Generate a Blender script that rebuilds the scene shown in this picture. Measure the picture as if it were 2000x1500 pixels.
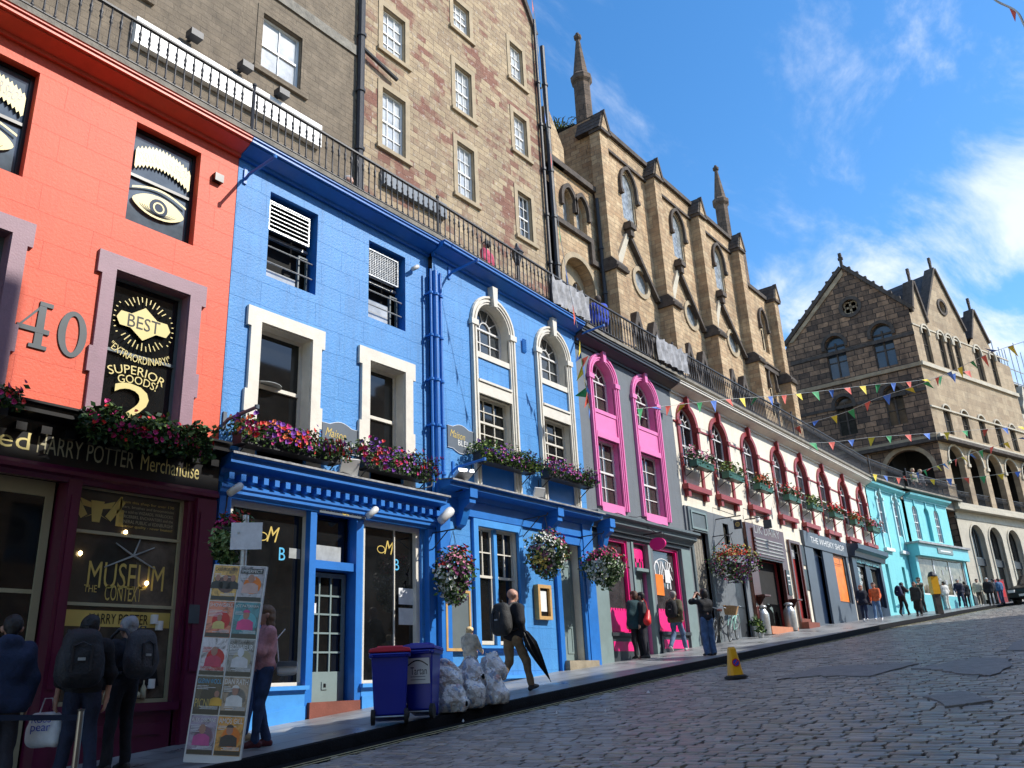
import bpy, bmesh, math, random
import numpy as np
from mathutils import Vector, Matrix, noise
from mathutils.geometry import tessellate_polygon
R_ = math.radians
random.seed(7); RNG = np.random.default_rng(7)
for o in list(bpy.data.objects): bpy.data.objects.remove(o)
SC = bpy.context.scene; COL = SC.collection
# ------------------------------------------------------------------ camera
FPX, PITCH, ROLL, YAW, EYE = 1659.4, R_(19.62), R_(-2.75), R_(37.04), 1.6
_F = np.array([math.cos(YAW), math.sin(YAW), 0]); _R = np.array([math.sin(YAW), -math.cos(YAW), 0]); _U = np.array([0, 0, 1.])
FW = math.cos(PITCH)*_F + math.sin(PITCH)*_U; _u0 = math.cos(PITCH)*_U - math.sin(PITCH)*_F
RT = math.cos(ROLL)*_R + math.sin(ROLL)*_u0; UP = -math.sin(ROLL)*_R + math.cos(ROLL)*_u0
CAMP = np.array([0, 0, EYE])
cd = bpy.data.cameras.new('camera'); cam = bpy.data.objects.new('camera', cd); COL.objects.link(cam)
cd.sensor_width = 36; cd.lens = FPX/2000*36; cd.clip_start = .1; cd.clip_end = 3000
M = Matrix.Identity(4)
for i in range(3):
    M[i][0] = RT[i]; M[i][1] = UP[i]; M[i][2] = -FW[i]; M[i][3] = CAMP[i]
cam.matrix_world = M; SC.camera = cam
# ------------------------------------------------------------------ sun, sky
SUN = Vector((-.36, .68, -.64)).normalized()          # direction the light travels
sd = bpy.data.lights.new('sun', 'SUN'); sun = bpy.data.objects.new('sun', sd); COL.objects.link(sun)
sd.energy = 3.35; sd.angle = R_(.55); sd.color = (1, .955, .88)
sun.rotation_euler = SUN.to_track_quat('-Z', 'Y').to_euler(); sun.location = (10, -20, 30)
W = bpy.data.worlds.new('World'); SC.world = W; W.use_nodes = True
nt = W.node_tree; nt.nodes.clear()
def wn(t, **k):
    n = nt.nodes.new(t)
    for a, b in k.items(): setattr(n, a, b)
    return n
sky = wn('ShaderNodeTexSky', sky_type='NISHITA', sun_disc=False)
sky.sun_elevation = math.asin(-SUN.z); sky.sun_rotation = math.atan2(-SUN.x, -SUN.y)
sky.air_density = 1.0; sky.dust_density = .3; sky.ozone_density = 1.6; sky.altitude = 100
hs = wn('ShaderNodeHueSaturation'); hs.inputs['Saturation'].default_value = 1.32; hs.inputs['Value'].default_value = 1.08
geo = wn('ShaderNodeNewGeometry'); tc = wn('ShaderNodeTexCoord')
# clouds: project view direction on a plane high above, fractal noise
sep = wn('ShaderNodeSeparateXYZ'); nt.links.new(tc.outputs['Generated'], sep.inputs[0])
zz = wn('ShaderNodeMath', operation='ADD'); nt.links.new(sep.outputs[2], zz.inputs[0]); zz.inputs[1].default_value = .12
dx = wn('ShaderNodeMath', operation='DIVIDE'); nt.links.new(sep.outputs[0], dx.inputs[0]); nt.links.new(zz.outputs[0], dx.inputs[1])
dy = wn('ShaderNodeMath', operation='DIVIDE'); nt.links.new(sep.outputs[1], dy.inputs[0]); nt.links.new(zz.outputs[0], dy.inputs[1])
cb = wn('ShaderNodeCombineXYZ'); nt.links.new(dx.outputs[0], cb.inputs[0]); nt.links.new(dy.outputs[0], cb.inputs[1])
mp = wn('ShaderNodeMapping'); mp.inputs['Rotation'].default_value = (0, 0, R_(35)); mp.inputs['Scale'].default_value = (.75, 1.5, 1); mp.inputs['Location'].default_value = (5.2, 8.4, 0)
nt.links.new(cb.outputs[0], mp.inputs[0])
n1 = wn('ShaderNodeTexNoise'); n1.inputs['Scale'].default_value = 2.3; n1.inputs['Detail'].default_value = 9; n1.inputs['Roughness'].default_value = .62; n1.inputs['Distortion'].default_value = .55
n2 = wn('ShaderNodeTexNoise'); n2.inputs['Scale'].default_value = .8; n2.inputs['Detail'].default_value = 2
nt.links.new(mp.outputs[0], n1.inputs[0]); nt.links.new(cb.outputs[0], n2.inputs[0])
mm = wn('ShaderNodeMath', operation='MULTIPLY'); nt.links.new(n1.outputs[0], mm.inputs[0]); nt.links.new(n2.outputs[0], mm.inputs[1])
# more cloud low in the sky, less overhead
lo = wn('ShaderNodeMapRange'); nt.links.new(sep.outputs[2], lo.inputs[0]); lo.inputs[1].default_value = .72; lo.inputs[2].default_value = .3; lo.inputs[3].default_value = -.01; lo.inputs[4].default_value = .012
ad = wn('ShaderNodeMath', operation='ADD'); nt.links.new(mm.outputs[0], ad.inputs[0]); nt.links.new(lo.outputs[0], ad.inputs[1])
cr = wn('ShaderNodeMapRange', interpolation_type='SMOOTHSTEP'); nt.links.new(ad.outputs[0], cr.inputs[0])
cr.inputs[1].default_value = .222; cr.inputs[2].default_value = .385; cr.inputs[3].default_value = 0; cr.inputs[4].default_value = .85
mx = wn('ShaderNodeMixRGB'); nt.links.new(cr.outputs[0], mx.inputs[0]); nt.links.new(hs.outputs[0], mx.inputs[1]); mx.inputs[2].default_value = (4.5, 4.8, 5.3, 1)
nt.links.new(sky.outputs[0], hs.inputs['Color'])
bg = wn('ShaderNodeBackground'); bg.inputs[1].default_value = .15; nt.links.new(mx.outputs[0], bg.inputs[0])
wo = wn('ShaderNodeOutputWorld'); nt.links.new(bg.outputs[0], wo.inputs[0])
SC.view_settings.view_transform = 'Standard'; SC.view_settings.look = 'None'; SC.view_settings.exposure = 0.7; SC.view_settings.gamma = 1
SC.render.engine = 'CYCLES'; SC.cycles.max_bounces = 6
# ------------------------------------------------------------------ survey helpers (pixel of the photograph -> point on a known plane)
def ray(x, y): return FW*FPX + RT*(x-1000) - UP*(y-750)
def pixof(P):
    v = np.array(P, float)-CAMP; w = v@FW; return 1000+FPX*(v@RT)/w, 750-FPX*(v@UP)/w
class Plane:
    """vertical facade plane: x along the facade, y into the building, z up"""
    def __init__(s, ox, oy, head):
        s.o = np.array([ox, oy, 0.]); s.h = R_(head)
        s.ex = np.array([math.cos(s.h), math.sin(s.h), 0]); s.ey = np.array([-math.sin(s.h), math.cos(s.h), 0])
        s.M = Matrix.Translation((ox, oy, 0)) @ Matrix.Rotation(s.h, 4, 'Z')
    def uv(s, x, y, d=0.):
        r = ray(x, y); t = ((s.o-CAMP)@s.ey+d)/(r@s.ey); P = CAMP+r*t
        return float((P-s.o)@s.ex), float(P[2])
    def rect(s, x0, y0, x1, y1, d=0.):      # pixels of the top-left and bottom-right corner
        a = s.uv(x0, y0, d); b = s.uv(x1, y1, d); return a[0], b[0], b[1], a[1]   # u0,u1,z0,z1
    def w(s, u, d, z): return Vector(s.o+s.ex*u+s.ey*d+np.array([0, 0, z]))
def pat(x, y, Y):
    r = ray(x, y); t = (Y-CAMP[1])/r[1]; return CAMP+r*t
# ------------------------------------------------------------------ ground profile: s along the street, t across it (t = 11 is the building line)
GX = [-20, 0, 4, 6, 8.3, 9, 15.8, 17.4, 19, 22.6, 26.6, 32.7, 42, 52, 56, 62, 80, 160]
GW = [-1.5, .45, .83, 1.02, 1.24, 1.3, 1.91, 2.02, 2.13, 2.46, 2.77, 3.24, 3.88, 4.58, 4.85, 5.2, 6.0, 9]
GK = [-1.6, .40, .76, .95, 1.16, 1.22, 1.79, 1.91, 2.03, 2.32, 2.62, 3.1, 3.76, 4.5, 4.77, 5.1, 5.9, 8.9]
def gw(s): return float(np.interp(s, GX, GW))
def gk(s): return float(np.interp(s, GX, GK))
SS = np.arange(-30, 150, .25)
def _hd(s): return -R_(15.5)*min(max((s-42)/12, 0), 1) - R_(.35)*max(s-60, 0)
_hx = [SS[0]]; _hy = [11.]
for s in SS[:-1]:
    _hx.append(_hx[-1]+.25*math.cos(_hd(s))); _hy.append(_hy[-1]+.25*math.sin(_hd(s)))
_hx = np.array(_hx); _hy = np.array(_hy); _hh = np.array([_hd(s) for s in SS])
def G(s, t):
    x = np.interp(s, SS, _hx); y = np.interp(s, SS, _hy); h = np.interp(s, SS, _hh)
    return x - np.sin(h)*(t-11), y + np.cos(h)*(t-11)
TK, KH = 8.7, .13
def rz(s, t):                                # road height with a slight camber
    return gk(s)-KH + .05*math.sin(min(max((TK-t)/8, 0), 1)*math.pi)
def zg(s, t):
    if t >= TK: return gk(s)+(gw(s)-gk(s))*(t-TK)/(11-TK)
    return rz(s, t)
def st(x, y):
    s = x; t = y
    for _ in range(30):
        a, b = G(s, t); h = np.interp(s, SS, _hh); ex, ey = x-a, y-b
        s += ex*math.cos(h)+ey*math.sin(h); t += -ex*math.sin(h)+ey*math.cos(h)
    return float(s), float(t)
def hit(px, py):                             # where a pixel's ray meets the street
    r = ray(px, py); r = r/np.linalg.norm(r); lo = 3.
    d = 3.
    while d < 120:
        P = CAMP+r*d; s, t = st(P[0], P[1])
        if P[2] < zg(s, t) : return Vector((P[0], P[1], zg(s, t))), s, t
        d += .04
    return Vector(CAMP+r*60), 0, 0
# ------------------------------------------------------------------ materials
MATS = {}
def new_mat(name):
    m = bpy.data.materials.new(name); m.use_nodes = True; n = m.node_tree; b = n.nodes['Principled BSDF']; MATS[name] = m; return m, n, b
def lin(c): return tuple(((v/255)/12.92 if v/255 < .04045 else ((v/255+.055)/1.055)**2.4) for v in c)
def node(n, t, **k):
    x = n.nodes.new(t)
    for a, b in k.items(): setattr(x, a, b)
    return x
def setin(x, **k):
    for a, b in k.items(): x.inputs[a.replace('_', ' ')].default_value = b
def plain(name, col, rough=.6, metal=0., var=.12, scale=3., bump=.0, bscale=40., spec=.5, coat=0., emit=0.):
    m, n, b = new_mat(name); c = tuple(col)+(1,)
    b.inputs['Roughness'].default_value = rough; b.inputs['Metallic'].default_value = metal; b.inputs['Specular IOR Level'].default_value = spec
    b.inputs['Coat Weight'].default_value = coat
    t = node(n, 'ShaderNodeTexCoord'); no = node(n, 'ShaderNodeTexNoise'); setin(no, Scale=scale, Detail=6, Roughness=.65)
    n.links.new(t.outputs['Object'], no.inputs['Vector'])
    if var:
        mr = node(n, 'ShaderNodeMapRange'); n.links.new(no.outputs[0], mr.inputs[0]); setin(mr, From_Min=.3, From_Max=.7); mr.inputs[3].default_value = 1-var; mr.inputs[4].default_value = 1+var
        mu = node(n, 'ShaderNodeVectorMath', operation='SCALE'); mu.inputs[0].default_value = c[:3]; n.links.new(mr.outputs[0], mu.inputs['Scale']); n.links.new(mu.outputs[0], b.inputs['Base Color'])
    else: b.inputs['Base Color'].default_value = c
    if bump:
        nb = node(n, 'ShaderNodeTexNoise'); setin(nb, Scale=bscale, Detail=5); n.links.new(t.outputs['Object'], nb.inputs['Vector'])
        bp = node(n, 'ShaderNodeBump'); setin(bp, Strength=bump, Distance=.02); n.links.new(nb.outputs[0], bp.inputs['Height']); n.links.new(bp.outputs[0], b.inputs['Normal'])
    if emit: b.inputs['Emission Color'].default_value = c; b.inputs['Emission Strength'].default_value = emit
    return m
def blocks(name, c1, c2, mortar, bw=.9, bh=.32, msize=.004, rough=.65, var=.15, bump=.4, streak=0., soot=0., stain=None, stainc=(.02,.02,.02), red=None, offset=.5, mix=.5, patch=.0, grime=.25):
    """coursed masonry / painted ashlar; coordinates are the facade's own x and z"""
    m, n, b = new_mat(name); L = n.links.new; b.inputs['Roughness'].default_value = rough
    t = node(n, 'ShaderNodeTexCoord'); sp = node(n, 'ShaderNodeSeparateXYZ'); L(t.outputs['Object'], sp.inputs[0])
    ax = node(n, 'ShaderNodeMath', operation='ADD'); L(sp.outputs[0], ax.inputs[0]); L(sp.outputs[1], ax.inputs[1])
    cb = node(n, 'ShaderNodeCombineXYZ'); L(ax.outputs[0], cb.inputs[0]); L(sp.outputs[2], cb.inputs[1])
    # wobble the courses a little
    wn_ = node(n, 'ShaderNodeTexNoise'); setin(wn_, Scale=1.7, Detail=3); L(cb.outputs[0], wn_.inputs['Vector'])
    ws = node(n, 'ShaderNodeVectorMath', operation='SCALE'); L(wn_.outputs['Color'], ws.inputs[0]); ws.inputs['Scale'].default_value = .05
    wa = node(n, 'ShaderNodeVectorMath', operation='ADD'); L(cb.outputs[0], wa.inputs[0]); L(ws.outputs[0], wa.inputs[1])
    br = node(n, 'ShaderNodeTexBrick'); L(wa.outputs[0], br.inputs['Vector']); br.offset = offset; br.squash = .8; br.squash_frequency = 3
    setin(br, Scale=1, Mortar_Size=msize, Mortar_Smooth=.3, Brick_Width=bw, Row_Height=bh, Bias=mix-.5)
    br.inputs['Color1'].default_value = tuple(c1)+(1,); br.inputs['Color2'].default_value = tuple(c2)+(1,); br.inputs['Mortar'].default_value = tuple(mortar)+(1,)
    no = node(n, 'ShaderNodeTexNoise'); setin(no, Scale=2.2, Detail=8, Roughness=.7); L(t.outputs['Object'], no.inputs['Vector'])
    mr = node(n, 'ShaderNodeMapRange'); L(no.outputs[0], mr.inputs[0]); setin(mr, From_Min=.3, From_Max=.7); mr.inputs[3].default_value = 1-var; mr.inputs[4].default_value = 1+var
    mu = node(n, 'ShaderNodeVectorMath', operation='SCALE'); L(br.outputs[0], mu.inputs[0]); L(mr.outputs[0], mu.inputs['Scale'])
    out = mu.outputs[0]
    def over(out, col, src, lo, hi, amt):
        r = node(n, 'ShaderNodeMapRange'); L(src, r.inputs[0]); r.inputs[1].default_value = lo; r.inputs[2].default_value = hi; r.inputs[3].default_value = 0; r.inputs[4].default_value = amt
        mi = node(n, 'ShaderNodeMixRGB'); L(r.outputs[0], mi.inputs[0]); L(out, mi.inputs[1]); mi.inputs[2].default_value = tuple(col)+(1,); return mi.outputs[0]
    if red:
        nr = node(n, 'ShaderNodeTexNoise'); setin(nr, Scale=.55, Detail=4, Roughness=.6); L(cb.outputs[0], nr.inputs['Vector']); 
        b2 = node(n, 'ShaderNodeTexBrick'); L(wa.outputs[0], b2.inputs['Vector']); setin(b2, Scale=1, Brick_Width=bw, Row_Height=bh, Mortar_Size=.0); b2.inputs['Color1'].default_value=(0,0,0,1); b2.inputs['Color2'].default_value=(.16,.16,.16,1); b2.offset=offset; b2.squash=.8; b2.squash_frequency=3
        ad_ = node(n, 'ShaderNodeMath', operation='ADD'); L(nr.outputs[0], ad_.inputs[0]); L(b2.outputs[0], ad_.inputs[1])
        out = over(out, red, ad_.outputs[0], .60, .68, .75)
    if patch:
        np_ = node(n, 'ShaderNodeTexNoise'); setin(np_, Scale=6, Detail=6, Roughness=.7); L(cb.outputs[0], np_.inputs['Vector'])
        out = over(out, (.55, .5, .44), np_.outputs[0], .56, .64, patch)
    if stain:
        ns = node(n, 'ShaderNodeTexNoise'); setin(ns, Scale=1.1, Detail=8, Roughness=.7)
        mpp = node(n, 'ShaderNodeMapping'); mpp.inputs['Scale'].default_value = (1.6, 1, .6); L(t.outputs['Object'], mpp.inputs[0]); L(mpp.outputs[0], ns.inputs['Vector'])
        out = over(out, stainc, ns.outputs[0], .48, .72, stain)
    if streak:                                   # rain streaks and grime running down the wall
        ms = node(n, 'ShaderNodeMapping'); ms.inputs['Scale'].default_value = (7, 1, .35); L(t.outputs['Object'], ms.inputs[0]); nk = node(n, 'ShaderNodeTexNoise'); setin(nk, Scale=1.0, Detail=6, Roughness=.7); L(ms.outputs[0], nk.inputs['Vector'])
        out = over(out, tuple(.32*c for c in c1), nk.outputs[0], .5, .75, streak)
        nc = node(n, 'ShaderNodeTexNoise'); setin(nc, Scale=9, Detail=7, Roughness=.75); L(t.outputs['Object'], nc.inputs['Vector']); out = over(out, tuple(.45*c+.1 for c in c1), nc.outputs[0], .66, .70, .6)
    if soot:
        n5 = node(n, 'ShaderNodeTexNoise'); setin(n5, Scale=.32, Detail=7, Roughness=.72); L(t.outputs['Object'], n5.inputs['Vector']); out = over(out, (.045,.036,.03), n5.outputs[0], .5, .72, soot)
    L(out, b.inputs['Base Color'])
    nb = node(n, 'ShaderNodeTexNoise'); setin(nb, Scale=22, Detail=6, Roughness=.7); L(t.outputs['Object'], nb.inputs['Vector'])
    ma = node(n, 'ShaderNodeMath', operation='MULTIPLY_ADD'); L(br.outputs['Fac'], ma.inputs[0]); ma.inputs[1].default_value = -1.2; L(nb.outputs[0], ma.inputs[2])
    bp = node(n, 'ShaderNodeBump'); setin(bp, Strength=bump, Distance=.02); L(ma.outputs[0], bp.inputs['Height']); L(bp.outputs[0], b.inputs['Normal'])
    return m
def attrmat(name, rough=.5, attr='Col', bump=0., spec=.5, trans=0., sub=0.):
    m, n, b = new_mat(name); a = node(n, 'ShaderNodeAttribute', attribute_name=attr); n.links.new(a.outputs['Color'], b.inputs['Base Color']); b.inputs['Roughness'].default_value = rough; b.inputs['Specular IOR Level'].default_value = spec
    if sub: b.inputs['Subsurface Weight'].default_value = sub
    if bump:
        t = node(n, 'ShaderNodeTexCoord'); nb = node(n, 'ShaderNodeTexNoise'); setin(nb, Scale=35, Detail=5); n.links.new(t.outputs['Object'], nb.inputs['Vector'])
        bp = node(n, 'ShaderNodeBump'); setin(bp, Strength=bump, Distance=.01); n.links.new(nb.outputs[0], bp.inputs['Height']); n.links.new(bp.outputs[0], b.inputs['Normal'])
    return m
# painted renders
blocks('red paint', (.78,.105,.042), (.74,.098,.04), (.58,.065,.03), bw=1.25, bh=.42, msize=.004, var=.07, bump=.35, rough=.55, stain=.22, stainc=(.84,.14,.07), streak=.24)
blocks('blue paint', (.06,.27,.63), (.052,.25,.59), (.025,.17,.48), bw=1.15, bh=.42, msize=.004, var=.1, bump=.6, rough=.5, stain=.35, stainc=(.10,.38,.76), streak=.36)
blocks('grey paint', (.15,.17,.19), (.14,.16,.18), (.13,.15,.17), bw=3, bh=1.2, msize=.001, var=.1, bump=.35, rough=.7, stain=.3, stainc=(.19,.21,.23), streak=.3)
blocks('cream paint', (.80,.74,.62), (.78,.72,.59), (.7,.64,.52), bw=2, bh=.7, msize=.002, var=.06, bump=.4, rough=.7, stain=.3, stainc=(.60,.53,.42), streak=.34)
blocks('aqua paint', (.20,.60,.63), (.18,.57,.60), (.12,.45,.48), bw=1.2, bh=.45, msize=.003, var=.07, bump=.3, rough=.6, stain=.2, stainc=(.3,.68,.7), streak=.2)
plain('blue trim', (.02,.17,.55), .4, var=.12, bump=.1)
plain('pale blue trim', (.06,.30,.72), .45, var=.12, bump=.1)
plain('red trim', (.72,.095,.04), .45, var=.1, bump=.1)
plain('cream trim', (.70,.66,.57), .5, var=.1, scale=5, bump=.15)
plain('white trim', (.78,.77,.74), .4, var=.06)
plain('pink trim', (.80,.20,.46), .45, var=.06, bump=.1)
plain('hot pink', (.85,.02,.22), .35, var=.05)
plain('maroon trim', (.30,.035,.035), .45, var=.12, bump=.1)
plain('mauve trim', (.27,.15,.19), .5, var=.12, bump=.15)
plain('plum paint', (.10,.008,.035), .3, var=.1, coat=.3)
plain('black paint', (.008,.008,.009), .3, var=.2)
plain('black iron', (.022,.022,.027), .5, var=.3, scale=8, bump=.2)
plain('grey trim', (.12,.15,.16), .5, var=.1)
plain('sage trim', (.20,.27,.27), .5, var=.1, bump=.1)
plain('charcoal paint', (.035,.042,.05), .45, var=.12)
plain('slate paint', (.10,.125,.155), .5, var=.1)
plain('navy paint', (.008,.022,.055), .35, var=.12)
plain('aqua trim', (.16,.52,.56), .45, var=.08)
plain('brown paint', (.085,.018,.012), .35, var=.15, coat=.2)
plain('weathered wood', (.26,.24,.20), .8, var=.25, scale=9, bump=.5)
plain('bare wood', (.55,.33,.12), .6, var=.15, scale=9)
plain('gold', (.62,.46,.12), .38, var=.08)
plain('pale gold', (.70,.58,.22), .4, var=.05)
plain('white letter', (.8,.8,.78), .4, var=.03)
plain('dull letter', (.42,.38,.24), .4, var=.1)
plain('sky letter', (.10,.48,.78), .4, var=.03)
plain('dark number', (.045,.06,.07), .5, var=.25)
plain('paper', (.76,.78,.80), .5, var=.12, scale=9)
plain('deck stone', (.22,.20,.165), .85, var=.35, scale=5, bump=.7, bscale=25)
plain('lead flashing', (.30,.30,.30), .6, var=.5, scale=6, bump=.5)
plain('red sandstone step', (.20,.06,.04), .8, var=.2, bump=.3)
plain('step stone', (.33,.28,.2), .85, var=.3, bump=.5)
plain('terracotta step', (.55,.22,.12), .7, var=.15)
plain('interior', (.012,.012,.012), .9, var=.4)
plain('curtain', (.34,.36,.36), .9, var=.3, scale=4)
plain('lit interior', (.30,.27,.20), .9, var=.5, scale=3)
plain('white plastic', (.72,.72,.70), .35, var=.05)
plain('tin', (.50,.51,.50), .35, metal=.6, var=.2, scale=9, bump=.2)
plain('steel', (.30,.28,.26), .3, metal=.85, var=.15)
plain('rubber', (.012,.012,.012), .7, var=.2)
plain('orange poster', (.85,.22,.02), .45, var=.25, scale=3)
plain('wicker', (.45,.27,.12), .7, var=.4, scale=40, bump=.8, bscale=60)
plain('tan stone', (.38,.30,.195), .85, var=.2, bump=.5)
plain('dark stone', (.075,.06,.05), .9, var=.5, scale=4, bump=.6)
blocks('tenement brown', (.21,.165,.115), (.185,.145,.10), (.15,.12,.085), bw=.5, bh=.16, msize=.006, var=.35, bump=.8, stain=.35, stainc=(.07,.055,.045), rough=.9)
blocks('tenement tan', (.43,.33,.205), (.29,.21,.135), (.22,.16,.11), bw=.45, bh=.2, msize=.009, var=.25, bump=.9, red=(.20,.06,.045), patch=.45, stain=.35, stainc=(.17,.11,.07), soot=.35, rough=.9)
blocks('church stone', (.54,.40,.24), (.40,.26,.145), (.28,.21,.14), bw=.48, bh=.19, msize=.008, var=.3, bump=.9, stain=.5, stainc=(.16,.105,.065), streak=.3, soot=.55, rough=.9)
blocks('church dark stone', (.17,.12,.085), (.11,.08,.06), (.06,.05,.04), bw=.5, bh=.26, msize=.01, var=.4, bump=.8, stain=.5, stainc=(.04,.03,.025), rough=.9)
blocks('sooty stone', (.33,.20,.12), (.10,.066,.048), (.03,.024,.02), bw=.7, bh=.34, msize=.022, var=.5, bump=1, stain=.75, stainc=(.022,.018,.016), rough=.9)
blocks('arcade stone', (.44,.34,.22), (.33,.24,.15), (.3,.24,.17), bw=.8, bh=.4, msize=.006, var=.2, bump=.6, stain=.55, stainc=(.17,.125,.085), streak=.3, soot=.5, rough=.85)
blocks('pale stone', (.52,.47,.37), (.47,.42,.33), (.4,.36,.28), bw=.9, bh=.42, msize=.004, var=.12, bump=.4, stain=.3, stainc=(.3,.27,.21), rough=.8)
blocks('slate roof', (.085,.08,.08), (.05,.048,.05), (.03,.03,.03), bw=.3, bh=.2, msize=.01, var=.3, bump=.8, rough=.7)
def glassmat(name, base, rough=.04, spec=.6, var=.3, scale=1.3):
    return plain(name, base, rough, var=var, scale=scale, spec=spec)
glassmat('dark glass', (.008,.009,.010), var=.6, scale=1.1); glassmat('sky glass', (.10,.13,.16), .05, spec=.8, var=.4, scale=2); glassmat('mid glass', (.05,.058,.064), spec=.8); glassmat('curtained glass', (.46,.48,.49), .08, spec=.9, var=.35, scale=2.5)  # sky glass has the reflected sky put into its base colour
glassmat('leaded glass', (.24,.26,.27), .2, var=.6, scale=7); glassmat('brown glass', (.05,.046,.038), .06, spec=.7, scale=3)
glassmat('shop glass', (.16,.14,.10), .05, spec=.6, var=.8, scale=3); glassmat('pink reflection glass', (.05,.045,.05), .05, spec=.8, var=.6, scale=2)
# ------------------------------------------------------------------ mesh builder
class MB:
    def __init__(s): s.v = []; s.f = []; s.m = []; s.c = None
    def add(s, vs, fs, m=0):
        b = len(s.v); s.v += [tuple(v) for v in vs]; s.f += [tuple(b+i for i in f) for f in fs]; s.m += [m]*len(fs); return s
    def box(s, a, b, c, d, e, f, m=0):
        if a > b: a, b = b, a
        if c > d: c, d = d, c
        if e > f: e, f = f, e
        return s.add([(a,c,e),(b,c,e),(b,d,e),(a,d,e),(a,c,f),(b,c,f),(b,d,f),(a,d,f)], [(0,3,2,1),(4,5,6,7),(0,1,5,4),(1,2,6,5),(2,3,7,6),(3,0,4,7)], m)
    def prism(s, poly, y0, y1, m=0):         # poly in (x,z), extruded along y
        n = len(poly); vs = [(p[0],y0,p[1]) for p in poly]+[(p[0],y1,p[1]) for p in poly]
        fs = [tuple(range(n)), tuple(range(2*n-1,n-1,-1))]+[(i,(i+1)%n+0,(i+1)%n+n,i+n)[::-1] for i in range(n)]
        return s.add(vs, fs, m)
    def prof(s, prof, u0, u1, m=0, cap=True):   # profile in (y,z) swept along x
        n = len(prof); vs = [(u0,p[0],p[1]) for p in prof]+[(u1,p[0],p[1]) for p in prof]
        fs = [(i,(i+1)%n,(i+1)%n+n,i+n) for i in range(n)]
        if cap: fs += [tuple(range(n))[::-1], tuple(range(n,2*n))]
        return s.add(vs, fs, m)
    def strip(s, A, B, y0, y1, m=0, closed=False):   # band between two matching (x,z) lines, front at y0, back at y1
        n = len(A); vs = [(p[0],y0,p[1]) for p in A]+[(p[0],y0,p[1]) for p in B]+[(p[0],y1,p[1]) for p in A]+[(p[0],y1,p[1]) for p in B]
        fs = []
        for i in range(n if closed else n-1):
            j = (i+1)%n
            fs += [(i,j,n+j,n+i), (n+i,n+j,3*n+j,3*n+i), (j,i,2*n+i,2*n+j)]
        if not closed: fs += [(0,n,3*n,2*n), (n-1,2*n-1,4*n-1,3*n-1)]
        return s.add(vs, fs, m)
    def tube(s, pts, r, n=6, m=0, cap=True):
        pts = [Vector(p) for p in pts]; k = len(pts); rs = r if isinstance(r,(list,tuple)) else [r]*k; vs = []; fs = []; up = None
        for i, p in enumerate(pts):
            d = (pts[min(i+1,k-1)]-pts[max(i-1,0)])
            if d.length < 1e-9: d = Vector((0,0,1))
            d.normalize()
            if up is None: up = Vector((0,0,1)) if abs(d.z) < .9 else Vector((1,0,0))
            a = d.cross(up).normalized(); b = d.cross(a).normalized(); up = -b if False else up
            for j in range(n):
                t = 2*math.pi*j/n; vs.append(tuple(p+(a*math.cos(t)+b*math.sin(t))*rs[i]))
        for i in range(k-1):
            for j in range(n): fs.append((i*n+j, i*n+(j+1)%n, (i+1)*n+(j+1)%n, (i+1)*n+j))
        if cap: fs += [tuple(range(n)), tuple(range((k-1)*n, k*n))[::-1]]
        return s.add(vs, fs, m)
    def lathe(s, c, prof, n=12, m=0):
        vs = []; fs = []; k = len(prof)
        for r, z in prof:
            for j in range(n):
                t = 2*math.pi*j/n; vs.append((c[0]+r*math.cos(t), c[1]+r*math.sin(t), c[2]+z))
        for i in range(k-1):
            for j in range(n): fs.append((i*n+j, i*n+(j+1)%n, (i+1)*n+(j+1)%n, (i+1)*n+j))
        fs += [tuple(range(n))[::-1], tuple(range((k-1)*n, k*n))]
        return s.add(vs, fs, m)
    def wall(s, outer, holes, y=0., depth=.2, m=0, mj=0):
        """front sheet with openings and their reveals; outer and holes are (x,z) lists"""
        loops = [[Vector((p[0],p[1],0)) for p in outer]]+[[Vector((p[0],p[1],0)) for p in h] for h in holes]
        flat = [p for l in loops for p in l]; tr = tessellate_polygon(loops)
        fs = []
        for a, b, c in tr:
            A, B, C = flat[a], flat[b], flat[c]
            if (B-A).cross(C-A).z < 0: a, b, c = a, c, b
            fs.append((a, b, c))
        s.add([(p.x, y, p.y) for p in flat], fs, m)
        for h in holes:
            n = len(h); s.add([(p[0],y,p[1]) for p in h]+[(p[0],y+depth,p[1]) for p in h], [(i,(i+1)%n,(i+1)%n+n,i+n) for i in range(n)], mj)
        return s
    def pieces(s, touch=False):                            # connected pieces, one builder each
        par = list(range(len(s.v)))
        def find(a):
            while par[a] != a: par[a] = par[par[a]]; a = par[a]
            return a
        for f in s.f:
            for i in f[1:]: par[find(i)] = find(f[0])
        if touch:                                 # pieces whose boxes touch belong together
            bb = {}
            for i, v in enumerate(s.v): bb.setdefault(find(i), []).append(v)
            bb = {k: (np.min(q, 0)-.012, np.max(q, 0)+.012) for k, q in bb.items()}; ks = list(bb)
            for i in range(len(ks)):
                for j in range(i+1, len(ks)):
                    a, b = bb[ks[i]], bb[ks[j]]
                    if np.all(a[0] <= b[1]) and np.all(b[0] <= a[1]): par[find(ks[i])] = find(ks[j])
        gr = {}
        for k, f in enumerate(s.f): gr.setdefault(find(f[0]), []).append(k)
        out = []
        for ks in gr.values():
            q = MB(); mp_ = {}
            for k in ks:
                for i in s.f[k]:
                    if i not in mp_: mp_[i] = len(q.v); q.v.append(s.v[i])
                q.f.append(tuple(mp_[i] for i in s.f[k])); q.m.append(s.m[k])
            out.append(q)
        return out
    def xf(s, M, start=0):
        s.v[start:] = [tuple(M @ Vector(v)) for v in s.v[start:]]; return s
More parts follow.
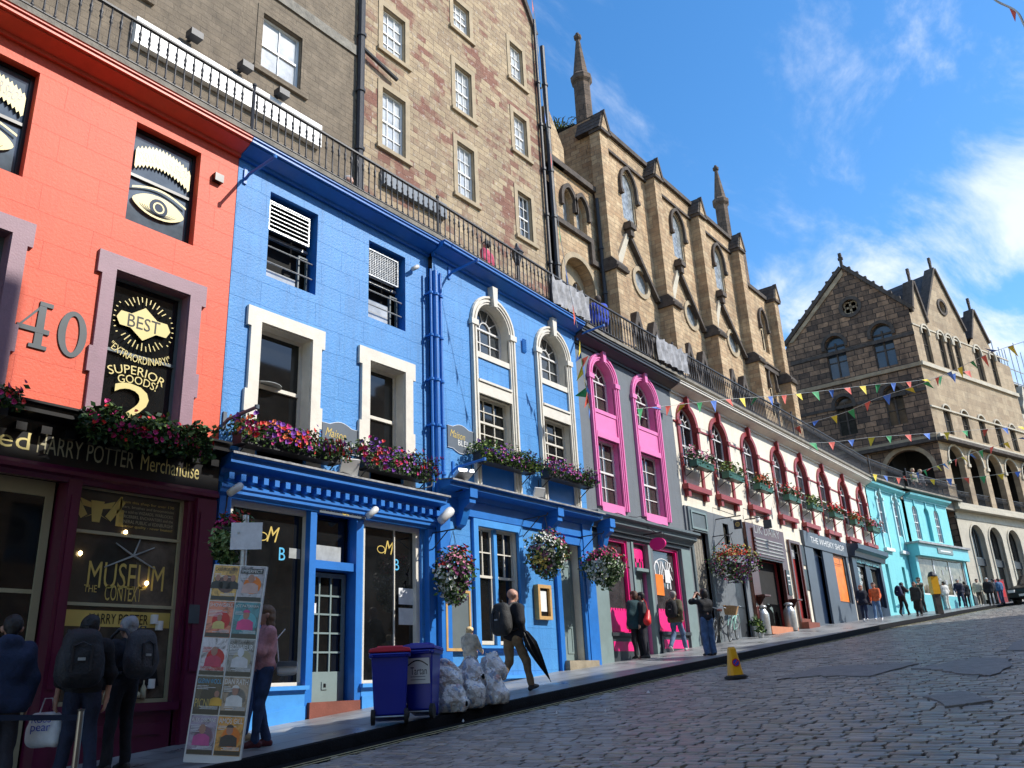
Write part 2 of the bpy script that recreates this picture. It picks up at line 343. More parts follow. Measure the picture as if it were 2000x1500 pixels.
    def build(s, name, mats, parent=None, off=(0,0,0), smooth=False, cols=None):
        me = bpy.data.meshes.new(name); ox, oy, oz = off
        me.from_pydata([(v[0]-ox, v[1]-oy, v[2]-oz) for v in s.v], [], s.f)
        if not isinstance(mats, (list, tuple)): mats = [mats]
        for q in mats: me.materials.append(MATS[q] if isinstance(q, str) else q)
        if len(mats) > 1: me.polygons.foreach_set('material_index', s.m)
        if smooth: me.polygons.foreach_set('use_smooth', [True]*len(me.polygons))
        if cols is not None:
            ca = me.color_attributes.new('Col', 'FLOAT_COLOR', 'CORNER'); tot = []
            for p, c in zip(me.polygons, cols): tot += list(c[:3])+[1.]*1 if False else (list(c[:3])+[1.])*p.loop_total
            ca.data.foreach_set('color', tot)
        me.update(); o = bpy.data.objects.new(name, me); COL.objects.link(o)
        if parent: o.parent = parent
        return o
def tag(o, label=None, cat=None, group=None, kind=None):
    if label: o['label'] = label
    if cat: o['category'] = cat
    if group: o['group'] = group
    if kind: o['kind'] = kind
    return o
class Thing:
    """an Empty at the thing's base; parts are given in the plane's own coordinates"""
    def __init__(s, name, label, cat, P, base, group=None):
        s.e = bpy.data.objects.new(name, None); COL.objects.link(s.e); s.e.empty_display_size = .2
        s.off = base; s.e.matrix_world = P.M @ Matrix.Translation(base); tag(s.e, label, cat, group); s.P = P
    def part(s, name, mb, mats, smooth=False, label=None, cols=None):
        if name in ('string_course','notice','ceiling_light','shelf','parapet','window_sill','panel','fascia_board','spire_base','wall_plaque','dark_ledge','column_capital','pink_band','stall_riser','round_window') and len(mb.f) > 6 and not isinstance(mats, list):
            for q in mb.pieces(True): o = q.build(name, mats, s.e, s.off, smooth)
            return o
        o = mb.build(name, mats, s.e, s.off, smooth, cols)
        if label: o['label'] = label
        return o
    def sub(s, par, name, mb, mats, smooth=False, cols=None):
        if name in ('paper_roll','door_sticker'):
            for q in mb.pieces(): o = q.build(name, mats, par, s.off, smooth)
            return o
        return mb.build(name, mats, par, s.off, smooth, cols)
def single(name, mb, mats, P, base, label, cat, group=None, kind=None, smooth=False, cols=None):
    o = mb.build(name, mats, None, base, smooth, cols); o.matrix_world = P.M @ Matrix.Translation(base); tag(o, label, cat, group, kind); return o
def arch(u0, u1, z0, zs, n=14, rise=None, pointed=False):
    """opening outline, counter-clockwise: rectangle with an arched head springing at zs"""
    c = (u0+u1)/2; r = (u1-u0)/2; h = rise if rise else r; pts = [(u0, z0), (u1, z0)]
    for i in range(n+1):
        t = math.pi*i/n
        if pointed: x = r*math.cos(t); q = abs(x)/r; z = h*math.sqrt(max(0, 1-((q+.35)/1.35)**2))/math.sqrt(1-(.35/1.35)**2)
        else: x = r*math.cos(t); z = h*math.sin(t)
        pts.append((c+x, zs+z))
    return pts
def rct(u0, u1, z0, z1): return [(u0,z0),(u1,z0),(u1,z1),(u0,z1)]
_tc = {}
def text(s, T, u0, u1, zc, h, mat, d=-.01, ex=.004, name='lettering', parent=None, arc=0., slope=0., shear=0., label=None, sx=None):
    """lettering fitted between u0 and u1, centred on height zc"""
    c = bpy.data.curves.new('t', 'FONT'); c.body = s; c.size = 1; c.extrude = .0; c.shear = shear; c.align_x = 'LEFT'; c.resolution_u = 3
    o = bpy.data.objects.new('t', c); COL.objects.link(o); dg = bpy.context.evaluated_depsgraph_get(); me = bpy.data.meshes.new_from_object(o.evaluated_get(dg)); bpy.data.objects.remove(o); bpy.data.curves.remove(c)
    vs = [v.co.copy() for v in me.vertices]; fs = [tuple(p.vertices) for p in me.polygons]; bpy.data.meshes.remove(me)
    if not vs: return
    x0 = min(v.x for v in vs); x1 = max(v.x for v in vs); y0 = min(v.y for v in vs); y1 = max(v.y for v in vs)
    mb = MB(); out = []
    for v in vs:
        a = (v.x-x0)/(x1-x0); b = (v.y-y0)/(y1-y0)-.5
        u = u0+(u1-u0)*a; z = zc+b*h
        if arc:
            th = (a-.5)*arc*math.pi; R = (u1-u0)/(arc*math.pi) ; rr = R+b*h*(1 if arc > 0 else 1)
            u = (u0+u1)/2+rr*math.sin(th); z = zc-R+rr*math.cos(th)
        out.append((u, d, z+slope*(a-.5)))
    n = len(out); e = [(p[0], p[1]-ex, p[2]) for p in out]
    mb.add(out, fs); 
    o = mb.build(name, mat, parent if parent else T.e, T.off)
    # make the letters a thin sheet facing the street
    return o
# ================================================================== the street itself
def ribbon(name, s0, s1, ts, zf, mat, step=.5, kind='structure'):
    mb = MB(); ss = list(np.arange(s0, s1, step))+[s1]; n = len(ts)
    for s in ss:
        for t in ts:
            x, y = G(s, t); mb.v.append((float(x), float(y), zf(s, t)))
    for i in range(len(ss)-1):
        for j in range(n-1):
            a = i*n+j; mb.f.append((a, a+n, a+n+1, a+1)); mb.m.append(0)
    o = mb.build(name, mat, None, smooth=True); tag(o, kind=kind); return o
plain('joint dirt', (.010,.010,.010), .95, var=.4, spec=.1)
ribbon('road', -14, 100, list(np.linspace(.6, TK-.02, 12)), lambda s, t: rz(s, t)-.045, 'joint dirt')
m, n, b = new_mat('paving flags'); L = n.links.new
g = node(n, 'ShaderNodeTexCoord'); br = node(n, 'ShaderNodeTexBrick'); L(g.outputs['Object'], br.inputs[0]); setin(br, Scale=1, Brick_Width=.75, Row_Height=.58, Mortar_Size=.008, Mortar_Smooth=.2)
br.inputs['Color1'].default_value = (.20,.205,.205,1); br.inputs['Color2'].default_value = (.15,.155,.16,1); br.inputs['Mortar'].default_value = (.02,.02,.02,1)
no = node(n, 'ShaderNodeTexNoise'); setin(no, Scale=1.3, Detail=8, Roughness=.7); L(g.outputs['Object'], no.inputs[0])
mi = node(n, 'ShaderNodeMixRGB', blend_type='MULTIPLY'); mi.inputs[0].default_value = .8; L(br.outputs[0], mi.inputs[1]); rp = node(n, 'ShaderNodeMapRange'); L(no.outputs[0], rp.inputs[0]); setin(rp, From_Min=.3, From_Max=.7); rp.inputs[3].default_value = .65; rp.inputs[4].default_value = 2.2; L(rp.outputs[0], mi.inputs[2]); L(mi.outputs[0], b.inputs['Base Color'])
rr_ = node(n, 'ShaderNodeMapRange'); L(no.outputs[0], rr_.inputs[0]); setin(rr_, From_Min=.35, From_Max=.65); rr_.inputs[3].default_value = .22; rr_.inputs[4].default_value = .62; L(rr_.outputs[0], b.inputs['Roughness'])
bp = node(n, 'ShaderNodeBump'); setin(bp, Strength=.5, Distance=.01); iv = node(n, 'ShaderNodeMath', operation='MULTIPLY_ADD'); L(br.outputs['Fac'], iv.inputs[0]); iv.inputs[1].default_value = -1; L(no.outputs[0], iv.inputs[2]); L(iv.outputs[0], bp.inputs['Height']); L(bp.outputs[0], b.inputs['Normal'])
ribbon('pavement', -14, 100, [TK+.0, 9.2, 9.8, 10.4, 11.4], lambda s, t: zg(s, t) if t < 11 else gw(s), 'paving flags')
plain('kerb stone', (.006,.006,.007), .85, var=.4, scale=5, bump=.5, spec=.12)
ribbon('kerb', -14, 100, [TK-.06, TK-.055, TK+.0, TK+.16], lambda s, t: rz(s, TK)-.05 if t < TK-.057 else gk(s)+(.006 if t < TK+.1 else .004), 'kerb stone')
ribbon('gutter', -14, 100, [TK-.36, TK-.07], lambda s, t: rz(s, t)+.002, 'kerb stone')
plain('yellow road paint', (.42,.38,.20), .8, var=.5, scale=14, bump=.3)
plain('asphalt', (.19,.185,.18), .5, var=.3, scale=6, bump=.6, bscale=90)
def line(name, t0, t1, s0, s1):
    ribbon(name, s0, s1, [t0, t1], lambda s, t: rz(s, t)+.0135, 'yellow road paint')
line('yellow_road_line', TK-.50, TK-.44, -5, 70); line('yellow_road_line', TK-.66, TK-.60, -5, 70)
ribbon('opposite_pavement', -14, 100, [-3.2, .5, .6, .605], lambda s, t: gk(s)+(.0 if t < .601 else -KH-.05), 'paving flags')
ribbon('ground', -60, 140, [-60, -20, 0, 12, 60, 200], lambda s, t: gk(s)-.6, 'joint dirt', step=4)
# granite setts, each one a little block
def setts():
    V = []; F = []; C = []; nv = 0; s = 2.5
    while s < 62:
        w = random.uniform(.095, .125); t = .75+random.uniform(0, .2); far = s > 30
        while t < TK-.72:
            l = random.uniform(.17, .29); ok = True
            x, y = G(s+w/2, t+l/2); z = rz(s, t)
            v = np.array([x, y, z])-CAMP; dep = v@FW
            if dep > .5:
                px, py_ = 1000+FPX*(v@RT)/dep, 750-FPX*(v@UP)/dep
                ok = -120 < px < 2120 and py_ < 1640
            else: ok = False
            if ok:
                h = float(np.interp(s, SS, _hh)); ca, sa = math.cos(h), math.sin(h); g = random.uniform(.007, .0125)
                dz = random.gauss(0, .003); tl = random.gauss(0, .004); tm = random.gauss(0, .004); sl = np.interp(s, GX, GK); slp = (gk(s+.5)-gk(s-.5))
                c = random.gauss(.235, .045); c = max(.14, c)*1.12*(1.0); col = (c*1.06, c, c*.93) if random.random() < .75 else (c*1.16, c*1.02, c*.86)
                j = [random.gauss(0, .006) for _ in range(8)]
                def P(ds, dt, dzz):
                    return (x+ca*ds-sa*dt, y+sa*ds+ca*dt, z+slp*ds+dzz+dz+tl*ds/w+tm*dt/l)
                a, b2 = w/2-g, l/2-g
                q = [(-a+j[0]*.5, -b2+j[1]), (a+j[2]*.5, -b2+j[3]), (a+j[4]*.5, b2+j[5]), (-a+j[6]*.5, b2+j[7])]
                ring = [P(q[k][0]*1.0, q[k][1]*1.0, -.045) for k in range(4)]+[P(q[k][0]*.97, q[k][1]*.985, .001) for k in range(4)]+[P(q[k][0]*.82, q[k][1]*.91, .006) for k in range(4)]
                V += ring
                fs = [(8,9,10,11)]+[(4+k,4+(k+1)%4,8+(k+1)%4,8+k) for k in range(4)]+[(k,(k+1)%4,4+(k+1)%4,4+k) for k in range(4)]
                F += [tuple(nv+i for i in f) for f in fs]; C += [col]*9; nv += 12
            t += l
        s += w
    me = bpy.data.meshes.new('road_setts'); me.from_pydata(V, [], F); me.materials.append(MATS['setts'])
    ca = me.color_attributes.new('Col', 'FLOAT_COLOR', 'CORNER')
    arr = np.ones((len(C)*4, 4), np.float32); arr[:, :3] = np.repeat(np.array(C, np.float32), 4, axis=0); ca.data.foreach_set('color', arr.ravel())
    sm = np.tile(np.array([1,1,1,1,1,0,0,0,0], bool), len(F)//9); me.polygons.foreach_set('use_smooth', sm)
    o = bpy.data.objects.new('road_setts', me); COL.objects.link(o); tag(o, kind='structure')
attrmat('setts', .33, bump=.6)
setts()
def patch(pix, name='road_patch'):
    P = [hit(*p) for p in pix]; mb = MB(); n = len(P)
    P = [q[0] for q in P]
    # roughen the outline
    Q = []
    for i in range(n):
        a = P[i]; b_ = P[(i+1) % n]
        for k in range(5):
            v = a.lerp(b_, k/5); v = v+Vector((random.gauss(0,.05), random.gauss(0,.03), 0)); s, t = st(v.x, v.y); Q.append(Vector((v.x, v.y, rz(s, t)+.018)))
    c = sum(Q, Vector())/len(Q); s, t = st(c.x, c.y); c.z = rz(s, t)+.022
    vs = [tuple(q) for q in Q]+[(q.x, q.y, q.z-.03) for q in Q]+[tuple(c)]; k = len(Q)
    mb.add(vs, [(i, (i+1) % k, 2*k) for i in range(k)]+[(i, i+k, (i+1) % k+k, (i+1) % k) for i in range(k)])
    tag(mb.build(name, 'asphalt'), kind='structure')
patch([(1525,1328),(1600,1304),(1700,1300),(1790,1298),(1700,1322),(1600,1322)])
patch([(1780,1308),(1830,1300),(1900,1286),(1975,1288),(1970,1305),(1940,1322),(1890,1320),(1840,1310)])
patch([(1800,1364),(1880,1352),(1940,1372),(1860,1382)])
patch([(1962,1273),(1985,1254),(2040,1247),(2060,1270)])
# ================================================================== planes
PA = Plane(0, 11, 0); PA2 = Plane(0, 10.88, 0); PT = Plane(0, 14, 0); PC = Plane(0, 13.9, 0)
PB = Plane(42.6, 10.95, -6); PC2 = Plane(47.1, 10.35, -11); PE = Plane(53.3, 9.35, -15.5)
PG = Plane(53.3, 9.35, 90)       # left flank of the corner block: x runs away from the street, so y points towards -X
DECK = 10.22
# ------------------------------------------------------------------ windows
def sash(T, u0, u1, z0, z1, d, nx=1, ny=1, fm='white trim', gm='dark glass', fw=.05, bar=.022, ny2=None, ct=None, name='window', head=0., pointed=False, fan=False, mid=True, label=None, bars_top=True):
    """sash window: frame and glazing bars with the glass as its sub-part. head>0: arched head of that rise"""
    f = MB(); zs = z1-head; 
    if head:
        o_ = arch(u0, u1, z0, zs, 14, head, pointed); i_ = arch(u0+fw, u1-fw, z0+fw, zs, 14, head-fw, pointed)
        f.strip(o_, i_, d, d+.06, closed=True); g = MB().prism([(p[0], p[1]) for p in i_], d+.035, d+.04)
    else:
        f.strip(rct(u0,u1,z0,z1), rct(u0+fw,u1-fw,z0+fw,z1-fw), d, d+.06, closed=True); g = MB().box(u0+fw*.9, u1-fw*.9, d+.035, d+.04, z0+fw*.9, z1-fw*.9)
    zt = (zs if fan else z1)-(0 if (head and fan) else fw)
    zb = z0+fw; zm = (zb+zt)/2
    if mid: f.box(u0+fw, u1-fw, d-.01, d+.05, zm-fw*.45, zm+fw*.45)
    rng = [(zb, zm), (zm, zt)] if mid else [(zb, zt)]
    for k, (a, b_) in enumerate(rng):
        m_ = ny if (k == 0 or ny2 is None) else ny2
        for i in range(1, m_): z = a+(b_-a)*i/m_; f.box(u0+fw, u1-fw, d+.005, d+.03, z-bar/2, z+bar/2)
        if k == 1 and not bars_top: continue
        for i in range(1, nx): u = u0+fw+(u1-u0-2*fw)*i/nx; f.box(u-bar/2, u+bar/2, d+.006, d+.031, a, b_)
    if head and fan:
        f.box(u0+fw, u1-fw, d-.01, d+.05, zs-fw*.4, zs+fw*.4); c = (u0+u1)/2; r = (u1-u0)/2-fw
        for t in (36, 72, 108, 144):
            a = R_(t); f.tube([(c+r*.35*math.cos(a), d+.02, zs+head*.35*math.sin(a)), (c+r*math.cos(a), d+.02, zs+(head-fw)*math.sin(a))], bar*.6, 4)
        pts = [(c+r*.35*math.cos(math.pi*i/10), zs+head*.35*math.sin(math.pi*i/10)) for i in range(11)]; p2 = [(c+(r*.35+bar)*math.cos(math.pi*i/10), zs+(head*.35+bar)*math.sin(math.pi*i/10)) for i in range(11)]
        f.strip(p2, pts, d, d+.03)
    w = T.part(name, f, fm, label=label); T.sub(w, 'pane', g, gm)
    if ct:   # pale blind or curtain behind the upper glass, seen as a lighter panel
        pass
    return w
def surround(T, u0, u1, z0, z1, w, proud, mat, head=0., key=False, name='window_surround', moulded=True, ears=False, sill=0, impost=True, back=.02, pointed=False):
    """raised surround round an opening (u0..u1, z0..z1)"""
    mb = MB()
    if head:
        zs = z1-head; a = arch(u0, u1, z0, zs, 16, head, pointed)[1:]+[(u0, z0)]; a = a[0:1]+a[1:]
        b_ = arch(u0-w, u1+w, z0, zs, 16, head+w, pointed)[1:]+[(u0-w, z0)]
        mb.strip(b_, a, -proud, back)
        if moulded:
            for o1, o2, pr in ((.25, .42, .025), (.7, .95, .03)):
                p = arch(u0-w*o2, u1+w*o2, z0, zs, 16, head+w*o2, pointed)[1:]+[(u0-w*o2, z0)]; q = arch(u0-w*o1, u1+w*o1, z0, zs, 16, head+w*o1, pointed)[1:]+[(u0-w*o1, z0)]
                mb.strip(p, q, -proud-pr, -proud)
        if key:
            c = (u0+u1)/2; kw = w*(.42 if w > .18 else .36); kt = z1+w*2.2; mb.prism([(c-kw*.75, z1-.07), (c+kw*.75, z1-.07), (c+kw*1.15, kt), (c-kw*1.15, kt)], -proud-.1, back)
        if impost:
            for s_ in (u0-w-.03, u1-.01): mb.box(s_, s_+w+.04, -proud-.05, back, zs-.11, zs+.02)
    else:
        mb.strip(rct(u0-w,u1+w,z0,z1+w*1.15)[1:]+[(u0-w,z0)], rct(u0,u1,z0,z1)[1:]+[(u0,z0)], -proud, back)
        if ears:
            for s_ in (u0-w-.07, u1+w-.0): mb.box(s_, s_+.07, -proud, back, z1-.12, z1+w*1.15)
            zm = (z0+z1)/2
            for s_ in (u0-w-.05, u1+w-.0): mb.box(s_, s_+.05, -proud, back, zm-.42, zm-.05)
            for s_ in (u0-w-.05, u1+w-.0): mb.box(s_, s_+.05, -proud, back, z0, z0+.22)
    if sill: mb.box(u0-w-.04, u1+w+.04, -proud-.06, back, z0-sill, z0)
    return T.part(name, mb, mat)
def DZ(P, u): return float(np.interp(u, [0, 7.2, 12, 17.9, 18.5], [.36, .32, .26, .03, 0])) if P in (PA, PA2) else 0.
def building(name, label, P, u0, u1, ztop, holes, mat, depth=.22, group=None, back=2.9, zb=None, jm=None, cat='building'):
    us = (u0+u1)/2; f = P.w
    s0 = st(*f(u0, 0, 0)[:2])[0]; s1 = st(*f(u1, 0, 0)[:2])[0]; z0 = gw(s0)-.05; z1 = gw(s1)-.05
    if zb is not None: z0 = z1 = zb
    T = Thing(name, label, cat, P, (us, 0, min(z0, z1)), group); mb = MB()
    mb.wall([(u0,z0),(u1,z1),(u1,ztop+DZ(P,u1)),(u0,ztop+DZ(P,u0))], holes, 0, depth, 0, 1 if jm else 0)
    mb.box(u0+.01, u1-.01, depth+.14, back, min(z0, z1)-.3, ztop-.01, 2 if jm else 1)
    T.part('wall', mb, [mat]+([jm] if jm else [])+['interior']); T.z0 = lambda u: z0+(z1-z0)*(u-u0)/(u1-u0)+.05
    return T
def cornice(T, u0, u1, z, mat, pr=.38, h=.2, name='cornice', d=0.):
    """moulded eaves cornice, its top at z"""
    P = [(d+.02,z-h-.06),(d-.06,z-h-.06),(d-.06,z-h),(d-.12,z-h+.02),(d-pr*.80,z-h*.55),(d-pr*.80,z-h*.42),(d-pr*.93,z-h*.40),(d-pr*.93,z-h*.14),(d-pr,z-h*.10),(d-pr,z),(d+.02,z)]
    q = MB().prof(P[::-1], u0, u1); q.v = [(a, b, c+DZ(T.P, a)) for a, b, c in q.v]; return T.part(name, q, mat)
# ================================================================== shop cornice helper
def shopcornice(T, u0, u1, z, mat, pr=.38, h=.26, dent=None, top=None, name='shop_cornice'):
    P = [(.02,z-h),(-.1,z-h),(-.13,z-h*.6),(-pr*.85,z-h*.45),(-pr*.85,z-h*.15),(-pr,z-h*.1),(-pr,z),(.02,z+.05)]
    mb = MB().prof(P[::-1], u0, u1)
    if dent:
        k = int((u1-u0)/dent)
        for i in range(k): u = u0+dent*(i+.3); mb.box(u, u+dent*.42, -.25, -.1, z-h-.06, z-h+.04)
    c = T.part(name, mb, mat)
    if top: T.sub(c, 'flashing', MB().prof([(-pr-.02,z+.012),(-pr-.02,z-.02),(-pr-.005,z-.02),(-pr-.005,z+.004),(.0,z+.056),(.0,z+.075)][::-1], u0-.02, u1+.02), top)
    return c
# ================================================================== RED SHOP (left edge)
r1 = PA.rect(268,237,377,480); w_ = r1[1]-r1[0]; e0 = PA.uv(79,142)[0]; e1 = PA.uv(40,338)[0]; r0 = (e0-w_, e0, r1[2], r1[3])
l1 = PA.rect(225,528,370,578); lz1 = (PA.uv(225,528)[1]+PA.uv(370,578)[1])/2; lu = ((PA.uv(225,528)[0]+PA.uv(192,800)[0])/2, (PA.uv(370,578)[0]+PA.uv(348,800)[0])/2); lz0 = PA.uv(200,812)[1]-.1
l0e = PA.uv(22,457)[0]; lw_ = lu[1]-lu[0]
RB = PA.uv(445,600)[0]                            # red / blue boundary
fz1 = PA.uv(300,865)[1]; fz0 = PA.uv(300,950)[1]; sw = PA.rect(153,953,332,1373); swz0 = PA.uv(252,1374)[1]
holesR = [rct(*r0), rct(*r1), rct(lu[0], lu[1], lz0, lz1), rct(l0e-lw_, l0e, lz0, lz1)]
TR = building('shop_building', 'orange red painted shop building with purple window surrounds and a gilt lettered black shopfront', PA, 0.2, RB, 10.3, holesR+[rct(.9, sw[0]-.14, gw(3)-.02, fz0), rct(sw[0], sw[1], swz0, fz0)], 'red paint', .24, jm='red trim')
def railcorn(T, u0, u1, z, mat): cornice(T, u0, u1, z, mat)
railcorn(TR, .2, RB, 10.26, 'red trim')
for r in (r0, r1):
    w = sash(TR, r[0], r[1], r[2]+.02, r[3], .14, 1, 1, 'black paint', 'sky glass', .055)
    zc = (r[2]+r[3])/2
    um = (r[0]+r[1])/2
    ban = MB(); n_ = 16; bu0, bu1 = r[0]+.1, r[1]-.08
    for i in range(n_):                          # toothed gold banner
        a = bu0+(bu1-bu0)*i/n_; b_ = bu0+(bu1-bu0)*(i+1)/n_; q0, q1 = [.16-.16*((t_-um)/(bu1-bu0)*2)**2 for t_ in (a, b_)]; qm = (q0+q1)/2; ban.prism([(a, zc+.17+q0), ((a+b_)/2, zc+.11+qm), (b_, zc+.17+q1), (b_, zc+.45+q1), ((a+b_)/2, zc+.51+qm), (a, zc+.45+q0)], .128, .130)
    TR.sub(w, 'gilt_banner', ban, 'pale gold'); text('EXPLORE OUR SHOP' if r is r1 else 'EXPLORE OUR SHOP', TR, bu0+.05, bu1-.05, zc+.47, .17, 'black paint', .125, parent=w, arc=.30)
    eye = MB(); c = (um, zc-.38); a = []; 
    for i in range(25): t = math.pi*2*i/24; a.append((c[0]+.43*math.cos(t)*1., c[1]+.20*math.sin(t)*(1 if math.sin(t) > 0 else .95)*(1-.35*abs(math.cos(t))**3)))
    eye.prism(a[:-1], .128, .130)
    brow = [(c[0]-.45+.9*i/12, c[1]+.17+.12*math.sin(math.pi*i/12)) for i in range(13)]; eye.strip([(p[0], p[1]+.035) for p in brow], brow, .128, .130); TR.sub(w, 'painted_eye', eye, 'pale gold')
    ir = MB(); ir.prism([(c[0]+.15*math.cos(t*math.pi/9), c[1]+.15*math.sin(t*math.pi/9)) for t in range(18)], .124, .126)
    for k in range(4):
        p = [(c[0]+(.2+.04*k)*math.cos(R_(t)), c[1]+(.155+.012*k)*math.sin(R_(t))*.8) for t in range(195, 350, 12)]; ir.strip(p, [(x*1.0, z+.008) for x, z in p], .124, .126)
    TR.sub(w, 'painted_iris', ir, 'mid glass'); TR.sub(w, 'painted_pupil_ring', MB().strip([(c[0]+.095*math.cos(t*math.pi/9), c[1]+.095*math.sin(t*math.pi/9)) for t in range(18)], [(c[0]+.07*math.cos(t*math.pi/9), c[1]+.07*math.sin(t*math.pi/9)) for t in range(18)], .120, .122, closed=True), 'pale gold')
for a, b_ in ((lu[0], lu[1]), (l0e-lw_, l0e)):
    surround(TR, a, b_, lz0-.1, lz1, .2, .05, 'mauve trim', ears=True); TR.part('window_reveal', MB().strip(rct(a,b_,lz0-.1,lz1)[1:]+[(a,lz0-.1)], rct(a+.012,b_-.012,lz0-.1,lz1-.012)[1:]+[(a+.012,lz0-.1)], -.02, .16), 'mauve trim')
    w = sash(TR, a, b_, lz0, lz1, .16, 1, 1, 'grey trim', 'dark glass', .05); zm = (lz0+lz1)/2; c = (a+b_)/2; g = MB(); zc = zm+.52
    if a > 3:
        g.prism([(c-.42,zc),(c-.36,zc+.11),(c-.2,zc+.11),(c,zc+.26),(c+.2,zc+.11),(c+.36,zc+.11),(c+.42,zc),(c+.36,zc-.11),(c+.2,zc-.11),(c,zc-.26),(c-.2,zc-.11),(c-.36,zc-.11)], .143, .146)
        for i in range(36):
            t = math.pi*2*i/36; x, z = math.cos(t), math.sin(t); ra = .30 if i % 2 else .34; rb = .42
            if abs(x) > .86: ra, rb = .44, .47
            g.prism([(c+x*ra-z*.007, zc+z*ra+x*.007), (c+x*rb-z*.007, zc+z*rb+x*.007), (c+x*rb+z*.007, zc+z*rb-x*.007), (c+x*ra+z*.007, zc+z*ra-x*.007)][::-1], .143, .146)
        TR.sub(w, 'gilt_starburst', g, 'pale gold'); text('BEST', TR, c-.25, c+.25, zc, .2, 'black paint', .140, parent=w)
        text('"EXTRAORDINARY!"', TR, c-.48, c+.48, zc-.56, .12, 'pale gold', .143, parent=w, arc=-.35)
        text('SUPERIOR', TR, c-.46, c+.42, zm-.22, .13, 'pale gold', .143, parent=w, arc=.28); text('GOODS!', TR, c-.3, c+.3, zm-.36, .12, 'pale gold', .143, parent=w, arc=.2)
        text('2', TR, c-.34, c+.26, zm-.74, .62, 'pale gold', .143, parent=w); text('d', TR, c+.3, c+.4, zm-.95, .14, 'pale gold', .143, parent=w)
a = PA.uv(28,620); b_ = PA.uv(103,640); zt = (PA.uv(66,588)[1]+PA.uv(140,605)[1])/2; zb_ = (PA.uv(66,683)[1]+PA.uv(140,697)[1])/2
x0, x1 = PA.uv(32,630)[0], PA.uv(98,630)[0]; dn = MB(); H = zt-zb_; W4 = x1-x0
dn.prism([(x0+.56*W4,zb_),(x0+.82*W4,zb_),(x0+.82*W4,zt),(x0+.60*W4,zt)], -.02, .01)
dn.prism([(x0+.42*W4,zb_),(x0+W4*.98,zb_),(x0+W4*.98,zb_+.08*H),(x0+.42*W4,zb_+.08*H)], -.024, .01)
dn.prism([(x0,zb_+.33*H),(x0+W4,zb_+.33*H),(x0+W4,zb_+.43*H),(x0,zb_+.43*H)], -.022, .01)
dn.prism([(x0,zb_+.37*H),(x0+.11*W4,zb_+.40*H),(x0+.72*W4,zt-.06),(x0+.74*W4,zt)], -.018, .01); dn.box(x0+.6*W4, x0+1.02*W4, -.023, .01, zt-.06, zt)
TR.part('house_numeral', dn, 'dark number')
x0, x1 = PA.uv(112,650)[0], PA.uv(168,660)[0]; c = (x0+x1)/2; zc = (zt+zb_)/2
o_ = [(c+(x1-x0)/2*math.cos(t*math.pi/16), zc+H/2*math.sin(t*math.pi/16)) for t in range(32)]; i_ = [(c+(x1-x0)*.24*math.cos(t*math.pi/16), zc+H*.40*math.sin(t*math.pi/16)) for t in range(32)]
TR.part('house_numeral', MB().strip(o_, i_, -.02, .01, closed=True), 'dark number')
# shopfront
plain('display plaster', (.11,.085,.06), .8, var=.5, scale=4, bump=.3); plain('window bulb', (1,.72,.35), .5, emit=5)
TR.part('fascia_board', MB().box(.3, RB-.02, -.12, .0, fz0+.04, fz1-.06), 'black paint')
shopcornice(TR, .2, RB-.01, fz1+.12, 'black paint', .40, .3, dent=.3)
TR.part('fascia_moulding', MB().prof([(0,fz0-.14),(-.08,fz0-.14),(-.1,fz0-.08),(-.17,fz0-.06),(-.17,fz0-.01),(-.12,fz0+.05),(0,fz0+.05)][::-1], .3, RB-.02), 'plum paint')
tz = (fz0+fz1)/2-.03; tu = [PA.uv(x, 920)[0] for x in (0, 60, 250, 262, 378)]
text('Licensed', TR, tu[0]-1.15, PA.uv(45,900)[0], tz, .22, 'pale gold', -.125); text('HARRY POTTER', TR, PA.uv(60,900)[0], PA.uv(250,925)[0], tz, .24, 'dull letter', -.125); text('Merchandise', TR, PA.uv(264,925)[0], PA.uv(378,940)[0], tz, .22, 'pale gold', -.125)
for (a, b_, dd) in ((sw[0]-.16, sw[0], .1), (sw[1], sw[1]+.1, .06), (sw[1]+.1, RB-.03, .14)):
    TR.part('pilaster', MB().box(a-.01, b_, -dd, .26 if b_ <= sw[0] else .1, gw(a)-.1, fz0-.1).box(a+.04, b_-.04 if b_-a > .2 else b_-.03, -dd-.02, 0, gw(a)+.9, fz0-.3), 'plum paint')
TR.part('stall_riser', MB().box(sw[0]-.02, sw[1]+.02, -.06, .1, gw(sw[0])-.1, swz0-.1).box(sw[0]-.05, sw[1]+.05, -.13, .1, swz0-.1, swz0).box(sw[0]+.15, sw[1]-.15, -.08, 0, gw(sw[0])+.3, swz0-.25), 'plum paint')
t1 = PA.uv(250,1045)[1]; t2 = PA.uv(240,1182)[1]; f = MB()
f.strip(rct(sw[0],sw[1],swz0,fz0-.1), rct(sw[0]+.05,sw[1]-.05,swz0+.05,fz0-.15), .05, .12, closed=True); f.box(sw[0]+.05, sw[1]-.05, .05, .11, t1-.02, t1+.02); f.box(sw[0]+.05, sw[1]-.05, .05, .11, t2-.02, t2+.02)
w = TR.part('window', f, 'dull letter'); TR.sub(w, 'pane', MB().box(sw[0]+.04, sw[1]-.04, .09, .095, swz0+.04, fz0-.14), 'shop glass 2' if 'shop glass 2' in MATS else 'brown glass')
zz0, zz1 = t1+.12, fz0-.2; um = (sw[0]+sw[1])/2
lines = ['From this shop for over 130', 'years, brushes and broomsticks', 'were sold to WIZARDS, WARLOCKS,', 'SORCERERS, ENCHANTERS and the', 'GENERAL PUBLIC of EDINBURGH!', 'Superior quality - never beaten!']
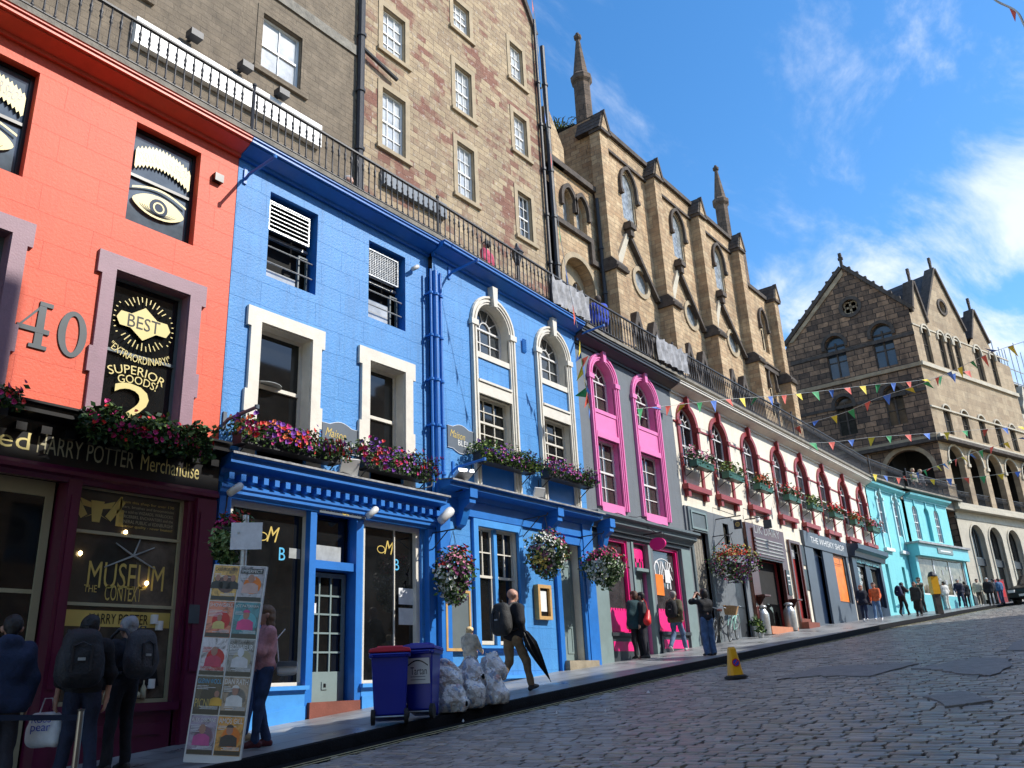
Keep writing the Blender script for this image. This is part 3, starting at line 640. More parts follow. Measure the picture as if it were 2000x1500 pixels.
for i, s_ in enumerate(lines): text(s_, TR, um-.15, sw[1]-.14, zz1-.02-(zz1-zz0)*(i+.5)/6, (zz1-zz0)/6*.72, 'dull letter' if i != 0 and i != 5 else 'gold', .086, parent=w)
g = MB(); c = (sw[0]+um-.1)/2-.02                      # crossed brushes and a bull's head
for s_ in (-1, 1):
    g.prism([(c+s_*.30,zz1),(c+s_*.38,zz1-.07),(c+s_*.20,zz1-.34),(c+s_*.12,zz1-.28)][::s_], .086, .088); g.prism([(c+s_*.15,zz1-.32),(c+s_*.17,zz1-.33),(c+s_*.06,zz0+.12),(c+s_*.04,zz0+.12)][::s_], .086, .088)
    g.box(c+s_*.32-.05, c+s_*.32+.05, .086, .088, zz0, zz0+.22); g.box(c+s_*.32-.012, c+s_*.32+.012, .086, .088, zz0+.22, zz0+.40); g.prism([(c+s_*.05,zz0+.26),(c+s_*.24,zz0+.32),(c+s_*.19,zz0+.22),(c+s_*.06,zz0+.2)][::s_], .086, .088)
g.prism([(c-.09,zz0+.3),(c-.05,zz0+.02),(c+.05,zz0+.02),(c+.09,zz0+.3)], .084, .087); TR.sub(w, 'gilt_emblem', g, 'gold')
text('MUSEUM', TR, sw[0]+.3, sw[1]-.2, PA.uv(245,1124)[1], .34, 'gold', .086, parent=w); text('CONTEXT', TR, sw[0]+.55, sw[1]-.5, t2+.16, .2, 'gold', .086, parent=w); text('THE', TR, sw[0]+.27, sw[0]+.44, t2+.2, .09, 'gold', .086, parent=w)
text('HARRY POTTER', TR, um-.4, um+.4, t2-.17, .13, 'black paint', .078, parent=w); TR.sub(w, 'gilt_scroll', MB().box(um-.72, um+.72, .084, .086, t2-.27, t2-.07), 'gold')
# things in the window: a crossed tripod of wands, white paper rolls, a brass figure
wd = MB(); cx, cz = um+.1, (t1+t2)/2+.2
for a, ln in ((25, .32), (150, .3), (72, .28), (205, .42), (335, .36)): wd.tube([(cx, .07, cz), (cx+ln*math.cos(R_(a)), .07, cz+ln*math.sin(R_(a)))], [.014, .008], 5)
TR.sub(w, 'wand_display', wd, 'curtain'); rl = MB()
for k, (dx_, dz_) in enumerate(((.3,-.16),(.22,-.24),(.3,-.62),(.26,-.98),(.24,-1.45))): rl.lathe((sw[1]-dx_, .06, t2+dz_), [(.0,-.06),(.05,-.06),(.05,.06),(0,.06)], 10)
TR.sub(w, 'paper_roll', rl, 'white plastic')
TR.sub(w, 'brass_figure', MB().lathe((sw[1]-.5, .04, swz0+.06), [(.08,0),(.08,.06),(.03,.1),(.05,.25),(.06,.4),(.03,.5),(.045,.55),(.03,.6),(0,.62)], 12), 'dull letter', True)
TR.sub(w, 'display_wall', MB().box(sw[1]-.62, sw[1]-.06, .0875, .0895, swz0+.06, t1-.03), 'display plaster')
bt = MB()
for k in range(7): bt.lathe((sw[1]-1.15+.13*k, .05, swz0+.05), [(.035,0),(.04,.02),(.04,.13),(.012,.18),(.012,.23),(0,.23)], 8)
for q in bt.pieces(): TR.sub(w, 'display_bottle', q, 'dull letter', True)
for du, dz_ in ((-.62,.62),(-.05,.95),(.32,.30)): TR.sub(w, 'bulb', MB().lathe((um+du, .06, t2+dz_), [(0,-.03),(.028,0),(.022,.03),(0,.04)], 8), 'window bulb')
TR.sub(w, 'hanging_robe', MB().prism([(um+.12,swz0+.25),(um+.62,swz0+.2),(um+.5,t2-.45),(um+.42,t2-.36),(um+.3,t2-.36),(um+.22,t2-.45)], .05, .078), 'black paint')
# doorway: dark recess with an inner glazed screen
TR.part('entrance_screen', MB().strip(rct(1.2, sw[0]-.2, gw(3), fz0-.1), rct(1.3, sw[0]-.3, gw(3)+.1, fz0-.3), .2, .26, closed=True).box(sw[0]-.95, sw[0]-.90, .2, .26, gw(3), fz0-.2).box(sw[0]-.9, sw[0]-.3, .21, .25, 2.95, 3.0), 'dull letter')
TR.part('door', MB().box(1.3, sw[0]-.3, .22, .235, gw(3), fz0-.3), 'dark glass'); TR.part('notice', MB().box(sw[0]-.62, sw[0]-.36, .17, .18, 2.2, 2.4), 'paper'); TR.part('wall_plaque', MB().box(RB-.36, RB-.2, -.17, -.16, gw(6)+1.6, gw(6)+1.85), 'dark number')
TR.part('ceiling_light', MB().lathe((2.0,.1,fz0-.14), [(0,0),(.05,0),(.05,.03),(0,.03)], 8).lathe((2.9,.1,fz0-.14), [(0,0),(.05,0),(.05,.03),(0,.03)], 8), plain('shop spotlight', (1,.95,.85), .5, emit=6))
TR.part('sensor_box', MB().box(*[PA.uv(415,345)[0], PA.uv(431,357)[0]], -.09, 0, PA.uv(423,358)[1], PA.uv(423,343)[1]), 'black paint')
# ================================================================== BLUE RESTAURANT, lower half
def avg(*a): return sum(a)/len(a)
B1 = RB+.01; B2 = PA.uv(838,650)[0]
ha = PA.rect(529,372,616,576); hb = PA.rect(720.8,470,792,648)
za = avg(ha[3], hb[3]); zb = avg(ha[2], hb[2])
ba = PA.rect(508,630,600,868); bb = PA.rect(719.7,705,789,905)
zt = avg(ba[3], bb[3]); fz = PA.uv(650,980)[1]; fb = avg(PA.uv(464.5,974)[1], PA.uv(839.5,1034)[1]); ct_ = avg(PA.uv(455,899)[1], PA.uv(874,982)[1])
ba = (ba[0], ba[1], ct_+.28, zt); bb = (bb[0], bb[1], ct_+.28, zt)
s1 = PA.rect(450,992,600,1341); s2_ = PA.rect(710.5,1032.5,826,1345); dr = PA.rect(611,1016,690,1380)
slz = avg(PA.uv(560,1342)[1], PA.uv(700,1334)[1])
TB = building('restaurant_building', 'bright blue restaurant with two square cream framed windows, louvred attic vents and a dentilled shopfront', PA, B1, B2, 10.3,
  [rct(ha[0],ha[1],zb,za), rct(hb[0],hb[1],zb,za), rct(*ba), rct(*bb), rct(s1[0]-.05,s1[1],slz,fb), rct(s2_[0],s2_[1],slz,fb), rct(dr[0],dr[1],gw(dr[0])+.02,fb)], 'blue paint', .3, jm='blue trim')
cornice(TB, B1, B2-.02, 10.26, 'blue trim')
for i, h in enumerate((ha, hb)):
    u0, u1 = h[0], h[1]; f = MB().box(u0+.02, u1-.02, .24, .3, za-.75, za-.70)
    zl = za-.1
    f.strip(rct(u0+.06,u1-.1,za-.68,zl), rct(u0+.085,u1-.125,za-.655,zl-.025), .10, .14, closed=True)
    if i == 0:
        for k in range(7): z = za-.64+.53*k/6.5; f.prof([(.10,z),(.17,z+.05),(.17,z+.035),(.10,z-.015)], u0+.08, u1-.12)
    else:
        for k in range(14): z = za-.65+.54*k/14; f.box(u0+.085, u1-.125, .12, .125, z, z+.008)
        for k in range(12): u = u0+.09+(u1-u0-.22)*k/12; f.box(u, u+.008, .118, .123, za-.65, zl-.03)
    w = TB.part('vent_grille', f, 'tin'); TB.sub(w, 'vent_back', MB().box(u0+.08, u1-.12, .18, .2, za-.68, zl), 'black paint')
    o = MB()
    for k, z in enumerate((zb+.32, zb+.62)): o.tube([(u0, .08, z), (u1-.02, .08, z)], .014, 6)
    TB.part('guard_rail', o, 'tin'); TB.part('window', MB().box(u0+.05, u1-.3, .2, .22, zb+.02, zb+.5 if i else zb+.25), 'curtained glass'); TB.part('window', MB().strip(rct(u1-.28, u1-.06, zb, za-.9), rct(u1-.25, u1-.09, zb+.03, za-.93), .16, .22, closed=True), 'grey trim')
for h in (ba, bb):
    surround(TB, h[0], h[1], h[2]-.2, h[3], .2, .06, 'cream trim', ears=True); TB.part('window_reveal', MB().strip(rct(h[0],h[1],h[2]-.2,h[3])[1:]+[(h[0],h[2]-.2)], rct(h[0]+.012,h[1]-.012,h[2]-.2,h[3]-.012)[1:]+[(h[0]+.012,h[2]-.2)], -.02, .2), 'cream trim')
    TB.part('panel', MB().box(h[0]-.0, h[1], .02, .1, h[2]-.3, h[2]+.12).box(h[0]+.08, h[1]-.08, .0, .03, h[2]-.2, h[2]+.06), 'bare wood')
    sash(TB, h[0]+.0, h[1]-.0, h[2]+.12, h[3], .2, 1, 1, 'cream trim', 'dark glass', .07)
lo_ = MB().lathe((ba[0]+.35, .3, ba[2]+1.18), [(.0,.06),(.06,.05),(.3,-.02),(.3,-.03),(0,0)], 16); TB.part('pendant_lamp', lo_, 'curtain')
# painted name plaques
def plaque(T, x0, y0, x1, y1, x2, y2, d=0.):
    a = PA.uv(x0, y0, d); b_ = PA.uv(x1, y1, d); c = PA.uv(x2, y2, d); u0, z1 = a; u1 = b_[0]; z0 = c[1]; um = (u0+u1)/2; H = z1-z0
    o_ = [(u0,z0+.12*H)]+[(u0+(u1-u0)*(.2+.6*i/8), z0+.12*H-.12*H*math.sin(math.pi*i/8)) for i in range(9)]+[(u1,z0+.12*H),(u1,z1-.12*H)]+[(u1-(u1-u0)*(.2+.6*i/8), z1-.12*H+.12*H*math.sin(math.pi*i/8)) for i in range(9)]+[(u0,z1-.12*H)]
    q = MB().prism(o_, d-.02, d); p = T.part('name_plaque', q, 'slate paint'); cxy = (um, (z0+z1)/2)
    i_ = [(cxy[0]+(x-cxy[0])*1.03, cxy[1]+(z-cxy[1])*1.03) for x, z in o_]; T.sub(p, 'plaque_edge', MB().strip(i_, o_, d-.022, d-.0), 'paper')
    text('Maison', T, u0+.06, um+.12, z0+.62*H, .26*H, 'gold', d-.024, parent=p, slope=-.02, shear=.4); text('BLEUE', T, um-.1, u1-.04, z0+.36*H, .2*H, 'white letter', d-.024, parent=p)
plaque(TB, 629,817, 699,838, 660,890)
shopcornice(TB, B1+.0, B2+.05, ct_, 'blue trim', .42, .3, dent=.205, top='lead flashing')
TB.part('fascia_board', MB().box(B1, B2, -.08, 0, fb+.12, ct_-.28), 'pale blue trim')
TB.part('fascia_moulding', MB().prof([(0,fb-.02),(-.08,fb-.02),(-.1,fb+.02),(-.14,fb+.04),(-.14,fb+.09),(-.17,fb+.11),(-.17,fb+.16),(-.08,fb+.2),(0,fb+.2)][::-1], B1, B2), 'blue trim')
q0, q1 = PA.uv(624,990,-.09), PA.uv(714,1005,-.09); zq = (q0[1]+q1[1])/2; nb_ = TB.part('name_board', MB().box(q0[0], q1[0], -.1, -.08, zq-.09, zq+.09), 'slate paint')
text('RESTAURANT', TB, q0[0]+.03, (q0[0]*.47+q1[0]*.53)-.08, zq, .10, 'white letter', -.102, parent=nb_); text('&', TB, (q0[0]*.47+q1[0]*.53)-.06, (q0[0]*.47+q1[0]*.53)+.1, zq, .15, 'gold', -.102, parent=nb_); text('CAFE BAR', TB, (q0[0]*.45+q1[0]*.55)+.12, q1[0]-.03, zq, .10, 'white letter', -.102, parent=nb_)
def shopwin(T, u0, u1, z0, z1, fm, gm, fw=.09, d=.06, div=None):
    f = MB().strip(rct(u0,u1,z0,z1), rct(u0+fw,u1-fw,z0+fw*.6,z1-fw), d, d+.12, closed=True)
    if div: f.box(div-.01, div+.01, d+.06, d+.09, z0+fw*.6, z1-fw)
    w = T.part('shop_window', f, fm); T.sub(w, 'pane', MB().box(u0+fw*.9, u1-fw*.9, d+.09, d+.095, z0+fw*.5, z1-fw*.9), gm); return w
w1_ = shopwin(TB, s1[0], s1[1], slz, fb, 'cream trim', 'dark glass'); w2_ = shopwin(TB, s2_[0], s2_[1], slz, fb, 'cream trim', 'dark glass', div=PA.uv(780,1200)[0])
for w, x, y in ((w1_, 533, 1050), (w2_, 760, 1075)):
    u, z = PA.uv(x, y, .15); text('M', TB, u-.12, u+.12, z+.05, .24, 'gold', .148, parent=w, shear=.35); text('B', TB, u+.13, u+.25, z-.24, .2, 'sky letter', .148, parent=w)
    sw_ = [(u-.2+.1*math.cos(t*math.pi/8), z+.0+.07*math.sin(t*math.pi/8)) for t in range(16)]; sw2 = [(u-.2+.085*math.cos(t*math.pi/8), z+.0+.055*math.sin(t*math.pi/8)) for t in range(16)]; TB.sub(w, 'gilt_flourish', MB().strip(sw_, sw2, .146, .148, closed=True), 'gold')
p0 = PA.rect(779,1148,812,1182,.14); p1 = PA.rect(779,1187,812,1221,.14)
for p in (p0, p1): TB.sub(w2_, 'posted_menu', MB().box(p[0], p[1], .140, .146, p[2], p[3]), 'paper')
p = PA.rect(565,1070,586,1092,.14); TB.sub(w1_, 'notice', MB().box(p[0], p[1], .140, .146, p[2], p[3]), 'curtain')
cur = MB(); u0 = PA.uv(783,1080)[0]
for k in range(9): cur.tube([(u0+.08*k, .2, slz+.1), (u0+.08*k, .2, fb-.2)], .05, 6)
# door with glazing grid
du0, du1 = dr[0], dr[1]; dz0 = gw(dr[0])+.22; dzt = avg(PA.uv(650,1112)[1], PA.uv(650,1114)[1]); tz0 = PA.uv(650,1097)[1]
TB.part('doorstep', MB().box(du0-.04, du1+.04, -.12, .35, gw(du0)-.1, dz0), 'red sandstone step')
TB.part('door_frame', MB().box(du0, du1, -.02, .3, dzt, tz0).box(du0-.09, du0+.04, -.06, .1, gw(du0), fb).box(du1-.04, du1+.1, -.06, .1, gw(du1), fb), 'blue trim')
tl = MB().box(du0+.04, du1-.04, .18, .2, tz0, fb); TB.part('transom_light', tl, 'dark glass'); TB.part('transom_sign', MB().box(du0+.08, du0+.75, .16, .17, tz0+.03, tz0+.28), 'curtain')
f = MB(); a, b_, c, d_ = du0+.04, du1-.04, dz0+.45, dzt-.1
f.strip(rct(a,b_,dz0,dzt-.03), rct(a+.07,b_-.07,c,d_), .2, .25, closed=True)
for i in range(1, 3): u = a+.07+(b_-a-.14)*i/3; f.box(u-.014, u+.014, .2, .24, c, d_)
for i in range(1, 5): z = c+(d_-c)*i/5; f.box(a+.07, b_-.07, .201, .241, z-.014, z+.014)
f.strip(rct(a+.4,b_-.35,dz0+.18,dz0+.30), rct(a+.43,b_-.38,dz0+.21,dz0+.27), .185, .2, closed=True)
dd = TB.part('door', f, 'sage trim'); TB.sub(dd, 'pane', MB().box(a+.06, b_-.06, .225, .23, c-.02, d_+.02), 'dark glass'); TB.sub(dd, 'letter_box', MB().box(a+.43, b_-.38, .19, .2, dz0+.21, dz0+.27), 'black paint')
st_ = MB(); 
for k, (x, z, c_) in enumerate(((.06, 1.35, 0), (.17, 1.35, 0), (.08, 1.02, 0))): st_.box(a+x, a+x+.08, .198, .2, dz0+z, dz0+z+.16)
TB.sub(dd, 'door_sticker', st_, 'paper'); TB.sub(dd, 'door_sticker', MB().box(a+.05, a+.2, .196, .199, dz0+.8, dz0+.93), 'aqua trim')
def stall(T, u0, u1, z1, mat, proud=.07, panel=True):
    mb = MB(); g0, g1 = gw(u0)-.1, gw(u1)-.1
    mb.prism([(u0,g0),(u1,g1),(u1,z1-.06),(u0,z1-.06)], -proud, .02)
    mb.box(u0-.03, u1+.03, -proud-.07, .1, z1-.06, z1)
    if panel: mb.prism([(u0,g0),(u1,g1),(u1,g1+.28),(u0,g0+.28)], -proud-.025, 0)
    return T.part('stall_riser', mb, mat)
stall(TB, s1[0]-.3, du0-.1, slz, 'pale blue trim'); stall(TB, du1+.1, B2-.0, slz, 'pale blue trim')
for u in (B1+.02, B2-.2): TB.part('pilaster', MB().box(u, u+.2, -.11, .05, slz, fb-.02), 'blue trim')
# pipes
def pipe(P, x, y, u, z0, z1, mat, label, r=.05, d=-.09, cat='drainpipe', group=None, u2=None):
    mb = MB().tube([(u, d, z0), (u if u2 is None else u2, d, z1)], r, 10)
    k = int((z1-z0)/.95)
    for i in range(k+1):
        z = z0+(z1-z0)*(i+.4)/(k+1); mb.lathe((u, d, z), [(r,0),(r+.022,.005),(r+.022,.05),(r,.055)], 10); mb.box(u-.02, u+.02, d, 0, z+.01, z+.04)
    return single('drainpipe', mb, mat, P, (u, 0, z0), label, cat, group)
for k, (x, r, lb) in enumerate(((831.5, .028, 'thin blue painted pipe running up the joint, left of the thick blue drainpipe'), (841, .062, 'thick blue painted drainpipe between the square windows and the arched windows'), (851, .035, 'medium blue painted pipe right of the thick blue drainpipe'))):
    pipe(PA, 0, 0, PA.uv(x, 700)[0], ct_+.1, 9.9, 'blue trim', lb, r, d=-.16)
# ================================================================== BLUE RESTAURANT, upper half with arched windows
C1 = PA2.uv(846,650)[0]; C2 = PA2.uv(1134,827)[0]
def archspec(P, L, R_x, top, sill):   # pixels: springing left, springing right, crown, bottom sill
    a = P.uv(*L); b_ = P.uv(*R_x); t = P.uv(*top)[1]; return a[0], b_[0], t, avg(a[1], b_[1])
A1 = archspec(PA2, (928,632), (992,678), (952,595), None); A2 = archspec(PA2, (1052,690), (1104,722), (1066,650), None)
zt = avg(A1[2], A2[2]); 
def z(P, *pp): return avg(*[P.uv(*p)[1] for p in pp])
zs1 = z(PA2,(930,684),(1055,738)); zs0 = zs1-.13; zp0 = z(PA2,(932,741),(1056.5,786)); zl0 = z(PA2,(933.5,768),(1058.6,811.5)); ct2 = z(PA2,(857,943),(1058,988),(1120,1004)); 
hol = []
for A in (A1, A2): r = (A[1]-A[0])/2; hol += [arch(A[0], A[1], zs1, zt-r), rct(A[0], A[1], ct2+1.05, zl0)]
f2 = z(PA2,(929,1030),(1026,1042)); wn0 = PA2.rect(929,1030,1018,1263); d2 = PA2.rect(1086,1058,1144,1290); sz2 = z(PA2,(950,1262),(940,1261)); dz2 = PA2.uv(1110,1289)[1]
TA = building('arched_restaurant_building', 'bright blue building with two tall cream arched windows over a bracketed blue shopfront', PA2, C1, C2, 10.3, hol+[rct(wn0[0],wn0[1],sz2,f2), rct(d2[0],d2[1],gw(d2[0]),z(PA2,(1110,1060)))], 'blue paint', .3, jm='cream trim')
cornice(TA, C1, C2, 10.26, 'blue trim')
for A in (A1, A2):
    r = (A[1]-A[0])/2; surround(TA, A[0], A[1], ct2+.05, zt, .19, .05, 'cream trim', head=r, key=True)
    sash(TA, A[0], A[1], zs1, zt, .2, 3, 2, 'white trim', 'mid glass', .05, head=r, fan=True, mid=False)
    TA.part('window_sill', MB().box(A[0], A[1], -.03, .06, zs0, zs1).box(A[0], A[1], -.05, .06, zl0, zp0).box(A[0], A[1], -.08, .06, zp0-.05, zp0), 'cream trim')
    TA.part('panel', MB().box(A[0]+.002, A[1]-.002, .005, .06, zp0, zs0), 'blue trim')
    sash(TA, A[0], A[1], ct2+1.05, zl0, .16, 3, 2, 'cream trim', 'dark glass', .05)
    TA.part('panel', MB().box(A[0]+.002, A[1]-.002, -.002, .05, ct2, ct2+1.05), 'blue trim')
plaque(TA, 864,826, 915,840, 890,888, .0)
vt = PA2.rect(1017.5,663,1026,690); v = MB()
for k in range(7): zz_ = vt[2]+(vt[3]-vt[2])*k/7; v.prof([(-.02,zz_),(-.05,zz_+.06),(-.05,zz_+.05),(-.02,zz_-.01)], vt[0], vt[1])
TA.part('air_vent', v, 'blue trim')
shopcornice(TA, C1, C2+.05, ct2, 'blue trim', .45, .24, top='lead flashing')
for x in (896, 1066, 1166):
    u = PA2.uv(x, 985)[0]; TA.part('console_bracket', MB().box(u-.11, u+.11, -.40, 0, ct2-.26, ct2-.06).prof([(0,ct2-.8),(-.1,ct2-.75),(-.16,ct2-.62),(-.22,ct2-.45),(-.36,ct2-.36),(-.36,ct2-.26),(0,ct2-.26)][::-1], u-.09, u+.09), 'blue trim')
TA.part('fascia_board', MB().box(C1+.02, C2-.02, -.06, 0, f2+.16, ct2-.2), 'blue trim')
TA.part('window_surround', MB().strip(rct(wn0[0]-.14,wn0[1]+.14,sz2-.1,f2+.14), rct(wn0[0],wn0[1],sz2,f2), -.07, .02, closed=True), 'pale blue trim')
um = (wn0[0]+wn0[1])/2
for a, b_ in ((wn0[0], um-.05), (um+.05, wn0[1])):
    f = MB().strip(rct(a,b_,sz2+.03,f2), rct(a+.05,b_-.05,sz2+.10,f2-.05), .1, .16, closed=True); zz_ = f2-(f2-sz2)*.42; f.box(a, b_, .09, .15, zz_-.025, zz_+.025); c = (a+b_)/2; f.box(c-.013, c+.013, .1, .14, zz_, f2-.04); f.box(a, b_, .101, .141, (zz_+f2)/2-.013, (zz_+f2)/2+.013)
    w = TA.part('window', f, 'cream trim'); TA.sub(w, 'pane', MB().box(a+.04, b_-.04, .13, .135, sz2+.08, f2-.04), 'dark glass')
TA.part('mullion', MB().box(um-.05, um+.05, .04, .2, sz2, f2), 'pale blue trim')
TA.part('window_sill', MB().box(wn0[0]-.2, wn0[1]+.2, -.14, .1, sz2-.05, sz2), 'pale blue trim')
stall(TA, C1+.0, d2[0]-.06, sz2-.55, 'pale blue trim', .05, panel=False)
mbx = PA2.rect(869,1150,921,1272,-.08); pb = TA.part('menu_board', MB().strip(rct(*mbx), rct(mbx[0]+.05,mbx[1]-.05,mbx[2]+.05,mbx[3]-.05), -.1, -.05, closed=True), 'bare wood'); TA.sub(pb, 'blank_board', MB().box(mbx[0]+.04, mbx[1]-.04, -.085, -.06, mbx[2]+.04, mbx[3]-.04), 'grey trim')
mx_ = PA2.rect(1049,1141,1079,1211,-.1); pb = TA.part('menu_case', MB().strip(rct(*mx_), rct(mx_[0]+.07,mx_[1]-.07,mx_[2]+.07,mx_[3]-.07), -.12, 0, closed=True), 'bare wood'); TA.sub(pb, 'case_back', MB().box(mx_[0]+.06, mx_[1]-.06, -.05, -.03, mx_[2]+.06, mx_[3]-.06), 'black paint'); TA.sub(pb, 'menu_sheet', MB().box(mx_[0]+.13, mx_[1]-.12, -.06, -.055, mx_[2]+.17, mx_[3]-.12), 'paper')
g0 = gw(d2[0]); dl = PA2.rect(1085,1091,1124,1288,.2); zd1 = z(PA2,(1100,1062)); dt = dl[3]
f = MB().box(d2[0]+.02, d2[1]-.02, .2, .25, dz2, dt); f.strip(rct(d2[0]+.12,d2[1]-.12,dz2+.85,dt-.12), rct(d2[0]+.16,d2[1]-.16,dz2+.89,dt-.16), .185, .2, closed=True)
for a in (d2[0]+.12, (d2[0]+d2[1])/2+.05): f.strip(rct(a,a+(d2[1]-d2[0])/2-.2,dz2+.14,dz2+.72), rct(a+.04,a+(d2[1]-d2[0])/2-.24,dz2+.18,dz2+.68), .185, .2, closed=True)
dd = TA.part('door', f, 'sage trim'); TA.sub(dd, 'handle', MB().tube([(d2[0]+.2,.18,dz2+.95),(d2[0]+.2,.13,dz2+.95),(d2[0]+.2,.13,dz2+1.1)], .015, 6), 'black iron')
TA.part('transom_light', MB().box(d2[0]+.02, d2[1]-.02, .21, .22, dt+.06, zd1), 'mid glass')
TA.part('door_surround', MB().strip(rct(d2[0]-.16,d2[1]+.16,g0-.1,zd1+.16)[1:]+[(d2[0]-.16,g0-.1)], rct(d2[0],d2[1],g0-.1,zd1)[1:]+[(d2[0],g0-.1)], -.08, .02), 'blue trim')
TA.part('doorstep', MB().box(d2[0]-.05, d2[1]+.25, -.2, .3, g0-.2, dz2-.02), 'step stone')
TA.part('pilaster', MB().box(C2-.42, C2-.02, -.1, .02, gw(C2)-.2, ct2-.24), 'blue trim'); TA.part('pilaster', MB().box(C1+.02, C1+.3, -.09, .02, gw(C1)-.2, ct2-.24), 'blue trim')
# ================================================================== GREY AND PINK
D1 = C2+.01; D2 = PA.uv(1320,880)[0]
P1 = archspec(PA, (1153.5,724), (1197,760), (1168,701), None); P2 = archspec(PA, (1237.5,772), (1278,799), (1252,747), None)
zt = avg(P1[2], P2[2]); zs1 = z(PA,(1157,793),(1243.5,832)); zl0 = z(PA,(1162.5,850),(1251.6,884.6)); zl1 = z(PA,(1161,838),(1248,874)); wb = z(PA,(1167,978),(1255,1000)); ct3 = z(PA,(1160,1000),(1350,1052))
ow1 = PA.rect(1176,1046,1240,1236); ow2 = PA.rect(1275,1080,1340,1234); od = PA.rect(1234,1065,1284,1272); oz = z(PA,(1200,1236)); oz2 = z(PA,(1300,1234)); ft3 = z(PA,(1176,1045),(1330,1080))
hol = []
for A in (P1, P2): r = (A[1]-A[0])/2; hol += [arch(A[0], A[1], zs1, zt-r), rct(A[0], A[1], wb, zl0)]
TP = building('pink_trimmed_building', 'dark grey building with two tall pink arched windows above a pink and grey takeaway', PA, D1, D2, 10.2, hol+[rct(ow1[0],ow1[1],oz,ft3), rct(ow2[0],ow2[1],oz2,ft3), rct(od[0],od[1],gw(od[0]),ft3)], 'grey paint', .28, jm='pink trim')
cornice(TP, D1, D2, 10.18, 'charcoal paint', .40, .24)
for A in (P1, P2):
    r = (A[1]-A[0])/2; surround(TP, A[0], A[1], wb-.12, zt, .2, .05, 'pink trim', head=r, key=True)
    sash(TP, A[0], A[1], zs1, zt, .2, 2, 2, 'white trim', 'brown glass', .05, head=r, fan=True, mid=False)
    TP.part('window_sill', MB().box(A[0], A[1], -.03, .06, zs1-.1, zs1).box(A[0], A[1], -.06, .06, zl0, zl1).box(A[0], A[1], -.04, .06, wb-.3, wb), 'pink trim')
    TP.part('panel', MB().box(A[0]+.002, A[1]-.002, -.01, .06, zl1, zs1-.1), 'pink trim')
    sash(TP, A[0], A[1]-.0, wb, zl0, .16, 2, 2, 'white trim', 'brown glass', .055)
TP.part('shop_cornice', MB().prof([(.02,ct3-.35),(-.15,ct3-.35),(-.18,ct3-.25),(-.3,ct3-.2),(-.3,ct3-.1),(-.42,ct3-.06),(-.42,ct3),(.02,ct3+.06)][::-1], D1, D2+.1), 'grey trim')
TP.part('fascia_board', MB().box(D1+.02, D2, -.07, 0, ft3+.05, ct3-.3), 'charcoal paint')
for (u0, u1, z0) in ((ow1[0], ow1[1], oz), (ow2[0], ow2[1], oz2)):
    w = shopwin(TP, u0, u1, z0, ft3, 'hot pink', 'pink reflection glass', .06, .04)
    um = (u0+u1)/2; zc = ft3-(ft3-z0)*.26; W_ = (u1-u0)*.36
    pig = [(um+W_*math.cos(t*math.pi/14), zc+W_*.62*math.sin(t*math.pi/14)) for t in range(28)]
    text('OINK', TP, um-W_*.95, um+W_*.95, zc, W_*.95, 'paper', .120, parent=w)
    lg = MB()
    for k in (-.7, -.35, .25, .6): lg.box(um+W_*k, um+W_*(k+.1), .118, .120, zc-W_*.95, zc-W_*.5)
    lg.strip([(p[0], p[1]) for p in pig[:15]], [(um+(p[0]-um)*.95, zc+(p[1]-zc)*.93) for p in pig[:15]], .118, .120); TP.sub(w, 'pig_outline', lg, 'paper')
    sc = MB(); k = 9; zt_ = z0+.52
    sc.box(u0+.06, u1-.06, .112, .118, z0+.05, zt_)
    for i in range(k): a = u0+.06+(u1-u0-.12)*i/k; b_ = a+(u1-u0-.12)/k; sc.prism([(a,zt_),(b_,zt_),((a+b_)/2+(b_-a)*.3,zt_+.08),((a+b_)/2-(b_-a)*.3,zt_+.08)], .112, .118)
    TP.sub(w, 'scalloped_screen', sc, 'hot pink')
    TP.part('stall_riser', MB().prism([(u0-.05,gw(u0)-.1),(u1+.05,gw(u1)-.1),(u1+.05,z0-.06),(u0-.05,z0-.06)], -.05, .02).box(u0-.08, u1+.08, -.12, .05, z0-.08, z0), 'charcoal paint'); TP.part('pink_band', MB().box(u0+.05, u1-.05, -.055, 0, z0-.42, z0-.2), 'hot pink')
ntc = MB().box(ow2[0]+.2, ow2[0]+.62, .100, .106, oz2+.95, oz2+1.5); TP.part('notice', ntc, 'orange poster'); TP.part('notice', MB().box(ow2[0]+.75, ow2[0]+1.05, .1, .106, oz2+1.3, oz2+1.65), 'paper')
dz = gw(od[0])+.05; dt3 = z(PA,(1250,1115)); TP.part('door', MB().box(od[0]+.03, od[1]-.03, .2, .25, dz, dt3).strip(rct(od[0]+.12,od[1]-.12,dz+.9,dt3-.12), rct(od[0]+.16,od[1]-.16,dz+.94,dt3-.16), .185, .2, closed=True), 'sage trim')
tr = TP.part('transom_light', MB().box(od[0]+.03, od[1]-.03, .12, .13, dt3+.08, ft3), 'mid glass'); um = (od[0]+od[1])/2; zc = (dt3+ft3)/2+.08
pg = MB().prism([(um+.36*math.cos(t*math.pi/10), zc+.2*math.sin(t*math.pi/10)) for t in range(20)], .112, .116)
for k in (-.26,-.12,.1,.24): pg.box(um+k, um+k+.06, .112, .116, zc-.34, zc-.1)
TP.sub(tr, 'pink_pig', pg, 'hot pink')
TP.part('door_frame', MB().box(od[0]-.08, od[0]+.02, -.03, .1, gw(od[0])-.1, ft3).box(od[1]-.02, od[1]+.10, -.03, .1, gw(od[1])-.1, ft3).box(od[0], od[1], 0, .2, dt3, dt3+.08), 'sage trim')
for u0, u1 in ((D1+.02, ow1[0]-.06), (ow2[1]+.06, D2-.03)): TP.part('pilaster', MB().box(u0, u1, -.1, .02, gw(u0)-.1, ft3+.05), 'sage trim')
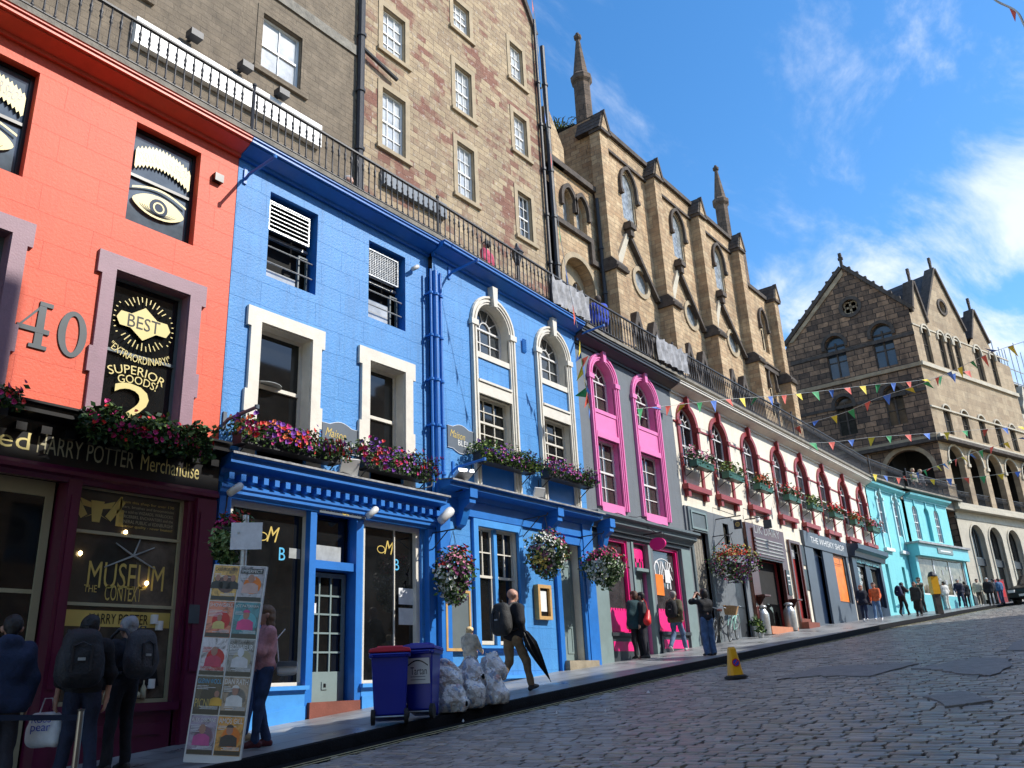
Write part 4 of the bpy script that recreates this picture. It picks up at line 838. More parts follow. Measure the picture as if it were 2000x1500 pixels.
# ================================================================== CREAM ROW
E1 = D2+.01; E2 = PA.uv(1697,1000)[0]
keys = [(1333,769),(1394.5,797.5),(1454.5,829),(1511,856),(1556.5,878.5),(1599.4,898),(1639.6,916.6),(1674,931.6)]
uc = [PA.uv(x, y, -.1)[0] for x, y in keys]; ktz = avg(*[PA.uv(x, y, -.1)[1] for x, y in keys]); print('cream', [round(q, 2) for q in uc], ktz)
hw = avg((PA.uv(1360,826)[0]-PA.uv(1317.4,799)[0])/2, (PA.uv(1420,856)[0]-PA.uv(1381,826)[0])/2)
uc = [avg(PA.uv(1360,826)[0], PA.uv(1317.4,799)[0])+(uc[i]-uc[0]) for i in range(8)]
wi = hw-.15; sl = avg(PA.uv(1333,931,-.1)[1], PA.uv(1378,968,-.1)[1]); tpz = 9.0+wi; cb0 = sl+.62
shops = dict(shed=PA.rect(1346,1036,1402,1255), dkw=PA.rect(1408,1022,1424,1065), dkd=PA.rect(1430,1123,1467,1243), pub=PA.rect(1471,1090,1546,1228), redd=PA.rect(1538,1060,1580,1222), wd=PA.rect(1583,1068,1626,1222), wo=PA.rect(1622,1080,1664,1180), nv=PA.rect(1666,1098,1741,1204))
hol = [arch(u-wi, u+wi, cb0, tpz-wi) for u in uc]
shops['nv'] = (shops['nv'][0], min(shops['nv'][1], E2-.45), shops['nv'][2], shops['nv'][3])
for k, r in shops.items():
    z0 = gw((r[0]+r[1])/2)+.0 if k in ('shed','dkd','pub','redd','wd') else (gw((r[0]+r[1])/2)+.45 if k == 'nv' else r[2])
    if k == 'pub': r = (r[0], r[1]-.25, r[2], r[3])
    shops[k] = (r[0], r[1], z0, r[3]); hol.append(rct(r[0], r[1], z0, r[3]))
TC = building('cream_building', 'long cream rendered building with eight maroon arched windows over a row of small shops', PA, E1, E2, 10.1, hol, 'cream paint', .3, jm='maroon trim')
cornice(TC, E1, E2, 10.16, 'cream trim', .42, .22)
[TC.part('string_course', MB().box(a_, b_, -.035, .01, tpz-wi-.05, tpz-wi+.0), 'maroon trim') for a_, b_ in zip([E1+.02]+[u+wi+.15 for u in uc], [u-wi-.15 for u in uc]+[E2-.02]) if b_-a_ > .05]
for i, u in enumerate(uc):
    surround(TC, u-wi, u+wi, sl, tpz, .15, .05, 'maroon trim', head=wi, key=True, moulded=False)
    sash(TC, u-wi, u+wi, cb0, tpz, .13, 2, 2, 'white trim', 'dark glass' if i in (0,1,6) else 'mid glass', .05, head=wi, fan=True, mid=True, ny2=1)
    TC.part('panel', MB().box(u-wi+.002, u+wi-.002, .1, .15, sl, cb0), 'maroon trim')
    TC.part('window_sill', MB().box(u-wi-.22, u+wi+.22, -.2, .02, sl-.16, sl).box(u-wi-.12, u-wi+.05, -.14, 0, sl-.36, sl-.14).box(u+wi-.05, u+wi+.12, -.14, 0, sl-.36, sl-.14), 'maroon trim')
def facing(T, u0, u1, z1, mat, holes=(), pr=.05, name='shop_front', d=.3):
    a = gw(u0)-.1; b_ = gw(u1)-.1; mb = MB().wall([(u0,a),(u1,b_),(u1,z1),(u0,z1)], list(holes), -pr, pr+.12)
    mb.box(u0, u0+.002, -pr, .01, a, z1).box(u1-.002, u1, -pr, .01, b_, z1).box(u0, u1, -pr, .01, z1-.002, z1)
    return T.part(name, mb, mat)
H = lambda k: rct(*shops[k])
zg1 = z(PA,(1336,989),(1426,1012)); facing(TC, E1+.02, PA.uv(1448,1050)[0], zg1, 'grey paint', [H('shed'), H('dkw'), H('dkd')])
s = shops['shed']; TC.part('shed_door', MB().box(s[0], s[1], .1, .14, s[2], s[3]), 'weathered wood'); pl = MB()
for k in range(6): u = s[0]+(s[1]-s[0])*k/6; pl.box(u+.01, u+(s[1]-s[0])/6-.01, .08, .1, s[2], s[3])
TC.part('door_planks', pl, 'weathered wood'); TC.part('door_frame', MB().strip(rct(s[0]-.12,s[1]+.12,s[2]-.1,s[3]+.7)[1:]+[(s[0]-.12,s[2]-.1)], rct(s[0],s[1],s[2]-.1,s[3])[1:]+[(s[0],s[2]-.1)], -.1, -.04), 'grey trim'); TC.part('transom_panel', MB().strip(rct(s[0],s[1],s[3]+.05,s[3]+.6), rct(s[0]+.06,s[1]-.06,s[3]+.11,s[3]+.54), -.13, -.09, closed=True), 'sage trim')
s = shops['dkw']; TC.part('window', MB().box(s[0], s[1], .05, .1, s[2], s[3]), 'brown glass'); s = shops['dkd']; TC.part('door', MB().box(s[0], s[1], .05, .1, s[2], s[3]).box(s[0]+.08, s[1]-.08, .03, .06, s[2]+.9, s[3]-.2), 'charcoal paint')
s = shops['pub']; zp = z(PA,(1460,1023),(1506,1036)); facing(TC, PA.uv(1450,1034)[0], s[1]+.5, zp, 'brown paint', [H('pub')], .12, name='dairy_front')
TC.part('dark_interior', MB().box(s[0], s[1], .2, .25, s[2], s[3]), 'interior'); TC.part('inner_door', MB().box(s[0]+1.1, s[1]-.15, .17, .19, s[2]+.15, s[3]-1.4), 'dark glass')
sg = TC.part('shutter_sign', MB().box(s[0]-.1, s[1]+.1, -.17, -.12, s[3]+.05, zp-.15), 'brown paint'); text('LIK DAIRY', TC, s[0], s[1]-.05, s[3]+.95, .26, 'curtain', -.175, parent=sg)
sh = MB()
for k in range(5): z_ = s[3]+.12+.12*k; sh.prof([(-.17,z_),(-.2,z_+.02),(-.2,z_+.05),(-.17,z_+.07)][::-1], s[0]-.05, s[1]+.05)
TC.sub(sg, 'shutter_slats', sh, 'curtain'); TC.part('doorstep', MB().box(s[0]-.05, s[1]+.05, -.32, .2, s[2]-.1, s[2]+.14), 'terracotta step')
TC.part('blackboard', MB().box(s[1]+.14, s[1]+.46, -.15, -.12, s[2]+1.25, s[2]+2.1), 'black paint')
TC.part('chalk_lines', MB().box(s[1]+.18, s[1]+.42, -.153, -.151, s[2]+1.88, s[2]+1.94).box(s[1]+.2, s[1]+.4, -.153, -.151, s[2]+1.72, s[2]+1.75).box(s[1]+.2, s[1]+.38, -.153, -.151, s[2]+1.6, s[2]+1.63), 'white letter')
for u in (s[0]-.5, s[1]+.06): TC.part('shelf', MB().box(u, u+.5, -.42, -.1, s[2]+1.05, s[2]+1.10).prof([(-.12,s[2]+.75),(-.36,s[2]+1.05),(-.12,s[2]+1.05)][::-1], u+.2, u+.26), 'brown paint')
s = shops['redd']; facing(TC, s[0]-.12, s[1]+.6, s[3]+.12, 'cream paint', [H('redd')], .02, name='door_bay'); TC.part('door', MB().box(s[0], s[1], .12, .16, s[2]+.25, s[3]-.5), 'maroon trim'); TC.part('transom_light', MB().box(s[0], s[1], .10, .11, s[3]-.5, s[3]), 'curtained glass'); TC.part('doorstep', MB().box(s[0]-.1, s[1]+.15, -.35, .1, s[2]-.1, s[2]+.16).box(s[0]-.05, s[1]+.1, -.1, .1, s[2]+.1, s[2]+.3), 'red sandstone step'); TC.part('door_frame', MB().strip(rct(s[0]-.12,s[1]+.12,s[2]-.1,s[3]+.1)[1:]+[(s[0]-.12,s[2]-.1)], rct(s[0],s[1],s[2]-.1,s[3])[1:]+[(s[0],s[2]-.1)], -.1, -.02), 'brown paint')
TC.part('poster', MB().box(s[1]+.25, s[1]+.75, -.05, -.03, s[2]+2.25, s[2]+3.0), 'dark number'); TC.part('poster', MB().box(s[1]+.25, s[1]+.8, -.05, -.03, s[2]+1.35, s[2]+2.1), 'black paint')
s = shops['wd']; s2w = shops['wo']; wz = z(PA,(1568,1041),(1649,1058)); wu0, wu1 = PA.uv(1572,1100)[0], PA.uv(1653,1100)[0]; facing(TC, wu0, wu1, wz, 'slate paint', [H('wd'), H('wo')], .08, name='whisky_shop_front')
sgn = TC.part('fascia_board', MB().box(wu0, wu1, -.12, -.08, wz-.6, wz-.02), 'slate paint'); text('THE WHISKY SHOP', TC, wu0+.7, wu1-.4, wz-.30, .24, 'white letter', -.125, parent=sgn)
TC.part('door', MB().box(s[0], s[1], .1, .14, s[2], s[3]), 'navy paint'); TC.part('window', MB().strip(rct(*s2w), rct(s2w[0]+.06,s2w[1]-.2,s2w[2]+.06,s2w[3]-.06), -.02, .06, closed=True), 'charcoal paint'); op = TC.part('orange_display', MB().box(s2w[0]+.05, s2w[1]-.19, .02, .05, s2w[2]+.05, s2w[3]-.05), 'orange poster')

s = shops['nv']; nz = z(PA,(1650,1053,-.5),(1727,1077,-.5)); n0, n1 = PA.uv(1657,1090)[0], E2-.1; facing(TC, n0, n1, nz-.25, 'navy paint', [H('nv')], .14, name='navy_shop_front')
TC.part('shop_cornice', MB().prof([(.0,nz-.5),(-.3,nz-.5),(-.34,nz-.3),(-.5,nz-.2),(-.5,nz),(0,nz+.05)][::-1], n0-.05, n1+.1), 'navy paint'); text('THE WHISKY SHOP', TC, n0+.5, n1-.5, nz-.62, .2, 'aqua trim', -.16)
w = shopwin(TC, s[0], s[1], s[2], s[3], 'navy paint', 'brown glass', .1, -.02); TC.part('panel', MB().box(s[0]+(s[1]-s[0])*.42, s[0]+(s[1]-s[0])*.62, -.06, .02, s[2], s[3]), 'navy paint')
for k, t_ in enumerate(('THE', 'WHISKY', 'SHOP')): text(t_, TC, s[0]+.3+(.2 if t_ != 'WHISKY' else 0), s[0]+1.2-(.2 if t_ != 'WHISKY' else 0), s[3]-.25-.28*k, .15, 'white letter', .03, parent=w)
# ================================================================== AQUA PAIR
plain('pale aqua trim', (.42,.70,.72), .5, var=.06)
def fspec(P, x0, y0, x1, y1): return P.rect(x0, y0, x1, y1)
F2 = PB.uv(1777,1068)[0]; w1 = PB.rect(1707.7,957,1733,1041); w2 = PB.rect(1738.5,968,1764,1049.5); topz = avg(w1[3], w2[3]); botz = avg(w1[2], w2[2]); wd_ = (w1[1]-w1[0]+w2[1]-w2[0])/4*1.0
cs = [(w1[0]+w1[1])/2, (w2[0]+w2[1])/2]; gd = PB.rect(1734,1102,1747,1200); gw_ = PB.rect(1760.5,1107,1779,1160)
TQ = building('turquoise_building', 'turquoise building with two tall narrow arched windows, a plain door and a small square window', PB, -.3, F2, 10.0, [arch(c-wd_, c+wd_, botz, topz-wd_) for c in cs]+[rct(gd[0],gd[1],gw(44.5),gd[3]), rct(gw_[0],gw_[1]-.2,gw_[2],gw_[3])], 'aqua paint', .25, jm='aqua paint')
cornice(TQ, -.2, F2, 10.15, 'aqua trim', .32, .2)
for c in cs:
    surround(TQ, c-wd_, c+wd_, botz-.75, topz, .12, .05, 'pale aqua trim', head=wd_, moulded=False, key=True); sash(TQ, c-wd_, c+wd_, botz, topz, .05, 2, 2, 'white trim', 'sky glass', .05, head=wd_); TQ.part('window_sill', MB().box(c-wd_-.2, c+wd_+.2, -.15, .02, botz-.9, botz-.75), 'white trim'); TQ.part('panel', MB().box(c-wd_, c+wd_, -.01, .02, botz-.75, botz-.05), 'aqua trim')
TQ.part('door', MB().box(gd[0], gd[1], .15, .2, gw(44.5), gd[3]), 'curtain'); TQ.part('window', MB().box(gw_[0], gw_[1]-.2, .15, .2, gw_[2], gw_[3]), 'shop glass')
TQ.part('pilaster', MB().box(F2-.45, F2-.1, -.06, .02, gw(47)-.2, 9.7), 'aqua trim')
G2 = PC2.uv(1855,1030)[0]; aw = [PC2.rect(1779,985,1803,1054), PC2.rect(1801,991,1826.5,1057), PC2.rect(1822,995.7,1845,1063)]
tz_ = avg(*[r[3] for r in aw]); bz_ = avg(*[r[2] for r in aw]); cc_ = [(r[0]+r[1])/2 for r in aw]; hw2 = avg(*[(r[1]-r[0])/2 for r in aw])*.95
TS = building('turquoise_shop_building', 'turquoise corner shop building with three arched windows close together over a projecting glazed shopfront', PC2, -.25, G2, 10.0, [arch(c-hw2, c+hw2, bz_, tz_-hw2) for c in cc_], 'aqua paint', .3, jm='aqua trim')
cornice(TS, -.1, G2+.1, 10.15, 'aqua trim', .34, .2)
for i, c in enumerate(cc_): 
    if i != 1: sash(TS, c-hw2, c+hw2, bz_, tz_, .06, 2, 2, 'white trim', 'sky glass', .05, head=hw2)
    else: TS.part('blind_panel', MB().prism(arch(c-hw2, c+hw2, bz_, tz_-hw2), .15, .2), 'aqua trim')
    TS.part('keystone', MB().box(c-.06, c+.06, -.06, .02, tz_-.05, tz_+.3), 'aqua trim')
sc = PC2.uv(1786,1055,-.6), PC2.uv(1870,1069,-.6); szt = avg(sc[0][1], sc[1][1]); sfb = avg(PC2.uv(1795,1086,-.5)[1], PC2.uv(1874,1094,-.5)[1]); su0, su1 = PC2.uv(1791,1075,-.5)[0], G2+.1; sg0 = gw(49)
TS.part('shop_cornice', MB().box(su0-.1, su1+.1, -.75, .02, szt-.1, szt), 'lead flashing'); fb_ = TS.part('fascia_board', MB().box(su0, su1, -.62, .0, sfb, szt-.1), 'aqua trim')
nb_ = TS.part('name_board', MB().box((su0+su1)/2-.9, (su0+su1)/2+.9, -.66, -.6, (sfb+szt)/2-.14, (sfb+szt)/2+.14), 'sage trim'); TS.sub(nb_, 'faded_lettering', MB().box((su0+su1)/2-.6, (su0+su1)/2+.6, -.663, -.66, (sfb+szt)/2-.03, (sfb+szt)/2+.03), 'white letter')
for u in (su0, su1-.25): TS.part('pilaster', MB().box(u, u+.25, -.35, 0, sg0-.4, sfb), 'aqua trim')
f = MB().strip(rct(su0+.25,su1-.25,sg0+.6,sfb), rct(su0+.32,su1-.32,sg0+.67,sfb-.06), -.3, -.24, closed=True)
for k in (1, 2): u = su0+.25+(su1-su0-.5)*k/3; f.box(u-.04, u+.04, -.3, -.24, sg0+.6, sfb)
w = TS.part('shop_window', f, 'white trim'); TS.sub(w, 'pane', MB().box(su0+.3, su1-.3, -.27, -.26, sg0+.65, sfb-.05), 'shop glass'); TS.part('stall_riser', MB().box(su0+.2, su1-.2, -.32, 0, sg0-.4, sg0+.6), 'aqua trim')
dsp = MB()
for k in range(14): u = random.uniform(su0+.4, su1-.5); z_ = random.uniform(sg0+.8, sfb-.5); dsp.box(u, u+random.uniform(.12,.3), -.285, -.28, z_, z_+random.uniform(.1,.3))
TS.sub(w, 'window_display', dsp, 'curtain')
# ================================================================== CORNER BLOCK: arcaded shops with gabled halls above
def eu(x, y): return PE.uv(x, y)
LA = [PE.rect(1892,1024,1929,1165), PE.rect(1930,1030,1965,1165), PE.rect(1967,1037,2002,1165)]
EL = 12.6; zb0 = gw(54)
lz = [avg(9.15, 9.2)]*5; cen = [1.95, 4.15, 6.5, 8.9, 11.3]; rw = .78
UA = [1.75, 4.1, 6.45, 8.8, 11.15]; ur = .88
MW = [1.85, 4.05, 6.2, 8.35, 10.4]; TW = [(1.35, .42), (3.25, .36), (4.25, .36), (5.25, .36), (8.0, .48), (10.1, .4)]
hol = [arch(c-rw, c+rw, zb0+.0, 9.2-rw) for c in cen]+[arch(c-ur, c+ur, 10.45, 13.9-ur) for c in UA if c < 11.5]
hol += [arch(c-.42, c+.42, 14.45+.2, 16.35-.3) for c in MW]+[arch(a-r, a+r, 19.15, 21.6-r) for a, r in TW]
TI = Thing('corner_building', 'big gabled stone corner building with open arcades, lancet windows and a soot blackened side gable', 'building', PE, (5, 0, gw(54)))
roofl = [(0,gw(53)-.3),(EL,gw(64)-.3),(EL,21.0),(10.6,21.1),(10.1,22.2),(8.8,24.4),(7.6,22.0),(7.0,21.4),(6.9,22.4),(4.45,26.35),(2.0,22.4),(1.9,21.9),(1.15,24.6),(.35,22.3),(0,22.2)]
pale = [i for i in range(0)]
mb = MB().wall([(0,10.2),(EL,10.2)]+roofl[2:], hol[5:]+[[(4.45+.42*math.cos(t*math.pi/8), 23.6+.42*math.sin(t*math.pi/8)) for t in range(16)]], 0, .35, 0, 0)
TI.part('wall', mb, 'arcade stone'); TI.part('arcade_wall', MB().wall([(0,gw(53)-.3),(EL,gw(64)-.3),(EL,10.2),(0,10.2)], hol[:5], -.08, .5), 'pale stone')
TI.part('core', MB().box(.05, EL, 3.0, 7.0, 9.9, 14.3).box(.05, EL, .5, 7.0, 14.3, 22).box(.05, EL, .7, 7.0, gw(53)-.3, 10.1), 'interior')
TI.part('balcony_floor', MB().box(-.2, EL+.2, -.45, 3, 10.0, 10.3).box(-.25, EL+.2, -.52, .0, 9.9, 10.02), 'pale stone')
TI.part('string_course', MB().box(0, EL, -.14, .02, 18.75, 19.0).box(0, EL, -.22, .02, 14.2, 14.42).box(0, EL, -.09, .02, 16.1, 16.2).box(0, EL, -.05, .02, 21.4, 21.5).box(0, EL, -.12, .0, 9.45, 9.6), 'pale stone')
TI.part('dark_ledge', MB().box(-.1, EL, -.45, .02, 14.0, 14.2), 'dark stone')
for i, c in enumerate(cen):
    surround(TI, c-rw, c+rw, zb0, 9.2, .10, .14, 'pale stone', head=rw, moulded=False, impost=False)
    w = sash(TI, c-rw, c+rw, zb0+2.6, 9.2, .16, 3, 1, 'black paint' if i else 'grey trim', 'dark glass', .08, head=rw, mid=False)
    TI.part('shop_window', MB().box(c-rw+.05, c+rw-.05, .18, .22, zb0+.3, zb0+2.3), 'brown glass' if i != 1 else 'dark glass'); TI.part('fascia_board', MB().box(c-rw, c+rw, .1, .17, zb0+2.2, zb0+2.6), 'charcoal paint')
for c in UA:
    surround(TI, c-ur, c+ur, 12.9, 13.9, .12, .06, 'pale stone', head=ur, moulded=False, impost=False); TI.part('column_capital', MB().box(c-ur-.24, c-ur+.02, -.1, .4, 12.75, 12.95), 'pale stone')
for c in MW:
    surround(TI, c-.42, c+.42, 16.1, 16.46, .1, .08, 'pale stone', head=.36, moulded=False, impost=False); sash(TI, c-.42, c+.42, 14.65, 16.46, .12, 2, 1, 'dark stone', 'brown glass', .04, head=.36)
for a, r in TW:
    surround(TI, a-r, a+r, 21.0, 21.6, .12, .1, 'pale stone', head=r, moulded=False, impost=False); sash(TI, a-r, a+r, 19.15, 21.6, .14, 2, 1, 'dark stone', 'brown glass', .04, head=r)
TI.part('round_window', MB().strip([(4.45+.6*math.cos(t*math.pi/10), 23.6+.6*math.sin(t*math.pi/10)) for t in range(20)], [(4.45+.42*math.cos(t*math.pi/10), 23.6+.42*math.sin(t*math.pi/10)) for t in range(20)], -.08, .02, closed=True).box(4.05, 4.85, .2, .22, 23.2, 24.0), 'dark stone')
cop = MB()
def coping(pts, w=.16, y0=-.14, y1=.5, m=0):
    for a, b_ in zip(pts[:-1], pts[1:]):
        a = Vector((a[0], 0, a[1])); b_ = Vector((b_[0], 0, b_[1])); d = (b_-a).normalized(); nrm = Vector((-d.z, 0, d.x))
        if nrm.z < 0: nrm = -nrm
        cop.prism([(a.x,a.z),(b_.x,b_.z),((b_+nrm*w).x,(b_+nrm*w).z),((a+nrm*w).x,(a+nrm*w).z)], y0, y1, m)
def finial(mb, u, z, s=1., d=.1):
    mb.box(u-.07*s, u+.07*s, d-.07*s, d+.07*s, z, z+.5*s).box(u-.13*s, u+.13*s, d-.06*s, d+.06*s, z+.45*s, z+.58*s).box(u-.08*s, u+.08*s, d-.08*s, d+.08*s, z+.58*s, z+.85*s)
coping([(2.0,22.4),(4.45,26.35),(6.9,22.4)]); coping([(.35,22.3),(1.15,24.6),(1.9,21.9)]); coping([(7.6,22.0),(8.8,24.4),(10.1,22.2)])
for u, z_ in ((4.45,26.4),(1.15,24.7),(8.8,24.5)): finial(cop, u, z_, 1.0)
TI.part('gable_coping', cop, 'dark stone')
# steep slate roofs behind the street gables
rf = MB()
for u0, u1, zt_, zb_ in ((2.0,6.9,26.2,22.2),(.3,1.95,24.4,22.2),(7.6,10.1,24.2,22.0)):
    um = (u0+u1)/2; rf.add([(u0,.3,zb_),(u1,.3,zb_),(um,.3,zt_),(u0,5,zb_),(u1,5,zb_),(um,5,zt_)], [(0,2,5,3),(1,4,5,2),(0,1,2),(3,5,4)])
TI.part('roof', rf, 'slate roof')
# side gable (dark), built in its own plane but a part of the same building
def gpart(name, mb, mat, smooth=False):
    mb.v = [(v[0], -v[1], v[2]) for v in mb.v]; mb.f = [f[::-1] for f in mb.f]
    o = mb.build(name, mat); o.parent = TI.e; o.matrix_parent_inverse = TI.e.matrix_world.inverted(); o.matrix_world = PG.M; return o
TI.e.matrix_world = PE.M @ Matrix.Translation(TI.off); bpy.context.view_layer.update()
def gy(x, y): r = PG.uv(x, y); return r
ap = gy(1644,524); GE = 7.7
def vwin(a, b_, z0, z1): return (a, b_, z0, z1)
WT = [(4.75, .62), (1.85, .62)]; WM = [(4.85, .55), (1.9, .55)]
gh = [arch(c-r, c+r, 19.15, 22.0-r) for c, r in WT]+[arch(c-r, c+r, 15.4, 17.9-r) for c, r in WM]+[arch(.55, 3.2, 10.3, 13.8-1.325)]+[[(3.35+.5*math.cos(t*math.pi/8), 23.65+.5*math.sin(t*math.pi/8)) for t in range(16)]]
gpart('side_wall', MB().wall([(-.0,gw(53)-.3),(GE+1.5,gw(53)-.3),(GE+1.5,19.5),(GE,22.3),(ap[0],ap[1]),(0,22.5)], gh, 0, .35), 'sooty stone')
gpart('side_core', MB().box(.4, GE, .5, 3, 14.2, 22).box(.4, GE+1.4, 2.5, 3, gw(53)-.3, 14.2).box(.05, .4, .5, 1.0, 10.2, 22), 'interior')
gpart('string_course', MB().box(-.02, GE+.3, -.10, .02, 18.72, 18.96).box(-.02, GE, -.14, .02, 14.2, 14.42), 'arcade stone')
gpart('dark_band', MB().box(-.02, GE, -.05, .0, 20.75, 20.98).box(-.02, GE, -.05, .0, 17.15, 17.35).box(-.02, GE+.3, -.34, .0, 13.98, 14.2), 'dark stone')
for c, r in WT+WM:
    zt_, zb_ = (22.0, 19.15) if (c, r) in WT else (17.9, 15.4)
    a = arch(c-r-.2, c+r+.2, zt_-r-.25, zt_-r, 14, r+.2)[1:]+[(c-r-.2, zt_-r-.25)]; b2_ = arch(c-r, c+r, zt_-r-.25, zt_-r, 14, r)[1:]+[(c-r, zt_-r-.25)]
    gpart('hood_mould', MB().strip(a, b2_, -.1, .02), 'dark stone')
    f = MB().strip(arch(c-r, c+r, zb_, zt_-r), arch(c-r+.06, c+r-.06, zb_+.06, zt_-r), .2, .3, closed=True).box(c-.05, c+.05, .19, .31, zb_, zt_-r*.7).box(c-r, c+r, .2, .28, zt_-r-.1, zt_-r+.02).box(c-r, c+r, .22, .28, (zb_+zt_-r)/2-.03, (zb_+zt_-r)/2+.03)
    gpart('window', f, 'dark stone'); gpart('pane', MB().prism(arch(c-r+.02, c+r-.02, zb_, zt_-r), .27, .28), 'mid glass' if (c, r) in WT else 'brown glass')
gpart('round_window', MB().strip([(3.35+.72*math.cos(t*math.pi/10), 23.65+.72*math.sin(t*math.pi/10)) for t in range(20)], [(3.35+.5*math.cos(t*math.pi/10), 23.65+.5*math.sin(t*math.pi/10)) for t in range(20)], -.08, .02, closed=True), 'dark stone'); gpart('pane', MB().box(2.8, 3.9, .25, .27, 23.1, 24.2), 'mid glass'); tr_ = MB()
for k_ in range(4): cx_, cz_ = 3.35+.25*math.cos(k_*1.5708+.785), 23.65+.25*math.sin(k_*1.5708+.785); tr_.strip([(cx_+.25*math.cos(t*math.pi/6), cz_+.25*math.sin(t*math.pi/6)) for t in range(12)], [(cx_+.18*math.cos(t*math.pi/6), cz_+.18*math.sin(t*math.pi/6)) for t in range(12)], .12, .24, closed=True)
gpart('tracery', tr_, 'arcade stone')
gpart('arch_moulding', MB().strip(arch(.3, 3.45, 12.3, 12.475, 16, 1.575)[1:]+[(.3,12.3)], arch(.55, 3.2, 12.3, 12.475, 16, 1.325)[1:]+[(.55,12.3)], -.06, .02), 'arcade stone')
cop = MB(); coping([(GE+.15,22.2),(ap[0],ap[1]),(-.1,22.4)], .22, -.14, .5)
for i in range(1, 8):
    for (p, q) in (((GE,22.3), ap), (ap, (0,22.5))): a = p[0]+(q[0]-p[0])*i/8; z_ = p[1]+(q[1]-p[1])*i/8; cop.box(a-.1, a+.1, -.12, .1, z_+.2, z_+.42)
finial(cop, ap[0], ap[1]+.1, 1.2); gpart('gable_coping', cop, 'dark stone')
gpart('gable_moulding', MB().prism([(GE-.4,22.3),(GE-.1,22.3),(ap[0],ap[1]-.1),(ap[0],ap[1]-.5)], -.07, 0), 'arcade stone')
gpart('roof', MB().add([(-.0,.25,22.45),(GE,.25,22.25),(ap[0],.25,ap[1]-.05),(-.0,-4+4.25+4,22.45)], [(0,1,2)]).add([(GE+1.6,.4,20.6),(GE,.2,22.3),(ap[0],.2,ap[1]-.1),(ap[0],9,ap[1]-.1),(GE+1.6,9,20.6)], [(0,1,2,3,4)]).add([(-.0,.2,22.5),(ap[0],.2,ap[1]-.1),(ap[0],9,ap[1]-.1),(-.0,9,22.5)], [(0,3,2,1)]), 'slate roof')
gpart('rear_wing', MB().box(GE, GE+5, -5, -.4+.0, gw(53), 20.4), 'sooty stone') if False else None
# narrow dark passage building between turquoise shop and corner building
TI.part('passage_wall', MB().box(-1.9, -.02, 2.2, 2.6, gw(52)-.4, 10.0), 'dark stone')
# ================================================================== tenement beyond the corner block
PF = Plane(*[float(v) for v in PE.w(EL+.05, 0, 0)[:2]], -15.5)
hol = [rct(.6+k*2.0, 1.55+k*2.0, z0, z0+1.8) for k in range(5) for z0 in (5.2, 7.9, 11.6, 14.8)]
TF = building('far_tenement', 'pale grey stone tenement with carved dormer heads at the far right, scaffolding on its roof', PF, 0, 12, 17.6, hol, 'pale stone', .25, back=5, zb=gw(66)-1)
for h in hol: sash(TF, h[0][0], h[1][0], h[0][1], h[2][1], .15, 2, 2, 'white trim', 'curtained glass', .06)
for k in range(5):
    u = 1.07+k*2.0; TF.part('dormer', MB().prism([(u-.75,17.6),(u+.75,17.6),(u+.75,18.2),(u+.4,18.7),(u+.3,19.2),(u,19.8),(u-.3,19.2),(u-.4,18.7),(u-.75,18.2)], -.05, .35), 'pale stone')
TF.part('roof', MB().add([(0,.3,17.6),(12,.3,17.6),(12,3.5,21.3),(0,3.5,21.3)], [(0,1,2,3)]), 'slate roof')
ch = MB().box(2.6, 5.2, 3, 4, 19, 23.4)
for k in range(5): ch.lathe((2.9+k*.5,3.5,23.4), [(.14,0),(.12,.5),(.15,.55),(0,.55)], 8)
TF.part('chimney', ch, 'dark stone')
TX = Thing('scaffolding', 'grey scaffold poles and boards standing on the far tenement roof', 'scaffolding', PF, (1, 0, 17.6)); sp_ = MB()
for k in range(6): u = -1.0+k*.9; sp_.tube([(u,.4,18.2),(u,.4,22.6+random.random())], .035, 5); sp_.tube([(u,1.6,18.8),(u,1.6,22.9+random.random())], .035, 5)
TX.part('pole', sp_, 'tin'); TX.part('rail', MB().tube([(-1.3,.4,20.2),(4,.4,20.2)], .035, 5).tube([(-1.3,.4,21.2),(4,.4,21.2)], .035, 5).tube([(-1.3,.4,19.4),(4,.4,19.4)], .035, 5), 'tin'); TX.part('boards', MB().box(-1.2, 3.8, .4, 1.6, 20.05, 20.12), 'weathered wood')
# ================================================================== terrace above the shops
mb = MB()
def deckprof(P, u0, u1): mb.prof([(3.2,DECK-.4),(.02,DECK-.4),(.02,DECK+.03),(-.46,DECK+.03),(-.46,DECK+.17),(3.2,DECK+.17)][::-1], u0, u1)
o = MB().prof([(3.1,DECK-.4),(.02,DECK-.4),(.02,DECK+.10),(-.35,DECK+.10),(-.35,DECK+.19),(3.1,DECK+.19)][::-1], 18.5, 42.5).build('terrace_walkway', 'deck stone'); o.matrix_world = PA.M; tag(o, kind='structure')
for a_, b_ in ((-.3, 7.2), (7.2, 12), (12, 18.5)):
    q = MB().prof([(3.1,DECK-.4),(.02,DECK-.4),(.02,DECK+.10),(-.35,DECK+.10),(-.35,DECK+.19),(3.1,DECK+.19)][::-1], a_, b_); q.v = [(x, y, z_+DZ(PA, x)) for x, y, z_ in q.v]; o = q.build('terrace_walkway', 'deck stone'); o.matrix_world = PA.M; tag(o, kind='structure')
o = MB().prof([(5,DECK-.4),(.02,DECK-.4),(.02,DECK+.10),(-.35,DECK+.10),(-.35,DECK+.19),(5,DECK+.19)][::-1], -.1, 5.0).build('terrace_walkway', 'deck stone'); o.matrix_world = PB.M; tag(o, kind='structure')
o = MB().prof([(5,DECK-.4),(.02,DECK-.4),(.02,DECK+.10),(-.35,DECK+.10),(-.35,DECK+.19),(5,DECK+.19)][::-1], -.5, 6.4).build('terrace_walkway', 'deck stone'); o.matrix_world = PC2.M; tag(o, kind='structure')
